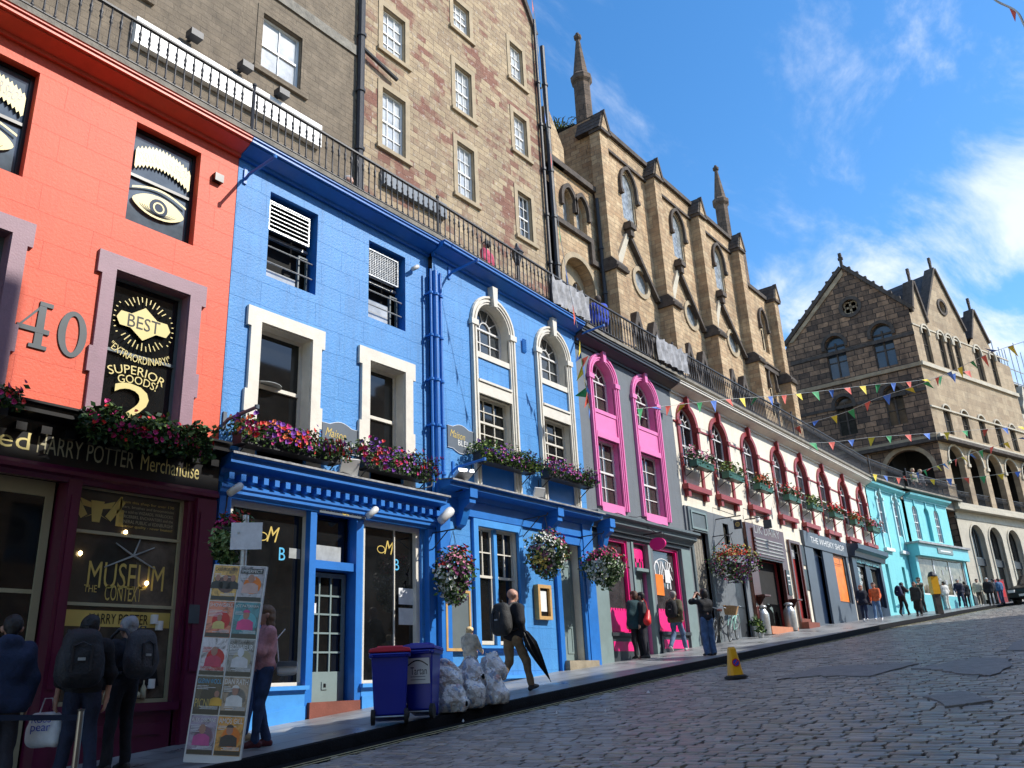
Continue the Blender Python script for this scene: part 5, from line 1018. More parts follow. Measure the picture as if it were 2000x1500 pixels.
def railing(P, u0, u1, label, z0=DECK+.19, d=-.27, h=.84, sp=.155, base=None, maxn=99):
    n = int((u1-u0)/sp); T = Thing('railing', label, 'railing', P, (u0, d, z0), 'iron railing sections along the terrace')
    q = MB().box(u0, u1, d-.03, d+.03, z0+h, z0+h+.035).box(u0, u1, d-.012, d+.012, z0+.08, z0+.10); q.v = [(x, y, z_+DZ(P, x)) for x, y, z_ in q.v]; T.part('handrail', q, 'black iron'); zz0 = z0; DZ0 = lambda x: DZ(P, x)
    T.part('end_post', MB().tube([(u0,d,z0-.02+DZ0(u0)),(u0,d,z0+h+.12+DZ0(u0))], .03, 6).lathe((u0,d,z0+h+.1+DZ0(u0)), [(.0,0),(.04,.03),(.04,.06),(0,.1)], 8), 'black iron')
    pr = MB().lathe((0,0,0), [(.015,0),(.015,.1),(.03,.12),(.015,.15),(.014,h-.3),(.028,h-.27),(.018,h-.22),(.03,h-.17),(.014,h-.12),(.014,h)], 5)
    b0 = pr.build('baluster', 'black iron', T.e, smooth=True); b0.location = (sp*.5, 0, DZ0(u0+sp*.5)); k0 = min(n, maxn)
    for i in range(1, k0):
        b_ = b0.copy(); COL.objects.link(b_); b_.parent = T.e; b_.location = (sp*(i+.5), 0, DZ0(u0+sp*(i+.5)))
    if n > k0:
        q = MB()
        for i in range(k0, n): q.box(u0+sp*(i+.5)-.01, u0+sp*(i+.5)+.01, d-.01, d+.01, z0, z0+h)
        o = T.part('balusters', q, 'black iron'); o['kind'] = 'stuff'
    return T
railing(PA, .2, RB, 'black iron railing section above the orange red building'); railing(PA, RB+.03, B2, 'black iron railing section above the square blue windows'); railing(PA, B2+.03, C2, 'black iron railing section above the blue arched windows')
railing(PA, C2+.03, D2, 'black iron railing section above the pink arches, end draped in cloth'); railing(PA, D2+.03, D2+10, 'black iron railing section above the first maroon windows'); railing(PA, D2+10.03, 42.5, 'black iron railing section above the last maroon windows'); railing(PB, .03, 4.5, 'black iron railing section above the plain turquoise building'); railing(PC2, .0, 6.2, 'black iron railing section above the turquoise shop'); railing(PE, .4, EL, 'black iron railing inside the stone arcade', z0=10.3, d=.1)
# ================================================================== brown harled tenement, first from the left
T0, T1 = -1.0, PT.uv(693,200)[0]
def pr(P, *a): return P.rect(*a)
wA = PT.rect(515,25,585,190); wsh = PT.uv(520,150)[1]
T = building('harled_tenement', 'dark brown harled tenement with one large upper window and white shop boards behind the railing', PT, T0, T1, 31, [rct(wA[0],wA[1],wA[2]+.15,wA[3]), rct(wA[0]-4,wA[1]-4,wA[2]+.15,wA[3]), rct(wA[0],wA[1],wA[2]+4,wA[3]+3.7)], 'tenement brown', .25, zb=DECK, back=8)
for (a, b_, c, d_) in ((wA[0],wA[1],wA[2]+.15,wA[3]), (wA[0]-4,wA[1]-4,wA[2]+.15,wA[3]), (wA[0],wA[1],wA[2]+4,wA[3]+3.7)):
    sash(T, a, b_, c, d_, .12, 2, 1, 'white trim', 'curtained glass', .06, bar=.02); surround(T, a, b_, c, d_, .16, .02, 'tenement brown', sill=.14)
f0 = PT.uv(262,35); f1 = PT.uv(620,300); zf1 = avg(PT.uv(262,30)[1], PT.uv(440,150)[1]); zf0 = zf1-.62; T.part('fascia_board', MB().box(f0[0], f1[0], -.14, 0, zf0, zf1), 'white trim')
T.part('fascia_board', MB().box(PT.uv(95,0)[0], PT.uv(235,80)[0], -.1, 0, zf0-1.1, zf0-.6), 'white trim'); T.part('shop_window', MB().box(f1[0]-2.2, f1[0]-.9, -.05, 0, DECK+1.2, zf0-.5), 'dark glass'); T.part('string_course', MB().box(PT.uv(580,0)[0]-2, T1, -.05, .02, PT.uv(640,60)[1]-.18, PT.uv(640,60)[1]+.12), 'deck stone')
T.part('pipe_ledge', MB().box(f0[0]-2.6, f0[0]-.2, -.2, 0, zf1+.55, zf1+.8), 'dark stone')
for x, y in ((368,80),(467,140),(538,192)): u, z_ = PT.uv(x, y); T.part('floodlight', MB().box(u-.14, u+.14, -.35, -.12, z_-.08, z_+.08).box(u-.03, u+.03, -.15, 0, z_-.03, z_+.03), 'black iron')
# tan rubble tenement
T2 = PT.uv(1058,280)[0]
rows = [(747,170,797,317),(747,10,793,130),(893,275,933,403),(887,122,924,237),(883,-5,920,82),(1008,370,1041,477),(1002,218,1035,315),(995,80,1027,177),(940,-20,975,15)]
ws = [PT.rect(*q) for q in rows]; colx = [avg(ws[0][0], ws[1][0]), avg(ws[2][0], ws[3][0], ws[4][0]), avg(ws[5][0], ws[6][0], ws[7][0])]
W3 = []
for ci, idx in ((0,(0,1)),(1,(2,3,4)),(2,(5,6,7))):
    wdt = avg(*[ws[i][1]-ws[i][0] for i in idx])
    for i in idx: W3.append((colx[ci], colx[ci]+wdt*.92, ws[i][2], ws[i][3]))
    top = ws[idx[-1]]; 
    for k in range(1, 3): W3.append((colx[ci], colx[ci]+wdt*.92, top[2]+3.1*k, top[3]+3.1*k))
T = Thing('rubble_tenement', 'tall tan rubble stone tenement with rows of many paned windows and faded red brick patches', 'building', PT, (T1+4, 0, DECK)); gz = PT.uv(1040,55)[1]; mb = MB()
mb.wall([(T1,DECK),(T2,DECK),(T2,gz-.2),(T2-1.2,gz+1.9),(T2-3.2,31.5),(T1,31.5)], [rct(*q) for q in W3 if q[3] < (gz if q[0] > T2-2.5 else 31)], 0, .2, 0, 1); mb.box(T1+.02, T2-.02, .36, 8, DECK, gz-.3, 2); mb.add([(T2,.0,DECK),(T2,8,DECK),(T2,8,gz),(T2,.0,gz-.2)], [(0,1,2,3)], 0)
mb.box(T1, T2-3.3, .36, 8, gz-.3, 31, 2)
T.part('wall', mb, ['tenement tan', 'tan stone', 'interior'])
for q in W3:
    if q[3] < (gz if q[0] > T2-2.5 else 31): sash(T, q[0], q[1], q[2], q[3], .12, 3, 2, 'white trim', 'curtained glass' if random.random() < .75 else 'mid glass', .055, bar=.02, ny2=2); surround(T, q[0], q[1], q[2], q[3], .17, .025, 'tan stone', sill=.12, moulded=False)
T.part('gable_coping', MB().prism([(T2-.02,gz-.25),(T2+.12,gz-.2),(T2-1.1,gz+2.1),(T2-3.1,31.8),(T2-3.3,31.6),(T2-1.25,gz+1.9)], -.1, .4), 'dark stone')
fs0 = PT.uv(900,340); T.part('fascia_board', MB().box(PT.uv(743,333)[0], PT.uv(846,393)[0]+.4, -.15, 0, PT.uv(846,393)[1]-.45, PT.uv(846,393)[1]+.0), 'slate paint')
def iron(P, u, z0, z1, label, r=.07, d=-.1): 
    mb = MB().tube([(u,d,z0),(u,d,z1)], r, 8)
    for i in range(int((z1-z0)/1.8)): z_ = z0+1.8*i+.6; mb.lathe((u,d,z_), [(r,0),(r+.03,.01),(r+.03,.1),(r,.11)], 8); mb.box(u-.02,u+.02,d,0,z_,z_+.05)
    return single('drainpipe', mb, 'black iron', P, (u, 0, z0), label, 'drainpipe')
iron(PT, T1+.1, DECK+.2, 31, 'black iron drainpipe between the harled tenement and the rubble tenement', .1)
br_ = MB().tube([(T1+.1,-.15,PT.uv(710,105)[1]),(PT.uv(768,135)[0],-.15,PT.uv(710,105)[1]-.25)], .06, 8); single('waste_pipe', br_, 'black iron', PT, (T1, 0, 18), 'black waste pipe branching sideways from the tall tenement drainpipe', 'pipe')
iron(PT, T2-.12, DECK+.2, gz+.3, 'thin black downpipe on the right corner of the rubble tenement', .06); iron(PT, T2+.15, DECK+.2, gz-.8, 'thick black downpipe beside the church wing', .09, -.2)
single('chimney_pot', MB().lathe((T2+1.2,3.0,PT.uv(1076,240)[1]+1.5), [(.45,0),(.45,2.6),(.5,2.65),(.5,2.9),(.42,2.95),(0,2.95)], 14), 'tan stone', PT, (T2+1.2, 3, 21), 'single round tan chimney pot beside the first church spire', 'chimney pot')
# ================================================================== CHURCH on the terrace
CH = Thing('church', 'golden stone church with tall buttresses, pointed lancets and round windows above the terrace', 'church', PC, (33, 0, DECK))
def cw(*a): return PC.rect(*a)
bu = [24.15, 28.55, 32.75, 37.35, 42.0]       # buttress centres
CT = 22.35; CL, CR = 24.3, 42.6
def lanc(c, r, z0, z1, n=12): return arch(c-r, c+r, z0, z1-r*1.5, n, r*1.5, True)
bays = [(bu[i]+bu[i+1])/2 for i in range(3)]
top_w = [(26.75,.54),(31.0,.54),(35.2,.54)]; rnd = [(27.05,.5,16.2),(31.35,.5,16.2),(35.6,.5,16.2)]
hol = [lanc(c, r, 18.75, 21.1) for c, r in top_w]+[[(c+r*math.cos(t*math.pi/9), z_+r*math.sin(t*math.pi/9)) for t in range(18)] for c, r, z_ in rnd]
small = [(40.0,.42,17.0,19.3),(40.0,.42,13.5,16.1)]; hol += [lanc(c, r, a, b_) for c, r, a, b_ in small]
low = [(c+dx_, .42, 10.8, 13.3) for c in (26.8,31.0,35.2) for dx_ in (-.75,.55)]; hol += [lanc(c, r, a, b_) for c, r, a, b_ in low]
CH.part('wall', MB().wall([(CL,DECK),(CR,DECK),(CR,20.3),(bu[3]+.6,20.3),(bu[3]+.6,CT),(CL,CT)], hol, 0, .35).box(CL, CR, .55, 9, DECK, 20.0, 1).box(CL, bu[3]+.5, .55, 9, 20.0, CT-.1, 1).add([(CL-.01,0,DECK),(CL-.01,9,DECK),(CL-.01,9,CT),(CL-.01,0,CT)], [(0,3,2,1)]).add([(CR,0,DECK),(CR,9,DECK),(CR,9,20.3),(CR,0,20.3)], [(0,1,2,3)]).add([(bu[3]+.6,0,20.3),(bu[3]+.6,9,20.3),(bu[3]+.6,9,CT),(bu[3]+.6,0,CT)], [(0,1,2,3)]), ['church stone', 'interior'])
def hood(c, r, z1, mat='dark stone'):
    a = arch(c-r-.16, c+r+.16, z1-r*1.5-.35, z1-r*1.5, 12, r*1.5+.2, True)[1:]+[(c-r-.16, z1-r*1.5-.35)]; b_ = arch(c-r-.03, c+r+.03, z1-r*1.5-.35, z1-r*1.5, 12, r*1.5+.05, True)[1:]+[(c-r-.03, z1-r*1.5-.35)]
    m_ = MB().strip(a, b_, -.12, .02); 
    for s_ in (-1, 1): m_.box(c+s_*(r+.1)-.09, c+s_*(r+.1)+.09, -.16, .02, z1-r*1.5-.5, z1-r*1.5-.33)
    CH.part('hood_mould', m_, mat)
for c, r in top_w: hood(c, r, 21.1); w = CH.part('window', MB().strip(lanc(c,r,18.75,21.1), lanc(c,r-.07,18.82,21.0), .05, .2, closed=True), 'tan stone'); CH.sub(w, 'pane', MB().prism(lanc(c, r-.02, 18.76, 21.05), .10, .11), 'leaded glass')
for c, r, z_ in rnd:
    w = CH.part('round_window', MB().strip([(c+(r+.18)*math.cos(t*math.pi/9), z_+(r+.18)*math.sin(t*math.pi/9)) for t in range(18)], [(c+r*math.cos(t*math.pi/9), z_+r*math.sin(t*math.pi/9)) for t in range(18)], -.06, .02, closed=True), 'tan stone'); CH.sub(w, 'pane', MB().box(c-r, c+r, .08, .10, z_-r, z_+r), 'leaded glass')
for c, r, a, b_ in small: hood(c, r, b_); CH.part('window', MB().prism(lanc(c, r-.02, a, b_), .15, .3), 'tan stone'); CH.part('pane', MB().box(c-.12, c+.12, .12, .16, a+.2, b_-1.0), 'dark glass')
for c, r, a, b_ in low:
    w = CH.part('window', MB().strip(lanc(c,r,a,b_), lanc(c,r-.06,a+.06,b_-.06), .05, .2, closed=True), 'tan stone'); CH.sub(w, 'pane', MB().prism(lanc(c, r-.02, a, b_-.03), .10, .11), 'leaded glass')
    CH.part('gablet', MB().prism([(c-.65,13.0),(c-.5,13.0),(c,14.2),(c+.5,13.0),(c+.65,13.0),(c+.08,14.55),(c-.08,14.55)], -.28, .02), 'dark stone')
# zig-zag string, finials
zz_ = MB(); rake = MB(); BL = [24.1, 28.35, 32.5, 36.9, 41.0]; MZ = [26.3, 30.5, 34.6]
for i in range(3):
    a, b_ = BL[i]+.62, BL[i+1]; m_ = MZ[i]
    rake.prism([(a+.05,15.85),(a+.5,15.85),(m_+.02,17.95),(m_-.22,17.95)], -.12, .02)
    for o_, w_, pr_ in ((0,.12,.2),(.16,.1,.14)):
        zz_.prism([(m_,17.75+o_),(b_-.25,15.72+o_),(b_-.25,15.72+o_+w_*1.4),(m_,17.85+o_+w_*1.4)], -pr_, .02); zz_.box(b_-.28, b_+.02, -pr_, .02, 15.72+o_, 15.72+o_+w_*1.2)
    zz_.box(m_-.14, m_+.12, -.28, .02, 17.85, 18.5).box(m_-.22, m_+.2, -.36, .02, 18.15, 18.36)
zz_.box(BL[3]+.6, BL[4], -.14, .02, 15.9, 16.15).box(BL[3]+.6, BL[4], -.2, .02, 16.15, 16.22)
CH.part('string_course', zz_, 'dark stone'); CH.part('gable_rake', rake, 'pale stone')
for i, b_ in enumerate(BL):
    zt_ = 21.68 if i < 4 else 20.3; w_ = .55
    mb = MB().prism([(b_,15.95),(b_+w_,15.95),(b_+w_,zt_-.1),(b_,zt_-.1)], -.46, 0).prism([(b_+.0,DECK),(b_+w_+.12,DECK),(b_+w_+.12,15.6),(b_,15.6)], -.62, 0)
    B = CH.part('buttress', mb, 'church stone')
    CH.sub(B, 'weathering', MB().prof([(0,15.5),(-.74,15.5),(-.78,15.6),(-.7,15.62),(-.72,15.74),(-.52,16.0),(0,16.0)][::-1], b_-.08, b_+w_+.16), 'dark stone')
    g = MB()
    for k in range(4): f_ = 1-k*.24; z_ = zt_-.1+k*.22; g.prism([(b_+w_/2-(w_/2+.1)*f_,z_),(b_+w_/2-(w_/2+.1)*(f_-.3),z_+.24),(b_+w_/2+(w_/2+.1)*(f_-.3),z_+.24),(b_+w_/2+(w_/2+.1)*f_,z_)], -.50, .6)
    CH.sub(B, 'gablet', g, 'dark stone'); CH.sub(B, 'gablet_face', MB().prism([(b_+.02,zt_-.1),(b_+w_-.02,zt_-.1),(b_+w_/2,zt_+.62)], -.56, -.505), 'church stone')
    CH.sub(B, 'gablet_coping', MB().prism([(b_+w_-.02,zt_-.12),(b_+w_+.12,zt_-.12),(b_+w_/2+.03,zt_+.85),(b_+w_/2-.03,zt_+.68)], -.6, -.4).box(b_-.05, b_+w_+.08, -.58, 0, zt_-.24, zt_-.1), 'dark stone')
CH.part('parapet', MB().box(CL, bu[3]+.6, -.14, .5, CT-.16, CT+.04).box(CL, bu[3], -.10, .0, CT-1.0, CT-.9).box(bu[3]+.5, CR, -.12, .5, 20.2, 20.4), 'dark stone')
CH.part('roof', MB().add([(CL,.5,CT),(bu[3]+.5,.5,CT),(bu[3]+.5,5,CT+1.0),(CL,5,CT+1.0)], [(0,1,2,3)]), 'slate roof')
ch = MB().box(41.0, 42.6, .3, 1.5, 20.3, 21.0)
for k in range(4): ch.lathe((41.2+k*.4,.9,21.0), [(.13,0),(.11,.5),(.14,.55),(0,.55)], 8)
CH.part('chimney', ch, 'church dark stone')
def spire(u, zb, zt, label):
    H = zt-zb; mb = MB().lathe((u,1.5,zb), [(.62,-2.5),(.6,0),(.42,.25),(.38,.3),(.36,H*.48),(.47,H*.51),(.48,H*.55),(.34,H*.58),(.10,H*.92),(.09,H*.93),(.17,H*.945),(.18,H*.97),(.09,H*.98),(.08,H),(0,H)], 8)
    CH.part('spire', mb, 'church dark stone')
spire(26.45, 23.4, 28.8, ''); spire(40.65, 23.9, 29.1, '')
CH.part('spire_base', MB().box(25.7, 27.2, .8, 2.3, CT, 22.9).box(39.9, 41.4, .8, 2.3, 20, 23.6), 'church dark stone')
# wing between tenement and church
WL, WR = T2+.35, CL; wp = avg(PC.uv(1090,320)[1], PC.uv(1175,392)[1]); 
q1 = PC.rect(1103,360,1124,440); q2 = PC.rect(1131,390,1150,455)
la = [(PC.uv(1112,380)[0], .34, PC.uv(1118,432)[1], PC.uv(1105,360)[1]), (PC.uv(1138,405)[0], .34, PC.uv(1140,452)[1], PC.uv(1131,387)[1])]
la = [(c, r, avg(la[0][2], la[1][2]), avg(la[0][3], la[1][3])) for c, r, a, b_ in la]
lc = PC.uv(1135,520)[0]; lt = PC.uv(1122,497)[1]
WG = Thing('church_wing', 'lower golden stone church wing with twin lancets over a round arched window', 'church wing', PC, ((WL+WR)/2, 0, DECK))
WG.part('wall', MB().wall([(WL,DECK),(WR,DECK),(WR,wp),(WL,wp)], [lanc(c, r, a, b_) for c, r, a, b_ in la]+[arch(lc-.95, lc+.95, 11.0, lt-.95)], .1, .4).box(WL, WR, .75, 5, DECK, wp-.1, 1), ['church stone', 'interior'])
WG.part('parapet', MB().box(WL, WR, -.08, .5, wp, wp+.22).box(WL, WR-.8, -.04, .12, la[0][2]-.35, la[0][2]-.15).box(WR-.8, WR-.6, -.04, .12, la[0][2]-1.0, la[0][2]-.15).box(WR-.8, WR, -.04, .12, la[0][2]-1.2, la[0][2]-1.0), 'dark stone')
for c, r, a, b_ in la: w = WG.part('window', MB().strip(lanc(c,r,a,b_), lanc(c,r-.06,a+.06,b_-.06), .28, .4, closed=True), 'tan stone'); WG.sub(w, 'pane', MB().prism(lanc(c, r-.02, a, b_-.03), .36, .37), 'leaded glass'); WG.part('hood_mould', MB().strip(arch(c-r-.18,c+r+.18,b_-r*1.5-.3,b_-r*1.5,12,r*1.5+.22,True)[1:]+[(c-r-.18,b_-r*1.5-.3)], arch(c-r-.04,c+r+.04,b_-r*1.5-.3,b_-r*1.5,12,r*1.5+.05,True)[1:]+[(c-r-.04,b_-r*1.5-.3)], -.02, .12), 'dark stone')
WG.part('arch_recess', MB().wall(arch(lc-.95,lc+.95,11.0,lt-.95), [lanc(lc-.42,.34,11.2,lt-.45), lanc(lc+.42,.34,11.2,lt-.6)], .5, .2), 'tan stone'); WG.part('pane', MB().box(lc-.9, lc+.9, .68, .7, 11.0, lt-.3), 'leaded glass')
WG.part('arch_moulding', MB().strip(arch(lc-1.15,lc+1.15,11,lt-.95,14,1.15)[1:]+[(lc-1.15,11)], arch(lc-.95,lc+.95,11,lt-.95,14,.95)[1:]+[(lc-.95,11)], .06, .12), 'tan stone')
# higher range behind the wing with a small gable; shade put into its colour
WG.part('rear_range', MB().box(WL+.5, WR-.02, 3.6, 7, wp, wp+2.2).prism([(WL+.3,wp+2.2),(WR-.02,wp+2.2),(WR-.02,wp+3.8)], 3.6, 7), 'dark stone')
WG.part('gable_stub', MB().prism([(WL-.1,wp),(WL+.8,wp),(WL+.8,wp+.9),(WL-.1,wp+2.3)], -.05, .6), 'church stone')
iron(PC, WR-.25, DECK+.2, wp-.3, 'grey black downpipe between the church wing and the first buttress', .07)
# ================================================================== houses across the street, behind the camera: they shade the road
PO = Plane(60, -3.2, 180)
for i, (a, b_, h) in enumerate(((-12, 14.9, 17.9), (14.9, 28, 13.7), (28, 38, 14.2), (38, 46, 9.5), (46, 60, 7))):
    hol = [rct(60-b_+1+k*2.6, 60-b_+2.1+k*2.6, z0, z0+1.7) for k in range(int((b_-a-1)/2.6)) for z0 in (5.5, 9, 12.5) if z0+2 < h]
    T = Thing('opposite_house', ['tall','second','third','fourth','fifth'][i]+' plain sandstone house across the street behind the viewer', 'house', PO, (60-(a+b_)/2, 0, 0), 'houses across the street')
    T.part('wall', MB().wall([(60-b_,-2),(60-a,-2),(60-a,h),(60-b_,h)], hol, 0, .2).box(60-b_, 60-a, .36, 9, -2, h-.1), 'church stone')
    g = MB(); [g.box(q[0][0], q[1][0], .15, .2, q[0][1], q[2][1]) for q in hol]; T.part('windows', g, 'mid glass')
    if i in (0, 1):
        for cx_ in ((60-11.6,) if i == 0 else (60-26,)): T.part('chimney', MB().box(cx_, cx_+.75, .0, 1.2, h, h+2.3 if i == 0 else h+1), 'church stone')
# ================================================================== implicit surfaces for figures, bags and other soft shapes
def _cone(P, a, b, ra, rb):
    a = np.array(a, np.float32); b = np.array(b, np.float32); ab = b-a; L = float(ab@ab)+1e-9
    t = np.clip(((P-a)@ab)/L, 0, 1); q = P-a-t[..., None]*ab
    return np.sqrt((q*q).sum(-1))-(ra+(rb-ra)*t)
def surfnet(prims, res, k=.03, disp=None, cut=None, pad=.05):
    """naive surface nets over smooth-unioned round cones; prims = (a, b, ra, rb, mat)"""
    pts = np.array([p[i] for p in prims for i in (0, 1)]); rr = max(max(p[2], p[3]) for p in prims)
    lo = np.min([np.minimum(np.array(p[0])-p[2], np.array(p[1])-p[3]) for p in prims], 0)-pad; hi = np.max([np.maximum(np.array(p[0])+p[2], np.array(p[1])+p[3]) for p in prims], 0)+pad
    n = np.ceil((hi-lo)/res).astype(int)+1
    ax = [lo[i]+res*np.arange(n[i]) for i in range(3)]; P = np.stack(np.meshgrid(*ax, indexing='ij'), -1).astype(np.float32)
    D = None; I = np.zeros(n, np.int16); best = np.full(n, 9., np.float32)
    for p in prims:
        d = _cone(P, *p[:4]).astype(np.float32)
        if D is None: D = d.copy()
        else: h = np.clip(.5+.5*(D-d)/k, 0, 1); D = D*(1-h)+d*h-k*h*(1-h)
        m = d < best; best[m] = d[m]; I[m] = p[4]
    if disp is not None: D = D+disp(P)
    if cut is not None: D = np.maximum(D, cut(P))
    S = D < 0; V = []; 
    c = [(0,0,0),(1,0,0),(0,1,0),(1,1,0),(0,0,1),(1,0,1),(0,1,1),(1,1,1)]
    sh = lambda A, o: A[o[0]:A.shape[0]-1+o[0], o[1]:A.shape[1]-1+o[1], o[2]:A.shape[2]-1+o[2]]
    cnt = sum(sh(S, o).astype(int) for o in c); act = (cnt > 0) & (cnt < 8); idx = -np.ones(act.shape, int); ii = np.argwhere(act); idx[act] = np.arange(len(ii))
    acc = np.zeros((len(ii), 3)); w = np.zeros(len(ii)); vals = [sh(D, o)[act] for o in c]
    for i in range(8):
        for j in range(i+1, 8):
            df = np.abs(np.array(c[i])-np.array(c[j]))
            if df.sum() != 1: continue
            a, b = vals[i], vals[j]; m = (a < 0) != (b < 0); t = a/(a-b+1e-12)
            p = np.array(c[i])+t[:, None]*(np.array(c[j])-np.array(c[i])); acc[m] += p[m]; w[m] += 1
    V = (acc/np.maximum(w, 1)[:, None]+ii)*res+lo; F = []; MI = []
    for a in range(3):
        o1 = [0,0,0]; o1[a] = 1; b, d = (a+1) % 3, (a+2) % 3
        s0 = S[tuple(slice(0, S.shape[q]-1) if q == a else slice(1, S.shape[q]-1) for q in range(3))]; s1 = S[tuple(slice(1, S.shape[q]) if q == a else slice(1, S.shape[q]-1) for q in range(3))]
        e = np.argwhere(s0 != s1)
        for q in e:
            x = q.copy(); x[b] += 1; x[d] += 1; y = [x.copy() for _ in range(4)]; y[1][b] -= 1; y[2][b] -= 1; y[2][d] -= 1; y[3][d] -= 1
            try: f = [idx[tuple(v)] for v in y]
            except IndexError: continue
            if min(f) < 0: continue
            if s0[tuple(q)]: f = f[::-1]
            F.append(tuple(int(v) for v in f[::-1])); MI.append(int(I[tuple(x)]))
    return V, F, MI
def netobj(name, prims, res, mats, parent, k=.03, disp=None, cut=None, mat4=None, sm=2):
    V, F, MI = surfnet(prims, res, k, disp, cut)
    if not F: return None
    # light smoothing
    E = [[] for _ in range(len(V))]
    for f in F:
        for i in range(4): E[f[i]].append(f[(i+1) % 4]); E[f[i]].append(f[i-1])
    for _ in range(sm):
        V = np.array([V[i]*.5+V[E[i]].mean(0)*.5 if E[i] else V[i] for i in range(len(V))])
    me = bpy.data.meshes.new(name); me.from_pydata(V.tolist(), [], F); 
    for m in mats: me.materials.append(MATS[m])
    me.polygons.foreach_set('material_index', [min(i, len(mats)-1) for i in MI]); me.polygons.foreach_set('use_smooth', [True]*len(F)); me.update()
    o = bpy.data.objects.new(name, me); COL.objects.link(o)
    if parent: o.parent = parent
    if mat4 is not None: o.matrix_basis = mat4
    return o
def folds(amp, f=26, seed=0):
    a = RNG.normal(0, 1, (5, 3))*f*.55; a[:, 2] *= .8; ph = RNG.uniform(0, 6, 5)
    return lambda P: (amp*sum(np.sin(P@a[i].astype(np.float32)+ph[i]) for i in range(5))/2.2).astype(np.float32)
CL_ = {}
def cloth(col, rough=.85):
    k = ('cloth %.3f %.3f %.3f' % col)
    if k not in MATS: plain(k, col, rough, var=.4, scale=6, bump=.5, bscale=45)
    return k
plain('skin', (.50,.27,.19), .55, var=.08, scale=12); plain('lips', (.42,.15,.12), .5, var=0); plain('eye white', (.7,.7,.68), .3, var=0)
def person(x, y, face, H, label, top, bottom, hair, shoes=(.03,.03,.03), pose=None, near=False, skin='skin', sleeves='long', coat=0., hairlen=0., hood=None, zoff=0., group='people in the street', skirt=0., bald=False, puff=0., hat=None, base=None, bk=None, build=1.):
    """x,y on the street; face = compass direction (radians, world) the person looks; pose = joint overrides in a 1.75 m body"""
    J = dict(hipL=(-.095,0,.93), hipR=(.095,0,.93), kneeL=(-.10,.02,.50), kneeR=(.10,.02,.50), ankL=(-.105,-.02,.09), ankR=(.105,-.02,.09), pel=(0,0,.98), che=(0,.0,1.27), shL=(-.175,0,1.41), shR=(.175,0,1.41), elL=(-.23,-.03,1.14), elR=(.23,-.03,1.14), wrL=(-.245,.05,.89), wrR=(.245,.05,.89), nek=(0,.0,1.47), head=(0,.015,1.62), look=(0,1,0))
    toe = dict(L=0., R=0.)
    if pose: J.update({k: v for k, v in pose.items() if k in J})
    J = {k: np.array(v, float) for k, v in J.items()}
    fL = pose.get('footL', (0,1,0)) if pose else (0,1,0); fR = pose.get('footR', (0,1,0)) if pose else (0,1,0)
    s = H/1.75; 
    if base is None: S_, T_ = st(x, y); z = zg(S_, T_)+.004
    else: z = base
    e = bpy.data.objects.new('person', None); COL.objects.link(e); e.empty_display_size = .2; e.location = (x, y, z+zoff); e.rotation_euler = (0, 0, face-math.pi/2); e.scale = (s, s, s); tag(e, label, 'person', group)
    r = .014 if near else .028
    hd = J['head']; lk = J['look']/np.linalg.norm(J['look']); side = np.cross(lk, (0,0,1)); side /= np.linalg.norm(side)
    up = np.cross(side, lk)
    B = []; A = lambda a, b, ra, rb, m=0: B.append((tuple(a), tuple(b), ra, rb, m))
    A(hd+up*.035-lk*.02, hd+up*.03+lk*.012, .088, .084); A(hd-up*.04+lk*.02, hd-up*.075+lk*.045, .062, .040); A(hd+lk*.05, hd-up*.02+lk*.06, .055, .05)
    A(hd-up*.005+lk*.098, hd-up*.035+lk*.112, .010, .014); A(hd-side*.085-up*.02, hd-side*.09+up*.01, .016, .02); A(hd+side*.085-up*.02, hd+side*.09+up*.01, .016, .02)
    A(hd-up*.062+lk*.088-side*.014, hd-up*.062+lk*.088+side*.014, .008, .008, 1)
    A(J['nek']-np.array((0,.01,.05)), hd-up*.05-lk*.015, .058, .052)
    A(J['che']+(-.08,0,0), J['che']+(.08,0,0), .10, .10); A(J['pel']+(-.06,0,0), J['pel']+(.06,0,0), .09, .09); A(J['pel'], J['che'], .10, .10); A(J['shL'], J['shR'], .05, .05)
    for q in 'LR':
        A(J['sh'+q], J['el'+q], .046, .038); A(J['el'+q], J['wr'+q], .037, .025); A(J['hip'+q], J['knee'+q], .078, .052); A(J['knee'+q], J['ank'+q], .05, .034)
        d = J['wr'+q]-J['el'+q]; d /= np.linalg.norm(d)
        hdv = np.array(pose.get('hand'+q), float) if pose and pose.get('hand'+q) is not None else d; hdv = hdv/np.linalg.norm(hdv)
        w = J['wr'+q]; sg = -1 if q == 'L' else 1; inw = np.array((-sg, .25, 0.)); inw -= hdv*(inw@hdv); inw /= np.linalg.norm(inw); fw = np.cross(hdv, inw); fw /= np.linalg.norm(fw)
        if fw[1] < 0: fw = -fw
        A(w, w+hdv*.045, .026, .028)
        A(w+hdv*.05-fw*.022, w+hdv*.085-fw*.026, .017, .014); A(w+hdv*.05+fw*.022, w+hdv*.09+fw*.026, .017, .014)
        if near:
            for i, (o_, ln) in enumerate(((-.033,.055),(-.011,.07),(.011,.074),(.033,.066))):
                a = w+hdv*.088+fw*o_; m_ = a+hdv*ln*.55+inw*.006; A(a, m_, .0105, .0095); A(m_, m_+hdv*ln*.42+inw*.022, .0095, .0075)
            a = w+hdv*.03+fw*.03; m_ = a+fw*.022+hdv*.028+inw*.006; A(a, m_, .014, .011); A(m_, m_+hdv*.032+fw*.004+inw*.008, .011, .009)
        else: A(w+hdv*.085, w+hdv*.15+inw*.025, .024, .016); A(w+hdv*.03+fw*.03, w+hdv*.08+fw*.045, .014, .010)
    bd = netobj('body', B, r*(.62 if near else 1), [skin, 'lips'], e, k=.018 if near else .03, sm=1)
    ey = MB()
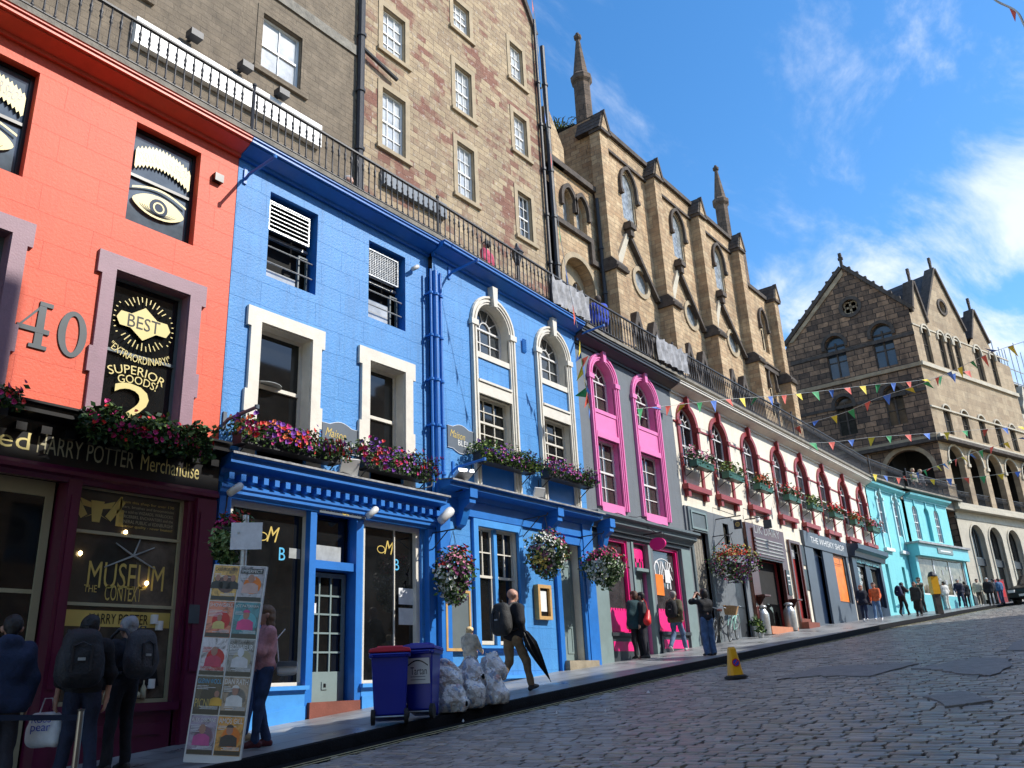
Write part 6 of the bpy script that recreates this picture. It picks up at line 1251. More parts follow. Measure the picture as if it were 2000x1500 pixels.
    for q in (-1, 1):
        c = hd+up*.008+lk*.083+side*.032*q
        ey.lathe(tuple(c-np.array((0,0,.011))), [(0,0),(.009,.004),(.0115,.011),(.009,.018),(0,.022)], 8)
    ob = ey.build('eyes', 'dark number', e, smooth=True)
    # clothing
    if isinstance(top, tuple) and not isinstance(top[0], tuple): tops = cloth(top)
    T = []; A = lambda a, b, ra, rb, m=0: T.append((tuple(a), tuple(b), ra, rb, m)); g = .018+puff
    ch, pe = J['che'], J['pel']; W_ = build
    A(ch+(-.085*W_,.0,.05), ch+(.085*W_,0,.05), .115+g, .115+g); A(ch+(-.07*W_,0,-.1), ch+(.07*W_,0,-.1), .105+g, .105+g); A(pe+(-.07*W_,0,.02), pe+(.07*W_,0,.02), .105+g, .105+g); A(J['shL']+(.02,0,-.015), J['shR']+(-.02,0,-.015), .058+g*.7, .058+g*.7)
    hem = pe[2]-.06-coat
    if coat > .05: A(pe+(-.075,0,-coat+.02), pe+(.075,0,-coat+.02), .125+g, .125+g); 
    for q in 'LR':
        A(J['sh'+q]+(0,0,-.01), J['el'+q], .062+g*.7, .052+g*.6)
        if sleeves == 'long': A(J['el'+q], J['wr'+q], .05+g*.6, .036+g*.4)
        elif sleeves == 'half': A(J['el'+q], J['el'+q]*.6+J['wr'+q]*.4, .05+g*.6, .046+g*.4)
    A(J['nek']+(0,-.01,-.05), J['nek']+(0,0,.0), .07, .068)
    if hood: A(J['nek']+(-.05,-.07,-.0), J['nek']+(.05,-.07,-.0), .065, .065); A(J['nek']+(-.04,-.09,.04), J['nek']+(.04,-.09,.04), .05, .05)
    nz = J['nek'][2]+.045
    tp = netobj('jacket' if puff or coat or hood else 'top', T, r, [tops], e, k=.05, disp=folds(.011 if near else .012, 22), cut=lambda P: np.maximum(hem-P[..., 2], P[..., 2]-nz-.05*(1 if hood else 0)) if True else None)
    L = []; A = lambda a, b, ra, rb, m=0: L.append((tuple(a), tuple(b), ra, rb, m))
    A(pe+(-.06,0,.0), pe+(.06,0,.0), .108, .108)
    for q in 'LR':
        lw = .016+ (.02 if skirt == -1 else 0); A(J['hip'+q]+(0,0,.0), J['knee'+q], .088+lw*.5, .058+lw); A(J['knee'+q], J['ank'+q]+(0,0,.01), .058+lw, .043+lw*1.1)
    if skirt > 0: A(pe+(-.05,0,-.1), pe+(-.07,-.0,-skirt), .12, .15); A(pe+(.05,0,-.1), pe+(.07,.0,-skirt), .12, .15)
    netobj('skirt' if skirt > 0 else 'trousers', L, r, [cloth(bottom)], e, k=.03, disp=folds(.009 if near else .010, 26), cut=lambda P: P[..., 2]-(pe[2]+.07))
    for q, f in (('L', fL), ('R', fR)):
        f = np.array(f, float); f /= np.linalg.norm(f); a = J['ank'+q]; S2 = []; hl = a-f*.05+(0,0,-.045); sd_ = np.cross(f, (0,0,1.))
        S2 += [(tuple(a+(0,0,.0)), tuple(hl), .046, .038, 0), (tuple(hl), tuple(a+f*.165+(0,0,-.055)), .036, .030, 0), (tuple(a+(0,0,-.01)), tuple(a+f*.1+(0,0,-.04)), .044, .036, 0)]
        fl = min(hl[2], (a+f*.165)[2]-.055)-.032
        netobj('shoe', S2, r*.8, [cloth(shoes, .6)], e, k=.02, cut=(lambda P, z0=a[2]-.088: z0-P[..., 2]) if abs(f[2]) < .15 else None)
    if hat: 
        hm = MB(); c = hd+up*.06; netobj('hat', [(tuple(c-lk*.02), tuple(c+lk*.02), .098, .096, 0), (tuple(c+lk*.09-up*.0), tuple(c+lk*.13-up*.01), .03, .02, 0)], r, [cloth(hat)], e, cut=lambda P: (c[2]-.01)-P[..., 2])
    if not bald:
        Hh = [(tuple(hd+up*.05-lk*.032), tuple(hd+up*.055+lk*.012), .098, .088, 0), (tuple(hd-up*.01-lk*.045), tuple(hd-up*.03-lk*.05), .082, .066, 0)]
        if hairlen: Hh += [(tuple(hd-up*.02-lk*.05-side*.04), tuple(hd-up*(hairlen)-lk*.06-side*.04), .07, .045, 0), (tuple(hd-up*.02-lk*.05+side*.04), tuple(hd-up*(hairlen)-lk*.06+side*.04), .07, .045, 0)]
        fc = hd+lk*.098
        netobj('hair', Hh, r*.8, [cloth(hair, .6)], e, k=.03, disp=folds(.006, 60), cut=lambda P: np.minimum(.062-np.sqrt((((P-(fc-up*.03))*np.array((1,1,.8)))**2).sum(-1)), 1.))
    return e
def worn_pack(x, y, face, H, z, label, col, w=.15, h=.25, d=.10, back=.26, side=0., cat='backpack', zc=1.22):
    """rucksack resting on a wearer's back"""
    e = bpy.data.objects.new('backpack', None); COL.objects.link(e); s = H/1.75; e.location = (x, y, z); e.rotation_euler = (0,0,face-math.pi/2); e.scale = (s,s,s); tag(e, label, cat)
    B = [((side-w*.6,-back,zc-h*.6), (side+w*.6,-back,zc-h*.6), d, d, 0), ((side-w*.6,-back,zc), (side+w*.6,-back,zc), d*1.02, d*1.02, 0), ((side-w*.45,-back+.01,zc+h*.65), (side+w*.45,-back+.01,zc+h*.65), d*.85, d*.85, 0)]
    netobj('bag_body', B, .016, [cloth(col, .7)], e, k=.14, disp=folds(.004, 30))
    netobj('front_pocket', [((side-w*.45,-back-d*.75,zc-h*.55), (side+w*.45,-back-d*.75,zc-h*.55), d*.38, d*.38, 0), ((side-w*.4,-back-d*.7,zc-h*.05), (side+w*.4,-back-d*.7,zc-h*.1), d*.38, d*.38, 0)], .016, [cloth(tuple(c*1.25 for c in col), .7)], e, k=.04)
    st_ = MB()
    for q in (-1, 1): st_.tube([(side+q*.11,-back+.05,zc+h*.6),(side+q*.115,-.12,zc+.26),(side+q*.12,.0,zc+.28),(side+q*.12,.12,zc+.2),(side+q*.13,.155,zc+.02),(side+q*.15,.08,zc-.18),(side+q*.14,-back+.1,zc-.2)], .02, 6)
    st_.build('strap', cloth(tuple(c*1.1 for c in col), .7), e, smooth=True)
    zp = MB().tube([(side-w*.6,-back-d*.95,zc+h*.35),(side,-back-d*1.05,zc+h*.52),(side+w*.6,-back-d*.95,zc+h*.35)], .006, 5); zp.build('zip', 'black iron', e)
    MB().tube([(side-.04,-back+.02,zc+h*.65+d*.8),(side-.03,-back+.01,zc+h*.65+d*1.15),(side+.03,-back+.01,zc+h*.65+d*1.15),(side+.04,-back+.02,zc+h*.65+d*.8)], .010, 5).build('grab_handle', cloth(tuple(c*1.3 for c in col), .7), e)
    MB().box(side-.035, side+.035, -back-d*1.16, -back-d*1.1, zc-h*.12, zc-h*.02).build('sewn_patch', 'curtain', e)
    for q in (-1, 1):
        netobj('side_pocket', [((side+q*(w*.6+d*.8),-back,zc-h*.6), (side+q*(w*.6+d*.8),-back,zc-h*.2), d*.35, d*.32, 0)], .016, [cloth(tuple(c*1.2 for c in col), .7)], e)
        MB().box(side+q*w*.55-.01, side+q*w*.55+.01, -back-d*1.17, -back-d*.9, zc-h*.5, zc+h*.4).build('compression_strap', 'black iron', e)
    return e
# ================================================================== plants
attrmat('leaf', .55, bump=.0, spec=.3); attrmat('petal', .5, spec=.3)
GRN = [(.03,.075,.018),(.05,.11,.025),(.02,.05,.014),(.09,.15,.03)]
def foliage(pts, size, cols, droop=.3):
    mb = MB(); C = []
    for p in pts:
        a = RNG.uniform(0, 6.28); e = RNG.normal(-droop, .5); s = size*RNG.uniform(.6, 1.3); d = np.array([math.cos(a)*math.cos(e), math.sin(a)*math.cos(e), math.sin(e)]); w = np.cross(d, RNG.normal(0, 1, 3)); w /= np.linalg.norm(w)+1e-9
        c = cols[RNG.integers(len(cols))]; f = RNG.uniform(.75, 1.3)
        mb.add([tuple(p), tuple(p+d*s*.5+w*s*.28), tuple(p+d*s), tuple(p+d*s*.5-w*s*.28)], [(0,1,2,3)]); C.append(tuple(q*f for q in c))
    return mb, C
def blooms(pts, cen, size, cols, n=6):
    mb = MB(); C = []
    for p in pts:
        d = np.array(p)-np.array(cen)+RNG.normal(0, .08, 3); d[1] -= .12; d /= np.linalg.norm(d); a = np.cross(d, (0,0,1.)+RNG.normal(0,.1,3)); a /= np.linalg.norm(a); b = np.cross(d, a); s = size*RNG.uniform(.7, 1.25)
        c = cols[RNG.integers(len(cols))]; f = RNG.uniform(.8, 1.2); v = [tuple(p+d*.0)]
        for i in range(n): t = 6.283*i/n; v.append(tuple(p+(a*math.cos(t)+b*math.sin(t))*s*(1 if i % 2 else .75)+d*s*.45))
        mb.add(v, [(0, 1+i, 1+(i+1) % n) for i in range(n)]); C += [tuple(q*f for q in c)]*n
    return mb, C
RED, MAG, PUR, ORG, WHT, PNK, YEL, LIL, LIM = (.68,.035,.03), (.52,.03,.17), (.22,.06,.38), (.75,.19,.07), (.7,.7,.64), (.66,.25,.36), (.65,.5,.12), (.4,.27,.56), (.24,.33,.06)
def windowbox(P, x0, x1, y0, y1, cols, label, d=-.28, planter='black iron', box=True, nl=900, nf=170, top=.0, trail=.35, bracket=True, group='window boxes', cat='window box', hb=.2, green=GRN, name='window_box', ls=.085, fs=.038):
    a = P.uv(x0, y0, d); b = P.uv(x1, y1, d); u0, u1 = a[0], b[0]; zt = (a[1]+P.uv(x1, y0+(x1-x0)*.2, d)[1])/2+.08; zb = b[1]
    zc = zb+(zt-zb)*.45; T = Thing(name, label, cat, P, ((u0+u1)/2, d, zb), group)
    bu0, bu1 = u0+.12, u1-.12
    T.part('planter', MB().box(bu0, bu1, d-.11, d+.13, zc-hb, zc).box(bu0-.01, bu1+.01, d-.125, d+.145, zc-.03, zc+.005), planter)
    if bracket:
        m = MB()
        for u in (bu0+.1, bu1-.1): m.tube([(u,d+.1,zc-hb-.01),(u,d-.1,zc-hb-.01)], .012, 5).tube([(u,d-.08,zc-hb),(u,0,zc-hb-.25)], .012, 5).tube([(u,0,zc-hb),(u,0,zc-hb-.25)], .012, 5)
        T.part('bracket', m, 'black iron')
    q = []
    for i in range(nl):
        u = RNG.uniform(u0, u1); hgt = RNG.beta(2, 2)*(zt-zc)*(.65+.5*abs(math.sin(u*5+x0))); y = d+RNG.normal(0, .13); z = zc+hgt-.02
        if RNG.random() < trail: z = zc-RNG.uniform(0, (zc-zb))*RNG.uniform(.3, 1.); y = d-.14-RNG.uniform(0, .1)
        q.append(np.array((u, min(y, -.04), z)))
    mb, C = foliage(q, ls, green); T.part('foliage', mb, 'leaf', cols=C)
    k = [p+np.array((0, -.04, .02)) for p in q if p[1] < d+.06 or p[2] > zc+.1]; RNG.shuffle(k); k = k[:nf]
    # patches of one colour
    F_ = {}
    for p in k: F_.setdefault(int(abs(math.sin(p[0]*3.1+x0)*97)+RNG.integers(0, 2)) % len(cols), []).append(p)
    fm = MB(); fc = []
    for ci, pts in F_.items():
        mb, C = blooms(pts, ((u0+u1)/2, d+.2, zc-.1), fs, [cols[ci]]); fm.add(mb.v, mb.f); fc += C
    T.part('flowers', fm, 'petal', cols=fc)
    return T
DK = [(.015,.035,.012),(.03,.06,.02),(.02,.045,.014)]
windowbox(PA, 164, 394, 796, 908, [MAG, RED, MAG, (.4,.02,.1)], 'trailing dark green window box with magenta flowers over the black gilt fascia', d=-.45, nl=3800, nf=190, trail=.55, green=DK+GRN, hb=.1, ls=.1, bracket=False)
windowbox(PA, -110, 28, 740, 815, [RED, MAG, ORG], 'window box cut by the left picture edge with red flowers', d=-.45, nl=700, nf=60, trail=.3, bracket=False)
windowbox(PA, 452, 668, 822, 912, [RED, PUR, MAG, ORG, PUR], 'big window box of red, purple and orange petunias under the first cream framed window', nl=2600, nf=330, fs=.042, ls=.065, trail=.25)
windowbox(PA, 694, 842, 868, 950, [MAG, PUR, RED, PUR], 'window box of magenta and purple flowers under the second cream framed window', nl=2200, nf=260, fs=.038, ls=.06, trail=.25)
windowbox(PA2, 926, 1045, 866, 932, [PUR, (.45,.1,.3), LIM], 'window box with purple flowers and bright lime leaves under the first arched window', nl=3000, nf=170, green=GRN+[LIM], ls=.06, fs=.032)
windowbox(PA2, 1058, 1156, 905, 956, [PUR, (.36,.1,.32), MAG], 'window box of purple flowers under the second white arched window', nl=2400, nf=220, ls=.055, fs=.032)
bx = [[WHT, PNK, PNK], [LIM], [RED, ORG], [RED, RED, WHT], [YEL, LIM], [RED, RED], [ORG, RED], [RED, PNK]]
nm = ['white and pink flowers, first maroon window from the left', 'thin greenery, second maroon window', 'scarlet geraniums, third maroon window', 'red and white flowers, fourth maroon window', 'yellowish leaves, fifth maroon window', 'bright red geraniums, sixth maroon window', 'orange red flowers, seventh maroon window', 'red and pink flowers, last maroon window before the turquoise']
plain('green planter', (.02,.11,.07), .45, var=.1)
for i, u in enumerate(uc):
    a = PA.w(u-wi-.14, -.35, cb0+.30); b = PA.w(u+wi+.14, -.35, cb0-.22); p, q = pixof(a), pixof(b)
    windowbox(PA, p[0], q[0], p[1]-2, q[1], bx[i], 'green window box with '+nm[i], d=-.35, planter='green planter', nl=330, nf=70 if i not in (1,4) else 12, trail=.04, hb=.2, ls=.10, fs=.05, green=GRN+([LIM] if i in (1,4) else []))
def basket(P, x0, x1, y0, y1, top, mid, label, d=-.62, arm=True, post=None):
    a = P.uv(x0, (y0+y1)/2, d); b = P.uv(x1, (y0+y1)/2, d); c = ((a[0]+b[0])/2, d, (P.uv((x0+x1)/2, y0, d)[1]+P.uv((x0+x1)/2, y1, d)[1])/2); rx = (b[0]-a[0])/2*.72; h = (P.uv((x0+x1)/2, y0, d)[1]-P.uv((x0+x1)/2, y1, d)[1])/2
    T = Thing('hanging_basket', label, 'hanging basket', P, (c[0], d, c[2]-h), 'hanging flower baskets'); q = []; 
    for i in range(1700):
        v = RNG.normal(0, 1, 3); v /= np.linalg.norm(v); r = RNG.uniform(.66, 1.0)*(1+.16*math.sin(v[0]*7+v[2]*4+x0)+.08*math.sin(v[2]*13+v[0]*9)); w = 1-.35*max(0, -v[2]); q.append(np.array((c[0]+v[0]*rx*r*w*.92, d+v[1]*rx*r*w, c[2]+v[2]*h*r)))
    mb, C = foliage(q, .085, GRN+[(.2,.26,.12)]); T.part('foliage', mb, 'leaf', cols=C)
    up = [p for p in q if p[2] > c[2]+h*.30]; lo = [p for p in q if p[2] <= c[2]+h*.30]
    fm = MB(); fc = []
    for pts, cols, n in ((up, top, 230), (lo, mid, 330)):
        for cc in range(len(cols)):
            s_ = [p for p in pts if int(abs(math.sin(p[0]*4.3+p[2]*2.1)*len(cols)*.999)) == cc][:n//len(cols)+30]; mb, C = blooms(s_, c, .034, [cols[cc]]); fm.add(mb.v, mb.f); fc += C
    T.part('flowers', fm, 'petal', cols=fc)
    T.part('basket', MB().lathe((c[0], d, c[2]-h*.55), [(.0,-.02),(.12,0),(.2,.12),(.24,.3),(.22,.3),(0,.28)], 12), 'black iron')
    if arm:
        zt = c[2]+h+.32; m = MB().tube([(c[0],.0,zt-.4),(c[0],.0,zt+.03)], .016, 6).tube([(c[0],0,zt),(c[0],d-.05,zt),(c[0],d-.08,zt+.05)], .014, 6).tube([(c[0],0,zt-.38),(c[0],d*.8,zt)], .011, 6)
        T.part('bracket', m, 'black iron'); m = MB()
        for k in range(3): m.tube([(c[0],d,zt-.02),(c[0]+.2*math.cos(k*2.1),d+.2*math.sin(k*2.1),c[2]+h*.3)], .005, 4)
        T.part('chain', m, 'black iron')
    return T
basket(PA, 850, 922, 1068, 1182, [MAG, RED, PNK], [WHT, (.35,.08,.2), (.3,.1,.25)], 'hanging basket with pink top and dark purple flowers, right of the posted menus')
basket(PA2, 1033, 1102, 1037, 1130, [MAG, PNK, WHT], [YEL, (.3,.12,.2), WHT], 'hanging basket with pink top and yellow sides, above the framed menu case')
basket(PA2, 1147, 1210, 1070, 1147, [RED, PNK, MAG], [WHT, WHT, (.4,.5,.3)], 'hanging basket with red top and white sides at the blue and grey boundary')
basket(PA, 1402, 1463, 1065, 1137, [ORG, RED, YEL], [PUR, LIL, MAG], 'hanging basket of orange and violet flowers in front of the grey wall')
# weeds rooted high on the church wing roof
q = []; c0 = PC.uv(1095, 240, 2.6)
mb = MB(); C = []
for i in range(260):
    a = RNG.uniform(0, 6.28); e = RNG.uniform(-.9, 1.2); L_ = RNG.uniform(.7, 1.5); p0 = np.array((c0[0]+RNG.normal(0,.35), 2.6+RNG.normal(0,.2), c0[1]-1.0+RNG.normal(0,.2))); d = np.array((math.cos(a)*math.cos(e), math.sin(a)*math.cos(e), math.sin(e))); w = np.cross(d, (0,0,1.)); w /= np.linalg.norm(w)+1e-6; p1 = p0+d*L_*.6+np.array((0,0,.15)); p2 = p0+d*L_+np.array((0,0,-.25)); w *= .03
    mb.add([tuple(p0-w), tuple(p0+w), tuple(p1+w), tuple(p1-w), tuple(p2)], [(0,1,2,3),(3,2,4)]); c = (.25,.26,.10) if RNG.random() < .5 else (.10,.14,.04); C += [c, c]
single('wild_plant', mb, 'leaf', PC, (c0[0], 2.6, c0[1]-1), 'bushy straw green weed growing high on the church wing beside the chimney pot', 'plant', cols=C)
# ================================================================== brackets, lamps, cameras on the facades
def arm(P, x, y, label, mat='blue trim', L_=.82, dz=.0):
    u, z_ = P.uv(x, y); m = MB().box(u-.03, u+.03, -.03, 0, z_-.14, z_+.14).tube([(u,-.02,z_-.05),(u,-.12,z_+.0),(u,-L_,z_+.03+dz)], .028, 8).lathe((u,-L_,z_-.0+dz), [(0,0),(.035,0),(.035,.06),(0,.06)], 8)
    single('pole_bracket', m, mat, P, (u,0,z_), label, 'bracket', 'banner pole brackets on the facades')
arm(PA, 478, 346, 'upper blue iron bracket arm at the red and blue boundary, under the cornice'); arm(PA, 437, 822, 'lower grey iron bracket arm at the red and blue boundary', 'slate paint'); arm(PA2, 876, 534, 'blue iron bracket arm right of the drainpipes, under the cornice'); arm(PA2, 1126, 655, 'blue iron bracket arm at the blue and grey boundary'); arm(PA2, 884, 915, 'blue iron bracket arm below the right name plaque')
def flood(P, x, y, label, mat, d=-.3, s=1., tilt=.5):
    u, z_ = P.uv(x, y, d); T = Thing('floodlight', label, 'floodlight', P, (u, d, z_)); m = MB(); m.box(-.14*s, .14*s, -.03*s, .03*s, -.17*s, .17*s); m.xf(Matrix.Translation((u,d,z_)) @ Matrix.Rotation(-.35, 4, 'Z') @ Matrix.Rotation(tilt, 4, 'X')); T.part('lamp_head', m, mat)
    T.part('stand', MB().box(u-.02, u+.02, d, d+.2, z_-.24*s, z_-.20*s).tube([(u,d+.02,z_),(u,d+.05,z_-.22*s)], .015, 6), 'black iron')
flood(PA, 681, 918, 'white floodlight standing on the shop cornice between two flower boxes', 'white plastic', s=1.15); flood(PA2, 902, 930, 'grey floodlight lying tilted on the right shop cornice', 'tin', tilt=1.2, s=1.2); flood(PA2, 1052, 966, 'small white floodlight on the cornice below the second arched window', 'white plastic', s=.9)
def cctv(P, x, y, label, d=-.35, s=1.):
    u, z_ = P.uv(x, y, d); T = Thing('security_camera', label, 'security camera', P, (u, d, z_)); m = MB(); m.lathe((0,0,0), [(.0,-.12*s),(.055*s,-.12*s),(.06*s,.1*s),(.05*s,.13*s),(0,.13*s)], 12); m.xf(Matrix.Translation((u,d,z_)) @ Matrix.Rotation(.9, 4, 'Y')); T.part('camera_body', m, 'white plastic', True)
    T.part('mount', MB().tube([(u,d,z_),(u+.02,d+.12,z_+.05),(u+.02,0,z_+.05)], .014, 6), 'tin')
cctv(PA, 871, 1007, 'big white security camera at the corner of the dentilled blue shopfront', s=1.5); cctv(PA, 727, 1001, 'small white security camera right of the restaurant name board', d=-.3); cctv(PA, 459, 956, 'small white security camera at the left end of the dentilled shopfront', d=-.3); cctv(PA, 811, 523, 'small dark camera under the cornice left of the drainpipes', d=-.12, s=.8); cctv(PA, 1480, 1015+0, 'small camera above the dairy front', d=-.2)
# hanging signs
def hangsign(P, x0, y0, x1, y1, d, label, mat, draw=None, oval=False):
    a = P.uv(x0, y0, d); b = P.uv(x1, y1, d); u = (a[0]+b[0])/2; zt, zb = a[1], b[1]; h = zt-zb; T = Thing('hanging_sign', label, 'sign', P, (u, d, zb), 'signs hanging over the pavement'); L_ = h*.95
    if oval: m = MB(); n_ = 20; m.v = [(u-.03, d+L_*.75*math.cos(t*6.2832/n_), (zt+zb)/2+h*.5*math.sin(t*6.2832/n_)) for t in range(n_)]+[(u+.03, d+L_*.75*math.cos(t*6.2832/n_), (zt+zb)/2+h*.5*math.sin(t*6.2832/n_)) for t in range(n_)]; m.f = [tuple(range(n_)), tuple(range(2*n_-1, n_-1, -1))]+[(i, i+n_, (i+1) % n_+n_, (i+1) % n_) for i in range(n_)]; m.m = [0]*len(m.f)
    else: m = MB().box(u-.025, u+.025, d-L_/2, d+L_/2, zb, zt)
    p = T.part('sign_panel', m, mat); T.part('bracket', MB().tube([(u,0,zt+.12),(u,d-L_/2,zt+.12)], .018, 6).tube([(u,0,zt+.5),(u,d,zt+.12)], .01, 5).tube([(u,d-.2,zt+.12),(u,d-.2,zt)], .008, 4).tube([(u,d+.2,zt+.12),(u,d+.2,zt)], .008, 4), 'black iron')
    return T, p, u, d, zt, zb
T, p, u, d, zt, zb = hangsign(PA, 1424, 1011, 1458, 1037, -.75, 'square charcoal hanging sign with a yellow round emblem', 'charcoal paint')
m = MB(); r = (zt-zb)*.27; c = (zt+zb)/2; n_ = 18
m.add([(u-.03, d+r*math.cos(t*6.2832/n_), c+r*math.sin(t*6.2832/n_)) for t in range(n_)], [tuple(range(n_))]); T.sub(p, 'round_emblem', m, 'gold'); m = MB()
for k in range(4): t0 = k*1.5708+.785; cy, cz = d+r*.42*math.cos(t0), c+r*.42*math.sin(t0); m.add([(u-.034, cy+r*.26*math.cos(t*6.2832/8), cz+r*.26*math.sin(t*6.2832/8)) for t in range(8)], [tuple(range(8))])
T.sub(p, 'emblem_cutouts', m, 'charcoal paint')
hangsign(PA, 1487, 1012, 1511, 1035, -.75, 'dark olive hanging sign above the brown dairy front', 'dark number')
hangsign(PA, 1265, 1046, 1304, 1078, -.55, 'oval dark pink hanging sign over the takeaway door', 'hot pink', oval=True)
T, p, u, d, zt, zb = hangsign(PA, 1283, 1050, 1296, 1072, -.62, 'x', 'black paint', oval=True); bpy.data.objects.remove(p); [bpy.data.objects.remove(o) for o in list(T.e.children)]; bpy.data.objects.remove(T.e)
# cloth banners on the railing
def banner(P, x0, x1, yref, label, d=-.42):
    u0 = P.uv(x0, yref, d)[0]; u1 = P.uv(x1, yref+(x1-x0)*.5, d)[0]; z0 = DECK+.25; n_ = 24; mb = MB()
    for i in range(n_+1):
        for j in range(7): u = u0+(u1-u0)*i/n_; z_ = z0+.78*j/6-.10*abs(math.sin(i*.5))*(j/6); mb.v.append((u, d-.02+.035*math.sin(i*1.3+j*.8)+.02*math.sin(i*2.9-j), z_))
    for i in range(n_):
        for j in range(6): a = i*7+j; mb.f.append((a, a+7, a+8, a+1)); mb.m.append(0)
    single('cloth_banner', mb, 'banner cloth', P, (u0, d, z0), label, 'banner', 'white cloths tied to the terrace railing', smooth=True)
plain('banner cloth', (.30,.30,.31), .6, var=.5, scale=4, bump=.3)
banner(PA, 1078, 1150, 560, 'crumpled white cloth tied to the railing beside the blue jacket'); banner(PA, 1284, 1344, 690, 'crumpled white cloth tied to the railing above the last pink window')
# ================================================================== bunting
for n_, c in dict(r=(.75,.12,.08), y=(.85,.65,.05), g=(.04,.35,.12), b=(.08,.2,.6)).items(): plain('pennant '+n_, c, .7, var=.12)
plain('cord', (.6,.6,.55), .8, var=0)
def bunting(path, label, size=.24, step=.5, order='rygb', cord=.007, start=.3, flut=.75, roty=0):
    """path: (px, py, distance)"""
    P = [Vector(CAMP+ray(x, y)/np.linalg.norm(ray(x, y))*d) for x, y, d in path]
    e = bpy.data.objects.new('bunting', None); COL.objects.link(e); e.location = P[0]; tag(e, label, 'bunting', 'strings of coloured bunting'); o = P[0]
    # resample with Catmull-Rom
    Q = []; PP = [P[0]]+P+[P[-1]]
    for i in range(1, len(PP)-2):
        for k in range(8):
            t = k/8; a, b, c, d = PP[i-1:i+3]; Q.append(.5*((2*b)+(c-a)*t+(2*a-5*b+4*c-d)*t*t+(3*b-a-3*c+d)*t**3))
    Q.append(P[-1]); MB().tube([q-o for q in Q], cord, 4).build('cord', 'cord', e)
    L_ = 0; nxt = start; k = 0
    for a, b in zip(Q[:-1], Q[1:]):
        seg = (b-a).length; dr = (b-a).normalized()
        while nxt <= L_+seg:
            p = a+dr*(nxt-L_); sd = Vector((dr.x, dr.y, dr.z)); tw = random.gauss(0, flut); dn = Vector((-dr.y, dr.x, 0))*math.sin(tw)*.8+Vector((0,0,-1))*math.cos(tw*.8); dn.normalize()
            s = size*random.uniform(.85, 1.1); v = [p-sd*s*.42, p+sd*s*.42, p+dn*s+sd*random.gauss(0,.04)]; nn = sd.cross(dn)*.0015; mid = (v[0]+v[1]+v[2])/3+sd.cross(dn)*s*.06
            mb = MB(); mb.add([tuple(q-o-nn) for q in v]+[tuple(mid-o-nn)]+[tuple(q-o+nn) for q in v]+[tuple(mid-o+nn)], [(0,1,3),(1,2,3),(2,0,3),(4,7,5),(5,7,6),(6,7,4)])
            mb.build('pennant', 'pennant '+order[k % len(order)], e); k += 1; nxt += step*random.uniform(.9, 1.1)
        L_ += seg
bunting([(1150,800,23),(1230,799,24),(1300,793,25.5),(1420,780,28),(1540,771,31),(1700,752,34),(1800,742,36),(1900,722,38)], 'long bunting string from the grey building across the first maroon windows', size=.36, step=.78)
bunting([(1486,868,37),(1552,835,36),(1648,806,35),(1712,778,34),(1801,749,33),(1869,720,31),(1930,691,29),(2010,664,27)], 'rising bunting string crossing the dark gable to the upper right', size=.36, step=.8, order='ygrb')
bunting([(1430,880,33),(1500,867,35),(1616,864,37),(1705,854,38),(1833,845,40),(1968,835,42),(2010,832,43)], 'nearly level bunting string in front of the dark gable base', size=.38, step=.9, order='ygrb')
bunting([(1745,935,52),(1800,920,49),(1850,903,46),(1900,885,43),(2010,850,40)], 'short bunting string rising over the stone arcade', size=.36, step=.85, order='gryb')
bunting([(1700,925,44),(1790,936,46),(1900,932,45),(2010,918,44)], 'bunting string hanging low above the turquoise cornice', size=.34, step=.8, order='ybrg')
bunting([(1036,-20,21),(1048,60,20.5),(1060,190,19.5),(1076,300,19),(1090,430,18.5),(1106,530,18.2),(1128,640,18)], 'twisted bunting string hanging steeply down the rubble tenement corner', size=.34, step=.9, order='rygb', flut=.2)
bunting([(1926,-12,8),(1950,4,8),(1985,22,7.8),(2000,48,7.6),(2012,70,7.5)], 'near bunting cord in the top right corner of the picture', size=.15, step=.24, order='rg', cord=.008, flut=.2)
bunting([(1133,672,19.8),(1138,720,19.8),(1146,765,19.8),(1152,800,20)], 'bunched bunting string hanging on the grey wall beside the pink window', size=.3, step=.13, order='ybgryb', start=.05, flut=1.6)
# ================================================================== street objects
def wplace(px, py, Y=None):
    p, s, t = hit(px, py); return p
# cone
c = wplace(1438, 1327); e = bpy.data.objects.new('traffic_cone', None); COL.objects.link(e); e.location = c+Vector((0,0,.012)); e.rotation_euler = (0, -.05, .35); tag(e, 'yellow no waiting cone with a red ringed blue disc standing on the setts', 'traffic cone')
plain('cone yellow', (.85,.42,.01), .45, var=.08); plain('sign red', (.65,.02,.02), .4, var=0); plain('sign blue', (.02,.06,.45), .4, var=0)
def frustum(mb, a, b, z0, z1, r=.0, m=0):
    n_ = 16; vs = []
    for (w, z_) in ((a, z0), (b, z1)):
        for i in range(n_):
            t = 6.2832*(i+.5)/n_; x, y = math.cos(t), math.sin(t); k = w/max(abs(x), abs(y))*(1-.12*(min(abs(x),abs(y))/max(abs(x),abs(y)))**3); vs.append((x*k, y*k, z_))
    mb.add(vs, [(i, (i+1) % n_, (i+1) % n_+n_, i+n_) for i in range(n_)]+[tuple(range(n_))[::-1], tuple(range(n_, 2*n_))], m); return mb
b = MB(); frustum(b, .17, .165, 0, .035); frustum(b, .165, .13, .035, .055); b.build('base', 'rubber', e); b = MB(); frustum(b, .118, .062, .055, .47); frustum(b, .062, .045, .47, .50); b.build('cone_body', 'cone yellow', e)
for nm_, r, y, mt in (('red_disc', .066, -.103, 'sign red'), ('blue_disc', .049, -.109, 'sign blue')):
    b = MB().lathe((0,0,0), [(0,-.003),(r,-.003),(r,.003),(0,.003)], 24); b.xf(Matrix.Rotation(math.pi/2-.13, 4, 'X')); o = b.build(nm_, mt, e); o.location = (0, y+.002, .25)
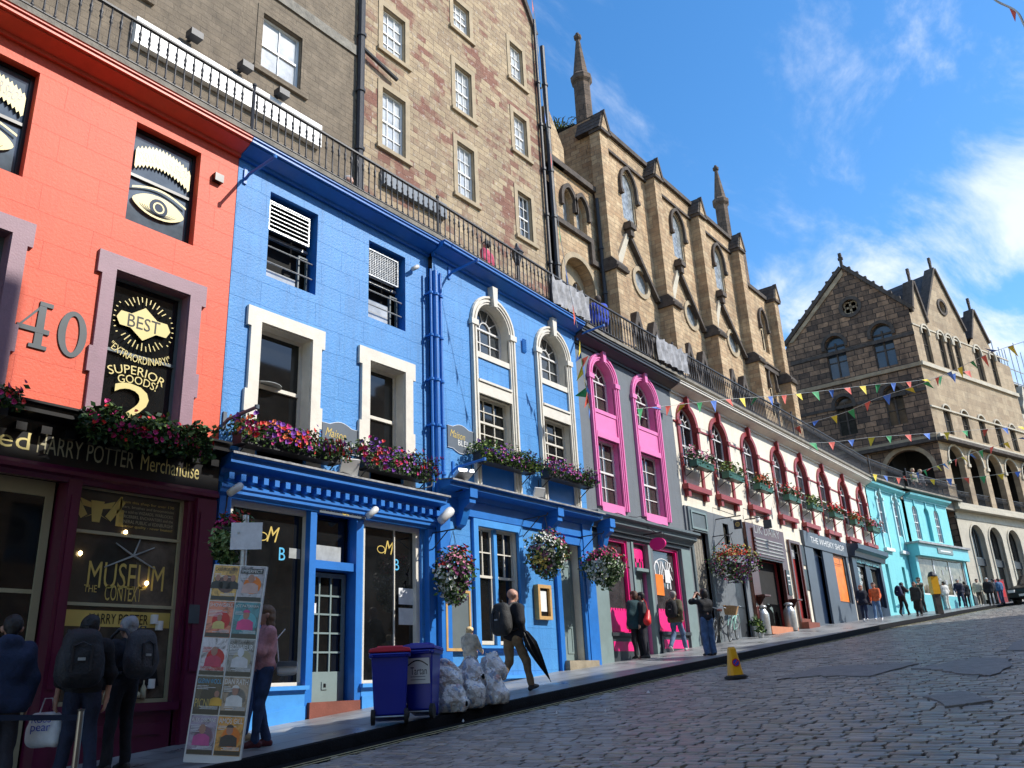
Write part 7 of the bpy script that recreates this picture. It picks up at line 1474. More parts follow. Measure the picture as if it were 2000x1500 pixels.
b = MB().box(-.05, .05, -.115, -.112, -.008, .008); b.xf(Matrix.Rotation(-.8, 4, 'Y')); o = b.build('red_bar', 'sign red', e); o.location = (0, .001, .25)
e.rotation_euler = (0, -.04, YAW-math.pi/2+.15)
# wheelie bins
plain('bin blue', (.002,.016,.33), .35, var=.06, coat=.2); plain('bin lid red', (.62,.02,.05), .4, var=.05); plain('bin lid blue', (.03,.03,.42), .4, var=.05)
def bin_(px, py, label, lid, rot, H=1.08, W_=.58, D_=.70, tagtxt=None):
    p = wplace(px, py); e = bpy.data.objects.new('wheelie_bin', None); COL.objects.link(e); e.location = p; e.rotation_euler = (0,0,rot); tag(e, label, 'wheelie bin', 'wheelie bins on the pavement')
    b = MB(); w0, w1, d0, d1 = W_*.42, W_*.5, D_*.38, D_*.48
    b.add([(-w0,-d0,.03),(w0,-d0,.03),(w0,d0,.12),(-w0,d0,.12),(-w1,-d1,H-.1),(w1,-d1,H-.1),(w1,d1,H-.1),(-w1,d1,H-.1)], [(0,3,2,1),(0,1,5,4),(1,2,6,5),(2,3,7,6),(3,0,4,7),(4,5,6,7)])
    b.box(-w1-.03, w1+.03, -d1-.03, d1+.03, H-.14, H-.08); o = b.build('bin_body', 'bin blue', e); bm = o.modifiers.new('b', 'BEVEL'); bm.width = .018; bm.segments = 2
    b = MB(); b.prism([(-w1-.04,0),(w1+.04,0),(w1+.02,.05),(w1*.5,.075),(-w1*.5,.075),(-w1-.02,.05)], -d1-.05, d1+.03); b.box(-w1*.7, w1*.7, -d1*.6, d1*.5, .07, .095); b.box(-w1*.8, w1*.8, -d1-.10, -d1-.04, -.01, .03)
    o = b.build('lid', lid, e); o.location = (0,0,H-.08); o.rotation_euler = (.04,0,0); bm = o.modifiers.new('b', 'BEVEL'); bm.width = .012; bm.segments = 2
    for s in (-1, 1):
        b = MB().lathe((0,0,0), [(0,-.03),(.07,-.03),(.1,-.025),(.1,.025),(.07,.03),(0,.03)], 20); b.xf(Matrix.Rotation(math.pi/2, 4, 'Y')); o = b.build('wheel', 'rubber', e, smooth=False); o.location = (s*(w0+.01), d0+.0, .10)
    MB().tube([(-w1*.9,d1+.03,H-.12),(-w1*.9,d1+.1,H-.1),(w1*.9,d1+.1,H-.1),(w1*.9,d1+.03,H-.12)], .016, 6).build('handle', 'bin blue', e)
    MB().tube([(-w0,d0,.1),(w0,d0,.1)], .012, 6).build('axle', 'tin', e)
    if tagtxt:
        o = MB().box(-w1*.8, w1*.8, -.004, .004, -.17, .17).build('printed_label', 'white plastic', e); o.location = (0, d1-.0+.002, H-.36); o.rotation_euler = (.0,0,0); o.rotation_euler[0] = -.10
        class Q: pass
        t = Q(); t.off = (0,0,0); t.e = o; l = text(tagtxt, t, -w1*.5, w1*.62, .0, .1, 'black paint', -.006, parent=o); l.rotation_euler = (0,0,math.pi)
        arc_ = [(-w1*.7+w1*1.4*i/10, .06+.07*math.sin(math.pi*i/10)) for i in range(11)]; l2 = MB().strip([(x, z+.018) for x, z in arc_], arc_, .005, .007).build('label_arc', 'black paint', o)
        for z_ in (-.08,-.12): MB().box(-w1*.5, w1*.5, .005, .007, z_, z_+.008).build('label_line', 'slate paint', o)
    return e
bin_(762, 1415, 'blue wheelie bin with a red lid, left of the other bin', 'bin lid red', YAW+math.pi/2+.12, H=.99, W_=.5, D_=.55)
bin_(826, 1404, 'blue wheelie bin with a blue lid and a white printed label', 'bin lid blue', YAW+math.pi/2-.15, H=.99, W_=.42, D_=.5, tagtxt='Tartan')
# clear refuse sacks
m, n, b = new_mat('refuse sack'); L = n.links.new; b.inputs['Roughness'].default_value = .22; b.inputs['Coat Weight'].default_value = .6; b.inputs['Coat Roughness'].default_value = .12
t = node(n, 'ShaderNodeTexCoord'); no = node(n, 'ShaderNodeTexNoise'); setin(no, Scale=6, Detail=4); L(t.outputs['Object'], no.inputs[0]); mxv = node(n, 'ShaderNodeMixRGB'); mxv.inputs[0].default_value = .25; L(t.outputs['Object'], mxv.inputs[1]); L(no.outputs['Color'], mxv.inputs[2])
vo = node(n, 'ShaderNodeTexVoronoi'); setin(vo, Scale=17); L(mxv.outputs[0], vo.inputs[0]); sv = node(n, 'ShaderNodeSeparateXYZ'); L(vo.outputs['Color'], sv.inputs[0])
rp = node(n, 'ShaderNodeValToRGB'); rp.color_ramp.interpolation = 'CONSTANT'; cr_ = rp.color_ramp; els = [(0,(.70,.69,.68)),(.22,(.30,.28,.27)),(.34,(.80,.80,.80)),(.50,(.42,.30,.2)),(.58,(.05,.06,.11)),(.66,(.5,.58,.65)),(.76,(.40,.08,.07)),(.80,(.10,.22,.45)),(.86,(.78,.78,.76))]
cr_.elements[0].position = 0; cr_.elements[0].color = els[0][1]+(1,); cr_.elements[1].position = els[-1][0]; cr_.elements[1].color = els[-1][1]+(1,)
for p_, c_ in els[1:-1]: q_ = cr_.elements.new(p_); q_.color = c_+(1,)
L(sv.outputs[0], rp.inputs[0]); mf = node(n, 'ShaderNodeMixRGB'); mf.inputs[0].default_value = .42; L(rp.outputs[0], mf.inputs[1]); mf.inputs[2].default_value = (.66,.66,.66,1); L(mf.outputs[0], b.inputs['Base Color'])
wv = node(n, 'ShaderNodeTexNoise'); setin(wv, Scale=7, Detail=2, Distortion=3); L(t.outputs['Object'], wv.inputs[0]); bp = node(n, 'ShaderNodeBump'); setin(bp, Strength=.8, Distance=.035); L(wv.outputs[0], bp.inputs['Height']); L(bp.outputs[0], b.inputs['Normal'])
def sack(px, py, r, h, label, dz=0., off=(0,0), lean=0.):
    p = wplace(px, py)+Vector((off[0], off[1], dz)); e = bpy.data.objects.new('refuse_sack', None); COL.objects.link(e); e.location = p; tag(e, label, 'refuse sack', 'clear refuse sacks piled at the kerb')
    a = RNG.uniform(0, 6.28)
    netobj('sack_body', [((0,0,r*.8),(lean*.3,0,h-r*.7),r,r*.85,0),((.1*math.cos(a),.1*math.sin(a),r*.7),(0,0,h*.5),r*.8,r*.8,0),((lean*.4,0,h-.1),(lean*.6,0,h+.02),.07,.05,0)], .022, ['refuse sack'], e, k=.12, disp=lambda P, f1=folds(.024, 17), f2=folds(.009, 48): f1(P)-np.abs(f2(P))*1.5, cut=lambda P: -P[..., 2]+.004, sm=1)
    nk = MB()
    for k in range(9): t = k*.7; nk.add([(lean*.6,0,h-.03),(lean*.6+.1*math.cos(t),.1*math.sin(t),h+.09+.03*math.sin(k*3)),(lean*.6+.1*math.cos(t+.6),.1*math.sin(t+.6),h+.06)], [(0,1,2)])
    nk.build('tied_neck', 'refuse sack', e)
sack(880, 1393, .23, .36, 'bulging clear refuse sack at the bottom left of the pile, next to the bin'); sack(925, 1385, .17, .34, 'bluish clear refuse sack low in the middle of the pile'); sack(962, 1377, .20, .44, 'tall clear refuse sack at the right end of the pile')
sack(874, 1393, .22, .36, 'clear refuse sack resting on top of the bottom left sack', dz=.27, off=(.0,.06)); sack(934, 1380, .20, .38, 'clear refuse sack topmost in the middle of the pile', dz=.27, off=(.0,.1)); sack(968, 1375, .17, .34, 'clear refuse sack topmost at the right end of the pile', dz=.33, off=(.02,.06))
# lamp post wrapped in show posters
pe_ = pat(413, 1487, 8.95); s_, t_ = st(pe_[0], pe_[1]); base = Vector((pe_[0], pe_[1], zg(s_, t_))); rzv = -(math.pi/2-YAW)
e = bpy.data.objects.new('poster_board', None); COL.objects.link(e); e.matrix_world = Matrix.Translation(base) @ Matrix.Rotation(rzv+.03, 4, 'Z') @ Matrix.Rotation(.088, 4, 'Y'); tag(e, 'tall narrow board of ten show posters leaning on the lamp post', 'poster board')
d1 = (Vector(base)-Vector(CAMP)).length; W_ = .61; 
Hh = 2.16; MB().box(-W_/2-.01, W_/2+.01, .0, .03, 0, Hh).box(-W_/2, -W_/2+.05, .03, .09, 0, Hh).box(W_/2-.05, W_/2, .03, .09, 0, Hh).build('backing_board', 'white plastic', e)
class Q: pass
PO_ = [('CARE MORTIMER', (.75,.42,.08), (.03,.03,.03), 3), ('IMPERFECT', (.45,.42,.45), (.65,.45,.4), 1), ('SHOWGIRLS', (.80,.22,.12), (.75,.6,.2), 4), ('JOE PATERMAN', (.04,.25,.30), (.75,.06,.25), 1), ('SERIOUS BUSINESS', (.70,.66,.68), (.65,.05,.12), 2), ('CABE GAHNMENS BONHEUR', (.28,.28,.28), (.7,.7,.7), 2), ('GLENN WOOL PICNIC', (.02,.02,.02), (.8,.45,.05), 0), ('DAN RATH', (.40,.30,.22), (.8,.78,.74), 1), ('ALEX OSBORNE', (.35,.30,.42), (.6,.08,.3), 1), ('AMOS GILL', (.72,.32,.06), (.05,.04,.04), 1)]
for i, (t, bgc, fgc, kind) in enumerate(PO_):
    cx_ = -W_/4 if i % 2 == 0 else W_/4; z1 = Hh-.01-(i//2)*(Hh-.08)/5; z0 = z1-(Hh-.08)/5+.012; k1 = 'poster bg %d' % i; m_, n_, b_ = new_mat(k1); tq = node(n_, 'ShaderNodeTexCoord'); nq = node(n_, 'ShaderNodeTexNoise'); setin(nq, Scale=7, Detail=6, Roughness=.65, Distortion=1.6); n_.links.new(tq.outputs['Object'], nq.inputs[0]); cq = node(n_, 'ShaderNodeValToRGB'); n_.links.new(nq.outputs[0], cq.inputs[0]); n_.links.new(cq.outputs[0], b_.inputs['Base Color']); b_.inputs['Roughness'].default_value = .25
    cq.color_ramp.elements[0].position = .36; cq.color_ramp.elements[0].color = tuple(c*.25 for c in bgc)+(1,); cq.color_ramp.elements[1].position = .7; cq.color_ramp.elements[1].color = tuple(min(.9, c*1.25+.02) for c in bgc)+(1,); e_ = cq.color_ramp.elements.new(.5); e_.color = tuple(bgc)+(1,); k2 = 'poster fg %d' % i; plain(k2, tuple(min(.8, c) for c in fgc), .4, var=.2, scale=6)
    o = MB().box(cx_-W_/4+.008, cx_+W_/4-.008, -.006, .0, z0, z1).build('poster', k1, e); q = Q(); q.off = (0,0,0); q.e = o; a, b_ = cx_-W_/4+.02, cx_+W_/4-.02
    wds = t.split(); 
    if i == 6: text('GLENN WOOL', q, a, b_, z1-.05, .05, 'sky letter', -.009, parent=o); text('PICNIC', q, a, b_-.06, z0+.12, .09, 'gold', -.009, parent=o)
    elif i == 5: text('CABE GAHNMENS', q, a, b_, z1-.035, .03, 'black paint', -.009, parent=o); text('BONHEUR', q, a, b_, z1-.085, .055, 'white letter', -.009, parent=o)
    elif i == 1: MB().box(a, b_, -.009, -.006, z1-.085, z1-.025).build('title_band', 'black paint', o); text(t, q, a+.015, b_-.015, z1-.055, .036, 'white letter', -.012, parent=o)
    elif i == 2: text('SHOWGIRLS', q, a, b_, z1-.04, .04, 'white letter', -.009, parent=o)
    elif i == 4: text('EMMANUEL SONUBI', q, a, b_, z0+.075, .045, 'sign red', -.009, parent=o)
    else: text(t, q, a, b_, z1-.045, .055 if len(t) < 11 else .04, 'white letter' if i not in (0,) else 'dark number', -.009, parent=o)
    m = MB(); cs_ = [cx_] if kind in (1, 2) else ([cx_-.09, cx_, cx_+.09] if kind == 3 else ([cx_] if kind else [cx_+.1]))
    hs_ = MB()
    for c_ in cs_:
        s = .055 if kind in (0,3,4) else .075; zz0 = z0+.075+(.06 if kind == 3 else .02)
        m.prism([(c_-s*1.3,zz0),(c_+s*1.3,zz0),(c_+s*1.2,zz0+s*1.2),(c_+s*.5,zz0+s*1.6),(c_-s*.5,zz0+s*1.6),(c_-s*1.2,zz0+s*1.2)], -.009, -.006)
        hs_.prism([(c_+s*.5*math.cos(k*.524), zz0+s*2.25+s*.68*math.sin(k*.524)) for k in range(12)], -.010, -.006)
        if i in (9,3,7): m.prism([(c_+s*.55*math.cos(k*.524), zz0+s*2.6+s*.45*math.sin(k*.524)) for k in range(0, 7)], -.012, -.006)
    m.build('printed_figure', k2, o); hs_.build('printed_head', 'skin' if i not in (5,) else 'paper', o)
    tx = MB()
    for k in range(3+i % 3): zq = z1-.105-.016*k; wq = RNG.uniform(.25, .8)*(b_-a); tx.box(a, a+wq, -.008, -.006, zq, zq+.006)
    for k in range(3): zq = z0+.058+.012*k; wq = RNG.uniform(.4, .95)*(b_-a); tx.box(b_-wq, b_, -.0095, -.006, zq, zq+.005)
    tx.build('small_print', 'paper' if i not in (4,) else 'sign red', o)
    gl = MB().prism([(cx_+.02+.105*math.cos(k*.42), z0+.19+.105*math.sin(k*.42)) for k in range(15)], -.0075, -.006); gl.build('printed_glow', ['brown paint','orange poster','sign red','aqua trim','sign red','dull letter','black paint','weathered wood','mauve trim','orange poster'][i], o)
    ft = MB().box(cx_-W_/4+.012, cx_+W_/4-.012, -.009, -.006, z0+.004, z0+.05); ft.build('footer_band', ['black paint','sign purple'][1 if i in (1,3,4,7) else 0] if 'sign purple' in MATS else 'black paint', o)
MB().box(-W_/2, W_/2, -.008, .0, .0, .055).build('sponsor_strip', 'white plastic', e)
pb2 = pat(470, 1480, 9.25); s2q, t2q = st(pb2[0], pb2[1]); top = pat(478, 1045, 9.25)
e = bpy.data.objects.new('lamp_post', None); COL.objects.link(e); e.location = (top[0]+.0, 9.25, zg(s2q, t2q)); tag(e, 'grey metal post behind the poster board carrying a blank white plate', 'post'); zt_ = top[2]-e.location.z
MB().lathe((0,0,0), [(.07,0),(.07,.5),(.045,.55),(.04,zt_+.25),(0,zt_+.26)], 12).build('post', 'tin', e, smooth=False); o = MB().box(-.19, .19, -.02, -.005, -.17, .17).build('blank_plate', 'paper', e); o.location = (0,-.04,zt_-.02); o.rotation_euler = (0,0,rzv+.2)
bq = PA.uv(445, 1052, -1.3); basket(PA, 404, 500, 1003, 1104, [MAG, MAG, RED], [(.25,.35,.15), WHT, (.1,.2,.06)], 'hanging basket with magenta top on the lamp post, half behind the blank plate', d=-1.45, arm=False)
# queue post with belt in the near left corner
p = pat(148, 1480, 8.6); g_ = zg(*st(p[0], p[1])); e = bpy.data.objects.new('queue_post', None); COL.objects.link(e); e.location = (p[0], p[1], g_); tag(e, 'scratched steel queue barrier post with a dark belt at the lower left', 'barrier post'); tp = pat(140, 1386, 8.6)
MB().lathe((0,0,0), [(.16,0),(.16,.02),(.03,.05),(.028,tp[2]-g_-.02),(.034,tp[2]-g_),(0,tp[2]-g_+.005)], 14).build('post', 'steel', e, smooth=False); le = pat(-60, 1408, 8.9)
zb_ = tp[2]-g_-.1; v0 = Vector((0,0,zb_)); v1 = Vector((le[0]-p[0], le[1]-p[1], le[2]-g_)); MB().add([tuple(v0),tuple(v1),tuple(v1+Vector((0,0,.05))),tuple(v0+Vector((0,0,.05))),tuple(v0+Vector((0,.004,0))),tuple(v1+Vector((0,.004,0))),tuple(v1+Vector((0,.004,.05))),tuple(v0+Vector((0,.004,.05)))], [(0,1,2,3),(4,7,6,5),(0,4,5,1),(3,2,6,7)]).build('belt', 'navy paint', e)
# milk churns and plant pots
def churn(px, py, label):
    p = wplace(px, py); e = bpy.data.objects.new('milk_churn', None); COL.objects.link(e); e.location = p; tag(e, label, 'milk churn', 'metal milk churns outside the dairy')
    MB().lathe((0,0,0), [(.19,0),(.2,.02),(.2,.62),(.17,.70),(.11,.78),(.105,.84)], 18).build('churn_body', 'tin', e, smooth=True); MB().lathe((0,0,.83), [(.15,0),(.16,.03),(.13,.07),(.05,.10),(0,.10)], 18).build('lid', 'tin', e, smooth=True)
    for s in (-1, 1): MB().tube([(s*.16,0,.7),(s*.22,0,.76),(s*.2,0,.82),(s*.12,0,.8)], .012, 6).build('handle', 'tin', e)
churn(1495, 1240, 'left milk churn outside the brown dairy front'); churn(1547, 1232, 'right milk churn beside the terracotta doorstep')
def pot(px, py, label, h=.3, r=.14, gr=GRN):
    p = wplace(px, py); P0 = Plane(0,0,0); T = Thing('plant_pot', label, 'plant pot', P0, tuple(p)); T.part('pot', MB().lathe(tuple(p), [(r*.75,0),(r,h),(r*1.05,h),(r*1.05,h-.03),(0,h-.04)], 14), 'tin'); q = [np.array(p)+np.array((RNG.normal(0,r*.6), RNG.normal(0,r*.6), h+abs(RNG.normal(0,.13)))) for _ in range(160)]; mb, C = foliage(q, .09, gr, droop=-.5); T.part('foliage', mb, 'leaf', cols=C)
pot(1478, 1243, 'metal plant pot of green herbs left of the first milk churn'); pot(1487, 1246, 'low plant pot of bright leaves in front of the first milk churn', .14, .1, GRN+[LIM])
# bicycles leaning on the grey wall
def bicycle(px0, py0, px1, py1, label, mat, bask=True):
    a = wplace(px0, py0); b_ = wplace(px1, py1); a = Vector(a); b_ = Vector(b_); d = (b_-a); d.z = 0; wb = 1.02; mid = (a+b_)/2; ang = math.atan2(d.y, d.x); sl = math.atan2(b_.z-a.z, d.length)
    e = bpy.data.objects.new('bicycle', None); COL.objects.link(e); e.matrix_world = Matrix.Translation(mid) @ Matrix.Rotation(ang, 4, 'Z') @ Matrix.Rotation(-sl, 4, 'Y') @ Matrix.Rotation(-.14, 4, 'X'); tag(e, label, 'bicycle', 'bicycles leaning on the grey wall')
    R2 = .34
    for x in (-wb/2, wb/2):
        t = MB(); n_ = 28; pts = [(x+R2*math.cos(i*2*math.pi/n_), 0, R2+R2*math.sin(i*2*math.pi/n_)) for i in range(n_+1)]; t.tube(pts, .014, 6, cap=False); w = t.build('wheel', 'rubber', e, smooth=True); r = MB().tube([(x+(R2-.025)*math.cos(i*2*math.pi/n_), 0, R2+(R2-.02)*math.sin(i*2*math.pi/n_)) for i in range(n_+1)], .012, 5, cap=False)
        for k in range(14): an = k*math.pi*2/14; r.tube([(x+.03*math.cos(an+.4), .015*(-1)**k, R2+.03*math.sin(an+.4)), (x+(R2-.03)*math.cos(an), 0, R2+(R2-.03)*math.sin(an))], .003, 3)
        r.lathe((x,0,R2), [(0,-.03),(.02,-.03),(.02,.03),(0,.03)], 8); r.build('rim', 'tin', w)
        MB().tube([(x+(R2+.035)*math.cos(an), 0, R2+(R2+.035)*math.sin(an)) for an in [R_(20+140*i/12) for i in range(13)]], .018, 6).build('mudguard', mat, e)
    f = MB(); bb = (-.05,0,.30); sp_ = (-.16,0,.82); hd1 = (.34,0,.60); hd0 = (.31,0,.86)
    f.tube([sp_, bb], .016, 6).tube([bb, hd1], .018, 6).tube([(-.13,0,.70), hd1], .014, 6); f.tube([(-wb/2,0,R2), bb], .011, 6).tube([(-wb/2,0,R2), (-.15,0,.76)], .010, 6); f.tube([(.29,0,.92), hd1, (.40,0,.5), (wb/2,0,R2)], .013, 6); f.build('frame', mat, e)
    MB().tube([(.16,-.24,.98),(.26,-.2,1.0),(.29,0,.96),(.26,.2,1.0),(.16,.24,.98)], .012, 6).build('handlebar', 'tin', e); sd_ = MB(); sd_.prism([(-.28,.86),(-.02,.87),(-.02,.90),(-.28,.93)], -.06, .06); sd_.build('saddle', 'brown paint', e); MB().lathe((0,0,0), [(0,-.01),(.09,-.01),(.09,.01),(0,.01)], 16).xf(Matrix.Translation((-.05,-.03,.3)) @ Matrix.Rotation(math.pi/2, 4, 'X')).build('chainring', 'tin', e)
    if bask: b3 = MB(); b3.add([(.30,-.15,.74),(.52,-.15,.74),(.52,.15,.74),(.30,.15,.74),(.27,-.2,1.0),(.58,-.2,1.0),(.58,.2,1.0),(.27,.2,1.0)], [(0,3,2,1),(0,1,5,4),(1,2,6,5),(2,3,7,6),(3,0,4,7)]); b3.build('basket', 'wicker', e)
plain('mint paint', (.35,.62,.55), .35, var=.05)
bicycle(1452-4, 1246, 1418, 1256, 'mint green bicycle with a wicker basket leaning on the grey wall', 'mint paint'); bicycle(1413, 1252, 1392, 1260, 'dark bicycle half hidden behind the woman taking a photograph', 'black paint', False)
# litter bin post
p = wplace(1836, 1199); e = bpy.data.objects.new('grit_post', None); COL.objects.link(e); e.location = p; e.rotation_euler = (0,0,YAW-1.57); tag(e, 'stout dark post wrapped with a yellow notice at the kerb near the turquoise shop', 'bollard'); MB().box(-.13, .13, -.13, .13, 0, 1.2).build('post', 'dark stone', e); MB().box(-.16, .16, -.16, .16, .85, 1.62).build('yellow_wrap', 'cone yellow', e); MB().lathe((0,0,1.62), [(.2,0),(.2,.05),(.12,.2),(0,.24)], 10).build('cap', 'black iron', e)
# black car nose and shop boards at the far right
def car(px, py, label):
    p = wplace(px, py); e = bpy.data.objects.new('parked_car', None); COL.objects.link(e); e.location = p; e.rotation_euler = (0, -.07, -R_(18)); tag(e, label, 'car')
    b = MB().prism([(0,.35),(.1,.72),(.25,.85),(1.2,.98),(1.75,1.45),(3.2,1.48),(4.0,1.02),(4.3,.95),(4.35,.4),(3.9,.28),(.4,.25)], -.85, .85); o = b.build('car_body', 'black paint', e); bm = o.modifiers.new('b', 'BEVEL'); bm.width = .06; bm.segments = 3
    MB().prism([(1.3,1.0),(1.78,1.42),(3.15,1.44),(3.8,1.03)], -.865, .865).build('side_window', 'mid glass', e); MB().add([(1.22,-.7,1.0),(1.22,.7,1.0),(1.72,.62,1.43),(1.72,-.62,1.43)], [(0,1,2,3)]).build('windscreen', 'mid glass', e)
    for x in (.8, 3.5):
        for s in (-1, 1): MB().lathe((0,0,0), [(0,-.1),(.2,-.1),(.33,-.09),(.33,.09),(.2,.1),(0,.1)], 20).xf(Matrix.Translation((x, s*.8, .32)) @ Matrix.Rotation(math.pi/2, 4, 'X')).build('wheel', 'rubber', e)
    for s in (-1, 1): MB().box(-.0, .12, s*.62-.16, s*.62+.16, .62, .76).build('headlight', 'white plastic', e)
    MB().box(-.02, .03, -.26, .26, .42, .53).build('number_plate', 'white plastic', e)
car(2006, 1180, 'dark car parked at the far right edge with its nose downhill')
for px, py, lb, mt in ((1956, 1179, 'grey menu board standing outside the arcade shops', 'slate paint'), (1974, 1177, 'red menu board standing outside the arcade shops', 'maroon trim')):
    p = wplace(px, py)+Vector((1.2,.5,.05)); e = bpy.data.objects.new('display_board', None); COL.objects.link(e); e.location = p; e.rotation_euler = (0,0,-R_(30)); tag(e, lb, 'board'); MB().box(-.35, .35, -.02, .02, .05, 1.3).build('panel', mt, e); MB().box(-.35, -.3, .0, .3, 0, .06).box(.3, .35, 0, .3, 0, .06).build('feet', 'black iron', e)
    MB().box(-.28, .28, -.028, -.02, .35, 1.2).build('printed_sheet', 'curtain' if mt == 'slate paint' else 'sign red', e)
# lamp on the terrace
for px, py, lb in ((1010, 500, 'black lantern lamp standing on the terrace behind the blue cornice'), (1517, 795, 'black lantern lamp standing on the terrace below the end of the church')):
    u, z_ = PT.uv(px, py, -2.2); T = Thing('street_lamp', lb, 'street lamp', PT, (u, -2.2, DECK)); T.part('lamp_post', MB().lathe((u,-2.2,DECK), [(.09,0),(.06,.3),(.04,.4),(.035,z_-DECK-.3),(.06,z_-DECK-.25)], 8), 'black iron'); T.part('lantern', MB().lathe((u,-2.2,z_-.25), [(.06,0),(.17,.32),(.19,.33),(.06,.5),(.03,.62),(0,.63)], 6), 'black iron'); T.part('lantern_glass', MB().lathe((u,-2.2,z_-.24), [(.065,.02),(.165,.3)], 6), 'mid glass')
# ================================================================== cables strung along the fronts, litter
def cable(P, pts, label, r=.012, sag=.06):
    Q = []
    for (a, b_) in zip(pts[:-1], pts[1:]):
        for k in range(6): t = k/6; Q.append((a[0]+(b_[0]-a[0])*t, a[1]+(b_[1]-a[1])*t, a[2]+(b_[2]-a[2])*t-sag*4*t*(1-t)*random.uniform(.6, 1.2)))
    Q.append(pts[-1]); single('cable', MB().tube(Q, r, 5), 'black iron', P, pts[0], label, 'cable')
cable(PA, [(B1+.1,-.3,ct_+.06),(B1+1.1,-.33,ct_+.05),(B1+2.2,-.3,ct_+.07),(B2-1.2,-.34,ct_+.05),(B2-.2,-.2,ct_+.2),(B2,-.05,ct_+.9)], 'black cable lying along the dentilled blue shop cornice')
cable(PA2, [(C1+.3,-.35,ct2+.07),(C1+1.6,-.3,ct2+.08),(C1+3.0,-.36,ct2+.07),(C2-1.0,-.3,ct2+.08),(C2-.1,-.3,ct2+.1)], 'black cable lying along the bracketed blue shop cornice')
cable(PA, [(D1+.1,-.36,ct3+.08),(D1+.9,-.42,ct3+.02),(D1+2.1,-.38,ct3+.1),(D1+3.2,-.42,ct3+.0),(D2-.1,-.36,ct3+.08)], 'black cable drooping along the grey takeaway cornice')
cable(PA, [(E1+.6,-.04,sl-1.15),(E1+3,-.04,sl-1.25),(E1+5.4,-.04,sl-1.1),(E1+8,-.04,sl-1.25),(E1+11,-.04,sl-1.15),(E1+14,-.04,sl-1.3)], 'thin cable pinned below the maroon window sills', .01)
cable(PA, [(B1+.15,-.12,ct_-.45),(B1+.12,-.1,ct_-.9),(B1+.3,-.12,ct_-1.3)], 'black cable hanging at the left end of the blue shopfront')
for px, py, lb, w_ in ((1268,1357,'scrap of white paper on the setts near the kerb',.05),(1088,1398,'small crumpled wrapper in the gutter below the setts',.03),(1184,1394,'tiny white scrap on the setts left of the cone',.03),(905,1414,'small pale scrap in the gutter below the sacks',.035)):
    p, s_, t_ = hit(px, py); m = MB().add([(0,0,.0),(w_,.01,.015),(w_*1.1,w_*.8,.03),(.01,w_,.012),(w_*.5,w_*.5,.045)], [(0,1,4),(1,2,4),(2,3,4),(3,0,4),(0,3,2,1)]); o = m.build('litter', 'paper'); o.location = p+Vector((0,0,.02)); tag(o, lb, 'litter')
# ================================================================== people
def ptop(px, py, H):
    """where a person of height H stands so that the top of the head falls on this pixel"""
    r = ray(px, py); r = r/np.linalg.norm(r); d = 2.
    best = None
    while d < 90:
        P = CAMP+r*d; s, t = st(P[0], P[1]); v = P[2]-(zg(s, t)+H)
        if best is None or abs(v) < best[0]: best = (abs(v), P[0], P[1], s, t)
        d += .06
    return best
def foot(px, py, top=None):
    p, s, t = hit(px, py); H = 1.72
    if top:
        lo, hi = .6, 2.2
        for _ in range(30):
            m = (lo+hi)/2
            if pixof((p.x, p.y, p.z+m))[1] > top: lo = m
            else: hi = m
        H = lo
    return p.x, p.y, H
UPH = 0.; WALL = math.pi/2                       # facing uphill (+x) / the shopfronts (+y)
def stride(a=.32, fw='L'):
    o = 'R' if fw == 'L' else 'L'; sg = {'L': -1, 'R': 1}
    P = {'knee'+fw: (sg[fw]*.10, a*.62, .52), 'ank'+fw: (sg[fw]*.10, a, .11), 'foot'+fw: (0, .97, .22), 'knee'+o: (sg[o]*.09, -.02, .50), 'ank'+o: (sg[o]*.10, -a*.95, .15), 'foot'+o: (0, .85, -.5),
         'el'+fw: (sg[fw]*.24, -.16, 1.17), 'wr'+fw: (sg[fw]*.25, -.12, .93), 'el'+o: (sg[o]*.23, .08, 1.15), 'wr'+o: (sg[o]*.22, .28, .97), 'pel': (0, 0, .95), 'hipL': (-.09,0,.91), 'hipR': (.09,0,.91)}
    return P
def near_(px, py, H, face, *a, **k):
    q = pat(px, py, {28: 9.6, 180: 9.35, 254: 9.75}[px]); s, t = st(q[0], q[1]); b = (0, q[0], q[1], s, t); H = q[2]-zg(s, t); return person(b[1], b[2], face, H, *a, **k), b
NV, BK, JN = (.012,.025,.07), (.010,.010,.013), (.03,.065,.16)
# near left group, in the shade
e, b = near_(28, 1204, 1.76, R_(80), 'person in a navy hooded jacket at the left edge, seen from behind', NV, (.03,.03,.04), (.012,.010,.010), near=True, hood=True, coat=.12, puff=.03, build=1.2, pose=dict(look=(.1,1,-.05)))
fb2 = R_(68)
e, b = near_(180, 1200, 1.78, fb2, 'person in black with a dark backpack looking into the gilt lettered shop window', BK, (.012,.018,.045), (.008,.008,.009), near=True, sleeves='half', hairlen=.0, pose=dict(head=(-.0,.10,1.60), look=(-.1,1,-.15), che=(0,.03,1.27), elR=(.26,-.0,1.12), wrR=(.24,.02,.87), ankL=(-.16,.05,.09), ankR=(.14,-.12,.09)))
worn_pack(b[1], b[2], fb2, 1.78, zg(b[3], b[4]), 'large dark backpack worn by the black haired person in black', (.014,.015,.02), w=.16, h=.28, d=.12, side=-.08, back=.27)
fb3 = R_(98)
e, b = near_(254, 1206, 1.76, fb3, 'grey haired person with a backpack standing right up to the shop window', (.02,.022,.032), (.012,.014,.022), (.30,.30,.31), near=True, coat=.02, build=1.1, pose=dict(look=(0,1,-.1), ankL=(-.13,0,.09), ankR=(.14,.02,.09), elR=(.27,.05,1.15), wrR=(.2,.24,1.08)))
worn_pack(b[1], b[2], fb3, 1.76, zg(b[3], b[4]), 'grey topped backpack worn by the grey haired person', (.05,.052,.06), w=.13, h=.26, d=.11, back=.26)
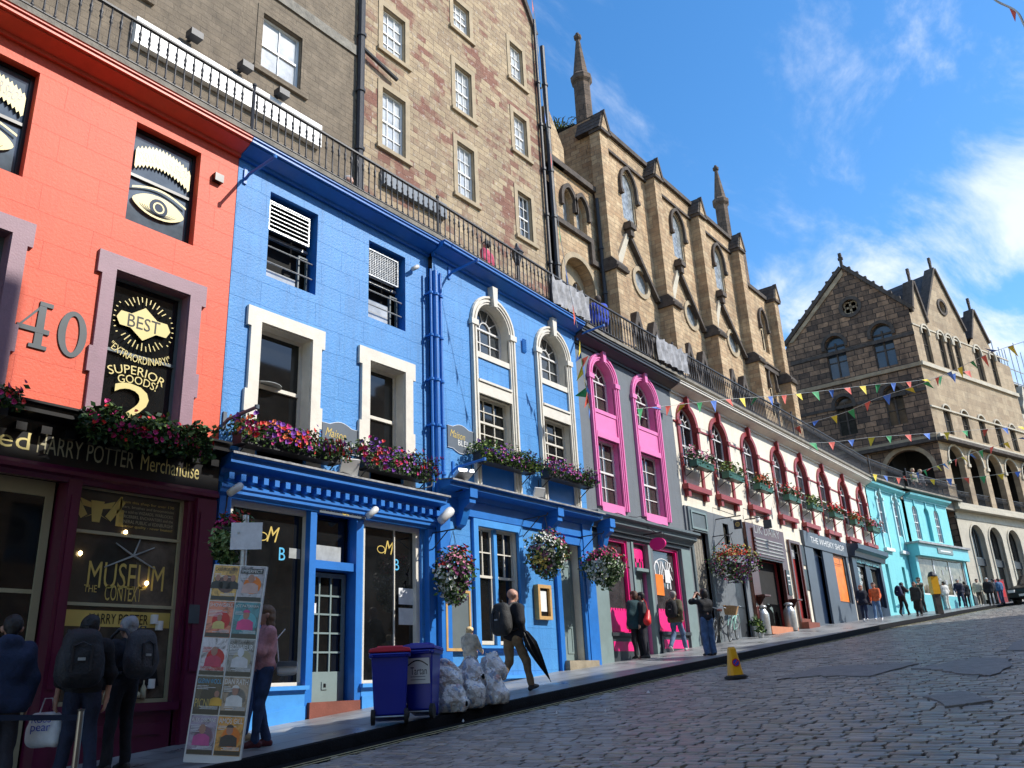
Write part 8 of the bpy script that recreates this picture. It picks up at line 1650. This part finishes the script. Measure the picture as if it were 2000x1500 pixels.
# white carrier bag
bb = ptop(150, 1250, 1.6); e = bpy.data.objects.new('carrier_bag', None); COL.objects.link(e); pb = pat(84, 1455, b[2]-.1); e.location = (pb[0], pb[1], pb[2]-.03); tag(e, 'white printed carrier bag hanging beside the navy jacket', 'carrier bag')
netobj('bag_body', [((-.11,0,.08),(.11,0,.08),.075,.075,0),((-.11,0,.18),(.11,0,.18),.075,.075,0),((-.10,0,.29),(.10,0,.29),.06,.06,0)], .018, ['paper'], e, k=.06, disp=folds(.008, 25)); q = Q(); q.off = (0,0,0); q.e = e
l = text('RUSS', q, -.1, .1, .28, .07, 'sign blue', -.095); l = text('pear', q, -.1, .1, .18, .08, 'sign blue', -.095); e.rotation_euler = (0,0,-(math.pi/2-YAW)); MB().tube([(-.08,0,.33),(-.04,0,.48),(.04,0,.48),(.08,0,.33)], .008, 5).build('handle', 'paper', e)
# woman and companion behind the poster board
x, y, H = foot(508, 1462, 1192); e = person(x, y, R_(162), 1.66, 'woman in a pink jumper and jeans reading beside the poster board', (.60,.30,.32), JN, (.16,.09,.045), shoes=(.10,.02,.03), near=True, hairlen=.38, pose=dict(elR=(.2,.12,1.16), wrR=(.08,.26,1.25), elL=(-.2,.12,1.16), wrL=(-.06,.26,1.27), ankL=(-.09,.10,.09), ankR=(.09,-.10,.09), kneeL=(-.09,.08,.5)))
h = bpy.data.objects.new('handbag', None); COL.objects.link(h); h.location = (x+.16, y-.24, zg(*st(x, y))+.86); h.rotation_euler = (0,0,R_(-40)); tag(h, 'small white shoulder bag at the hip of the woman in pink', 'handbag')
netobj('bag_body', [((-.09,0,.08),(.09,0,.08),.045,.045,0),((-.08,0,.0),(.08,0,.0),.045,.045,0)], .014, ['white plastic'], h, k=.04); MB().box(-.12, .12, -.06, -.045, .06, .12).build('flap', 'slate paint', h); MB().tube([(-.1,0,.1),(-.14,.1,.4),(-.05,.2,.52)], .008, 5).build('strap', 'white plastic', h)
x, y, H = foot(484, 1449, None); person(x, y+.12, R_(-20), 1.78, 'person in a blue shirt and jeans mostly hidden by the poster board', (.08,.25,.5), JN, (.05,.03,.02), shoes=(.45,.35,.22), near=True)
# child and father
q = pat(917, 1222, 10.15); x, y = q[0], q[1]; H = q[2]-zg(*st(x, y)); print('child', x, y, H); person(x, y, R_(5), H, 'fair haired toddler in a beige hooded coat reaching forward', (.66,.56,.42), (.02,.02,.03), (.80,.58,.30), near=True, hood=True, coat=.22, puff=.02, pose=dict(head=(0,.01,1.58), elR=(.22,.08,1.2), wrR=(.14,.34,1.08), elL=(-.22,.05,1.18), wrL=(-.14,.3,1.1)))
x, y, H = foot(1006, 1353, 1150); HF = H; e = person(x, y, UPH-.05, H, 'bald man in a black jacket and khaki trousers striding uphill', BK, (.26,.17,.09), (0,0,0), bald=True, near=True, coat=.05, puff=.01, pose=dict(stride(.34, 'R'), head=(0,.05,1.62), look=(.2,1,-.1), elR=(.25,-.06,1.16), wrR=(.24,.06,.93)))
FX, FY = x, y; worn_pack(x, y, UPH-.05, H, 0, 'bulky black backpack worn by the bald man', (.022,.022,.022), w=.13, h=.27, d=.12, back=.29); [setattr(o.location, 'z', zg(*st(x, y))) for o in bpy.data.objects if o.name.startswith('backpack') and abs(o.location.x-x) < 1e-3]
for o in bpy.data.objects:
    if o.name.startswith('backpack') and o.type == 'EMPTY': o.location.z = zg(*st(o.location.x, o.location.y))
e = bpy.data.objects.new('umbrella', None); COL.objects.link(e); tag(e, 'closed black umbrella carried point down by the bald man', 'umbrella'); s_ = H/1.75
hand = Vector((x+.10*s_, y-.27*s_, zg(*st(x, y))+.86*s_)); e.location = hand; tip = Vector((.42, -.10, -.66)); sd = Vector((-.1,.02,.16)); m = MB(); ax = (tip-sd).normalized(); p1 = ax.cross(Vector((0,1,0))).normalized(); p2 = ax.cross(p1)
n_ = 16; vs = []; prf = [(.0,.02),(.08,.07),(.28,.115),(.55,.085),(.85,.035),(1.,.008)]
for t, r in prf:
    for k in range(n_): a = k*6.2832/n_; rr2 = r*(1 if k % 2 else .62); vs.append(tuple(sd.lerp(tip, t)+(p1*math.cos(a)+p2*math.sin(a))*rr2))
m.add(vs, [(i*n_+k, i*n_+(k+1) % n_, (i+1)*n_+(k+1) % n_, (i+1)*n_+k) for i in range(len(prf)-1) for k in range(n_)]); m.build('canopy', cloth((.008,.008,.01), .5), e); MB().tube([sd+Vector((-.05,0,.12)), sd, tip+ax*.05], .008, 6).build('shaft', 'tin', e); MB().tube([sd+Vector((-.05,0,.12)), sd+Vector((-.09,0,.2)), sd+Vector((-.05,0,.24)), sd+Vector((0,0,.2))], .012, 6).build('handle', 'brown paint', e)
# couple at the takeaway window
x, y, H = foot(1249, 1288, 1155); person(x, y, R_(75), H, 'curly haired person in a long teal padded coat looking into the takeaway', (.012,.045,.055), BK, (.09,.035,.02), near=False, puff=.045, coat=.16, hairlen=.08, pose=dict(look=(-.2,1,0)))
x, y, H = foot(1270, 1287, 1157); person(x, y+.1, R_(110), H, 'dark haired person in black standing close beside the teal coat', BK, (.012,.012,.02), (.012,.01,.01), puff=.02, coat=.08)
h = bpy.data.objects.new('shoulder_bag', None); COL.objects.link(h); q_ = pat(1264, 1203, y-.16); h.location = tuple(q_); h.rotation_euler = (0,.35,0); tag(h, 'bright red shoulder bag slung between the couple at the takeaway', 'shoulder bag'); netobj('bag_body', [((0,0,-.12),(.02,0,.12),.085,.05,0),((.05,0,-.14),(.06,0,.0),.08,.06,0)], .02, ['sign red'], h, k=.05); MB().tube([(0,0,.12),(-.03,.05,.34),(.0,.15,.44)], .012, 5).build('strap', 'sign red', h)
x, y, H = foot(1326, 1273, 1155); person(x, y, UPH+.1, H, 'grey haired man in an olive jacket and pale jeans walking uphill with a backpack', (.10,.085,.045), (.10,.16,.27), (.28,.27,.26), shoes=(.5,.5,.5), coat=.06, puff=.02, pose=stride(.34, 'R')); worn_pack(x, y, UPH+.1, H, 0, 'black backpack worn by the man in the olive jacket', BK, w=.12, h=.24, d=.11, back=.26).location.z = zg(*st(x, y))
x, y, H = foot(1388, 1281, 1151); person(x, y, R_(62), H, 'woman in a black top and flared jeans raising a phone to photograph the shops', BK, (.07,.13,.25), (.012,.01,.01), skirt=-1, near=True, hairlen=.10, shoes=(.01,.01,.01), pose=dict(elL=(-.30,.18,1.42), wrL=(-.10,.28,1.60), elR=(.30,.18,1.42), wrR=(.10,.28,1.60), look=(0,1,.15), handL=(.5,.2,.6), handR=(-.5,.2,.6)))
sdd = Vector((math.cos(R_(62)), math.sin(R_(62)), 0)); h = MB().box(-.04, .04, -.006, .006, -.075, .075).build('phone', 'black paint'); h.location = Vector((x, y, zg(*st(x, y))+1.64*H/1.75))+sdd*.31; h.rotation_euler = (0,0,R_(62)-math.pi/2); tag(h, 'black phone held up by the woman in flared jeans', 'phone')
# farther people
def far(f, top, face, *a, **k):
    x, y, H = foot(f[0], f[1], top); return person(x, y, face, min(H, 1.95), *a, **k), x, y, H
far((1692,1214), 1143, R_(190), 'middle aged woman in a dark navy coat coming downhill with a white scarf', (.012,.014,.03), (.02,.03,.07), (.35,.16,.10), shoes=(.6,.6,.6), coat=.1, puff=.03, hairlen=.08, pose=stride(.18,'L'))
far((1718,1213), 1138, R_(185), 'young woman in an orange and red jumper and blue jeans coming downhill', (.80,.16,.05), (.12,.22,.38), (.10,.05,.03), shoes=(.7,.7,.7), hairlen=.06, pose=stride(.22,'R'))
_, x, y, H = far((1768,1203), 1134, UPH-.3, 'stooping person in dark clothes with a navy backpack near the turquoise door', (.03,.02,.025), (.02,.012,.015), (.03,.02,.02), pose=dict(stride(.2,'R'), head=(0,.2,1.52), che=(0,.1,1.24), nek=(0,.14,1.42), elR=(.2,.25,1.2), wrR=(.15,.45,1.25))); worn_pack(x, y, UPH-.3, H, 0, 'navy backpack on the stooping person', (.01,.015,.06), back=.2).location.z = zg(*st(x, y))
far((1797,1204), 1137, R_(170), 'woman in a long dark skirt and grey shawl walking in front of the turquoise shop', (.035,.04,.035), (.015,.012,.012), (.12,.06,.03), skirt=.55, coat=.15, puff=.03, hairlen=.2)
_, x, y, H = far((1806,1197), 1128, R_(140), 'dark haired man with arm stretched out behind the woman in a long skirt', (.06,.055,.045), (.02,.02,.02), (.01,.01,.01), coat=.05, pose=dict(elL=(-.35,.2,1.38), wrL=(-.5,.42,1.36)))
far((1853,1190), 1136, R_(60), 'person all in white outside the turquoise shopfront', (.68,.66,.60), (.70,.68,.62), (.012,.01,.01), shoes=(.7,.7,.7), puff=.04, coat=.05)
far((1881,1189), 1131, R_(200), 'grey haired man in navy walking downhill past the stone passage', (.012,.014,.035), (.012,.018,.045), (.35,.34,.33), shoes=(.5,.5,.5), puff=.02, pose=stride(.25,'L'))
far((1893,1187), 1136, R_(30), 'person in black carrying a bag at the stone passage', BK, BK, (.02,.015,.01), coat=.1, puff=.03)
far((1918,1184), 1131, R_(200), 'person in a cream fleece outside the first stone shop arch', (.55,.52,.40), (.10,.08,.06), (.03,.02,.02), puff=.04, shoes=(.6,.6,.6), pose=stride(.14,'R'))
far((1938,1183), 1129, R_(180), 'white capped person in a black coat outside the stone shop arches', BK, (.015,.012,.012), (.3,.3,.3), hat=(.65,.63,.58), coat=.14, puff=.05)
far((1960,1181), 1130, R_(60), 'person in a denim blue jacket near the menu boards', (.05,.13,.26), (.04,.08,.16), (.05,.03,.02), puff=.03, coat=.05)
far((1949,1180), 1131, R_(80), 'dark haired person between the black coat and the denim jacket', (.02,.03,.05), BK, (.012,.01,.01), puff=.02)
# on the terrace
def terr(px, py, Yd, face, H, *a, **k):
    u, z_ = PA.uv(px, py, Yd); p = PA.w(u, Yd, 0); person(p.x, p.y, face, z_-(DECK+.19) if H is None else H, *a, base=DECK+.19, group='people on the terrace', **k)
terr(680, 326, 1.1, R_(-60), 1.72, 'grey haired person in navy behind the terrace railing below the tenement drainpipe', NV, BK, (.4,.36,.34)); terr(950, 486, .7, R_(100), 1.7, 'person in a pink top behind the terrace railing near the lantern', (.5,.06,.12), BK, (.02,.015,.01))
terr(1166, 575, .4, R_(60), 1.72, 'person in a bright blue jacket leaning by the white cloth on the railing', (.03,.07,.45), (.02,.03,.08), (.05,.03,.02), puff=.06, coat=.1)
terr(1330-20, 655, 1.0, R_(40), 1.7, 'person in dark clothes walking on the terrace above the pink arches', (.04,.03,.03), BK, (.02,.02,.02))
for (s0, t0, lb, cc) in ((50.6, 1.2, 'fair haired person leaning on the terrace rail under the dark arch', (.5,.45,.35)), (51.3, 1.1, 'person in grey beside the fair haired one under the dark arch', (.12,.12,.14))):
    p = G(s0, 11+t0-.9); person(float(p[0]), float(p[1]), R_(-110), 1.7, lb, cc, BK, (.4,.28,.15), base=DECK+.19, group='people on the terrace')
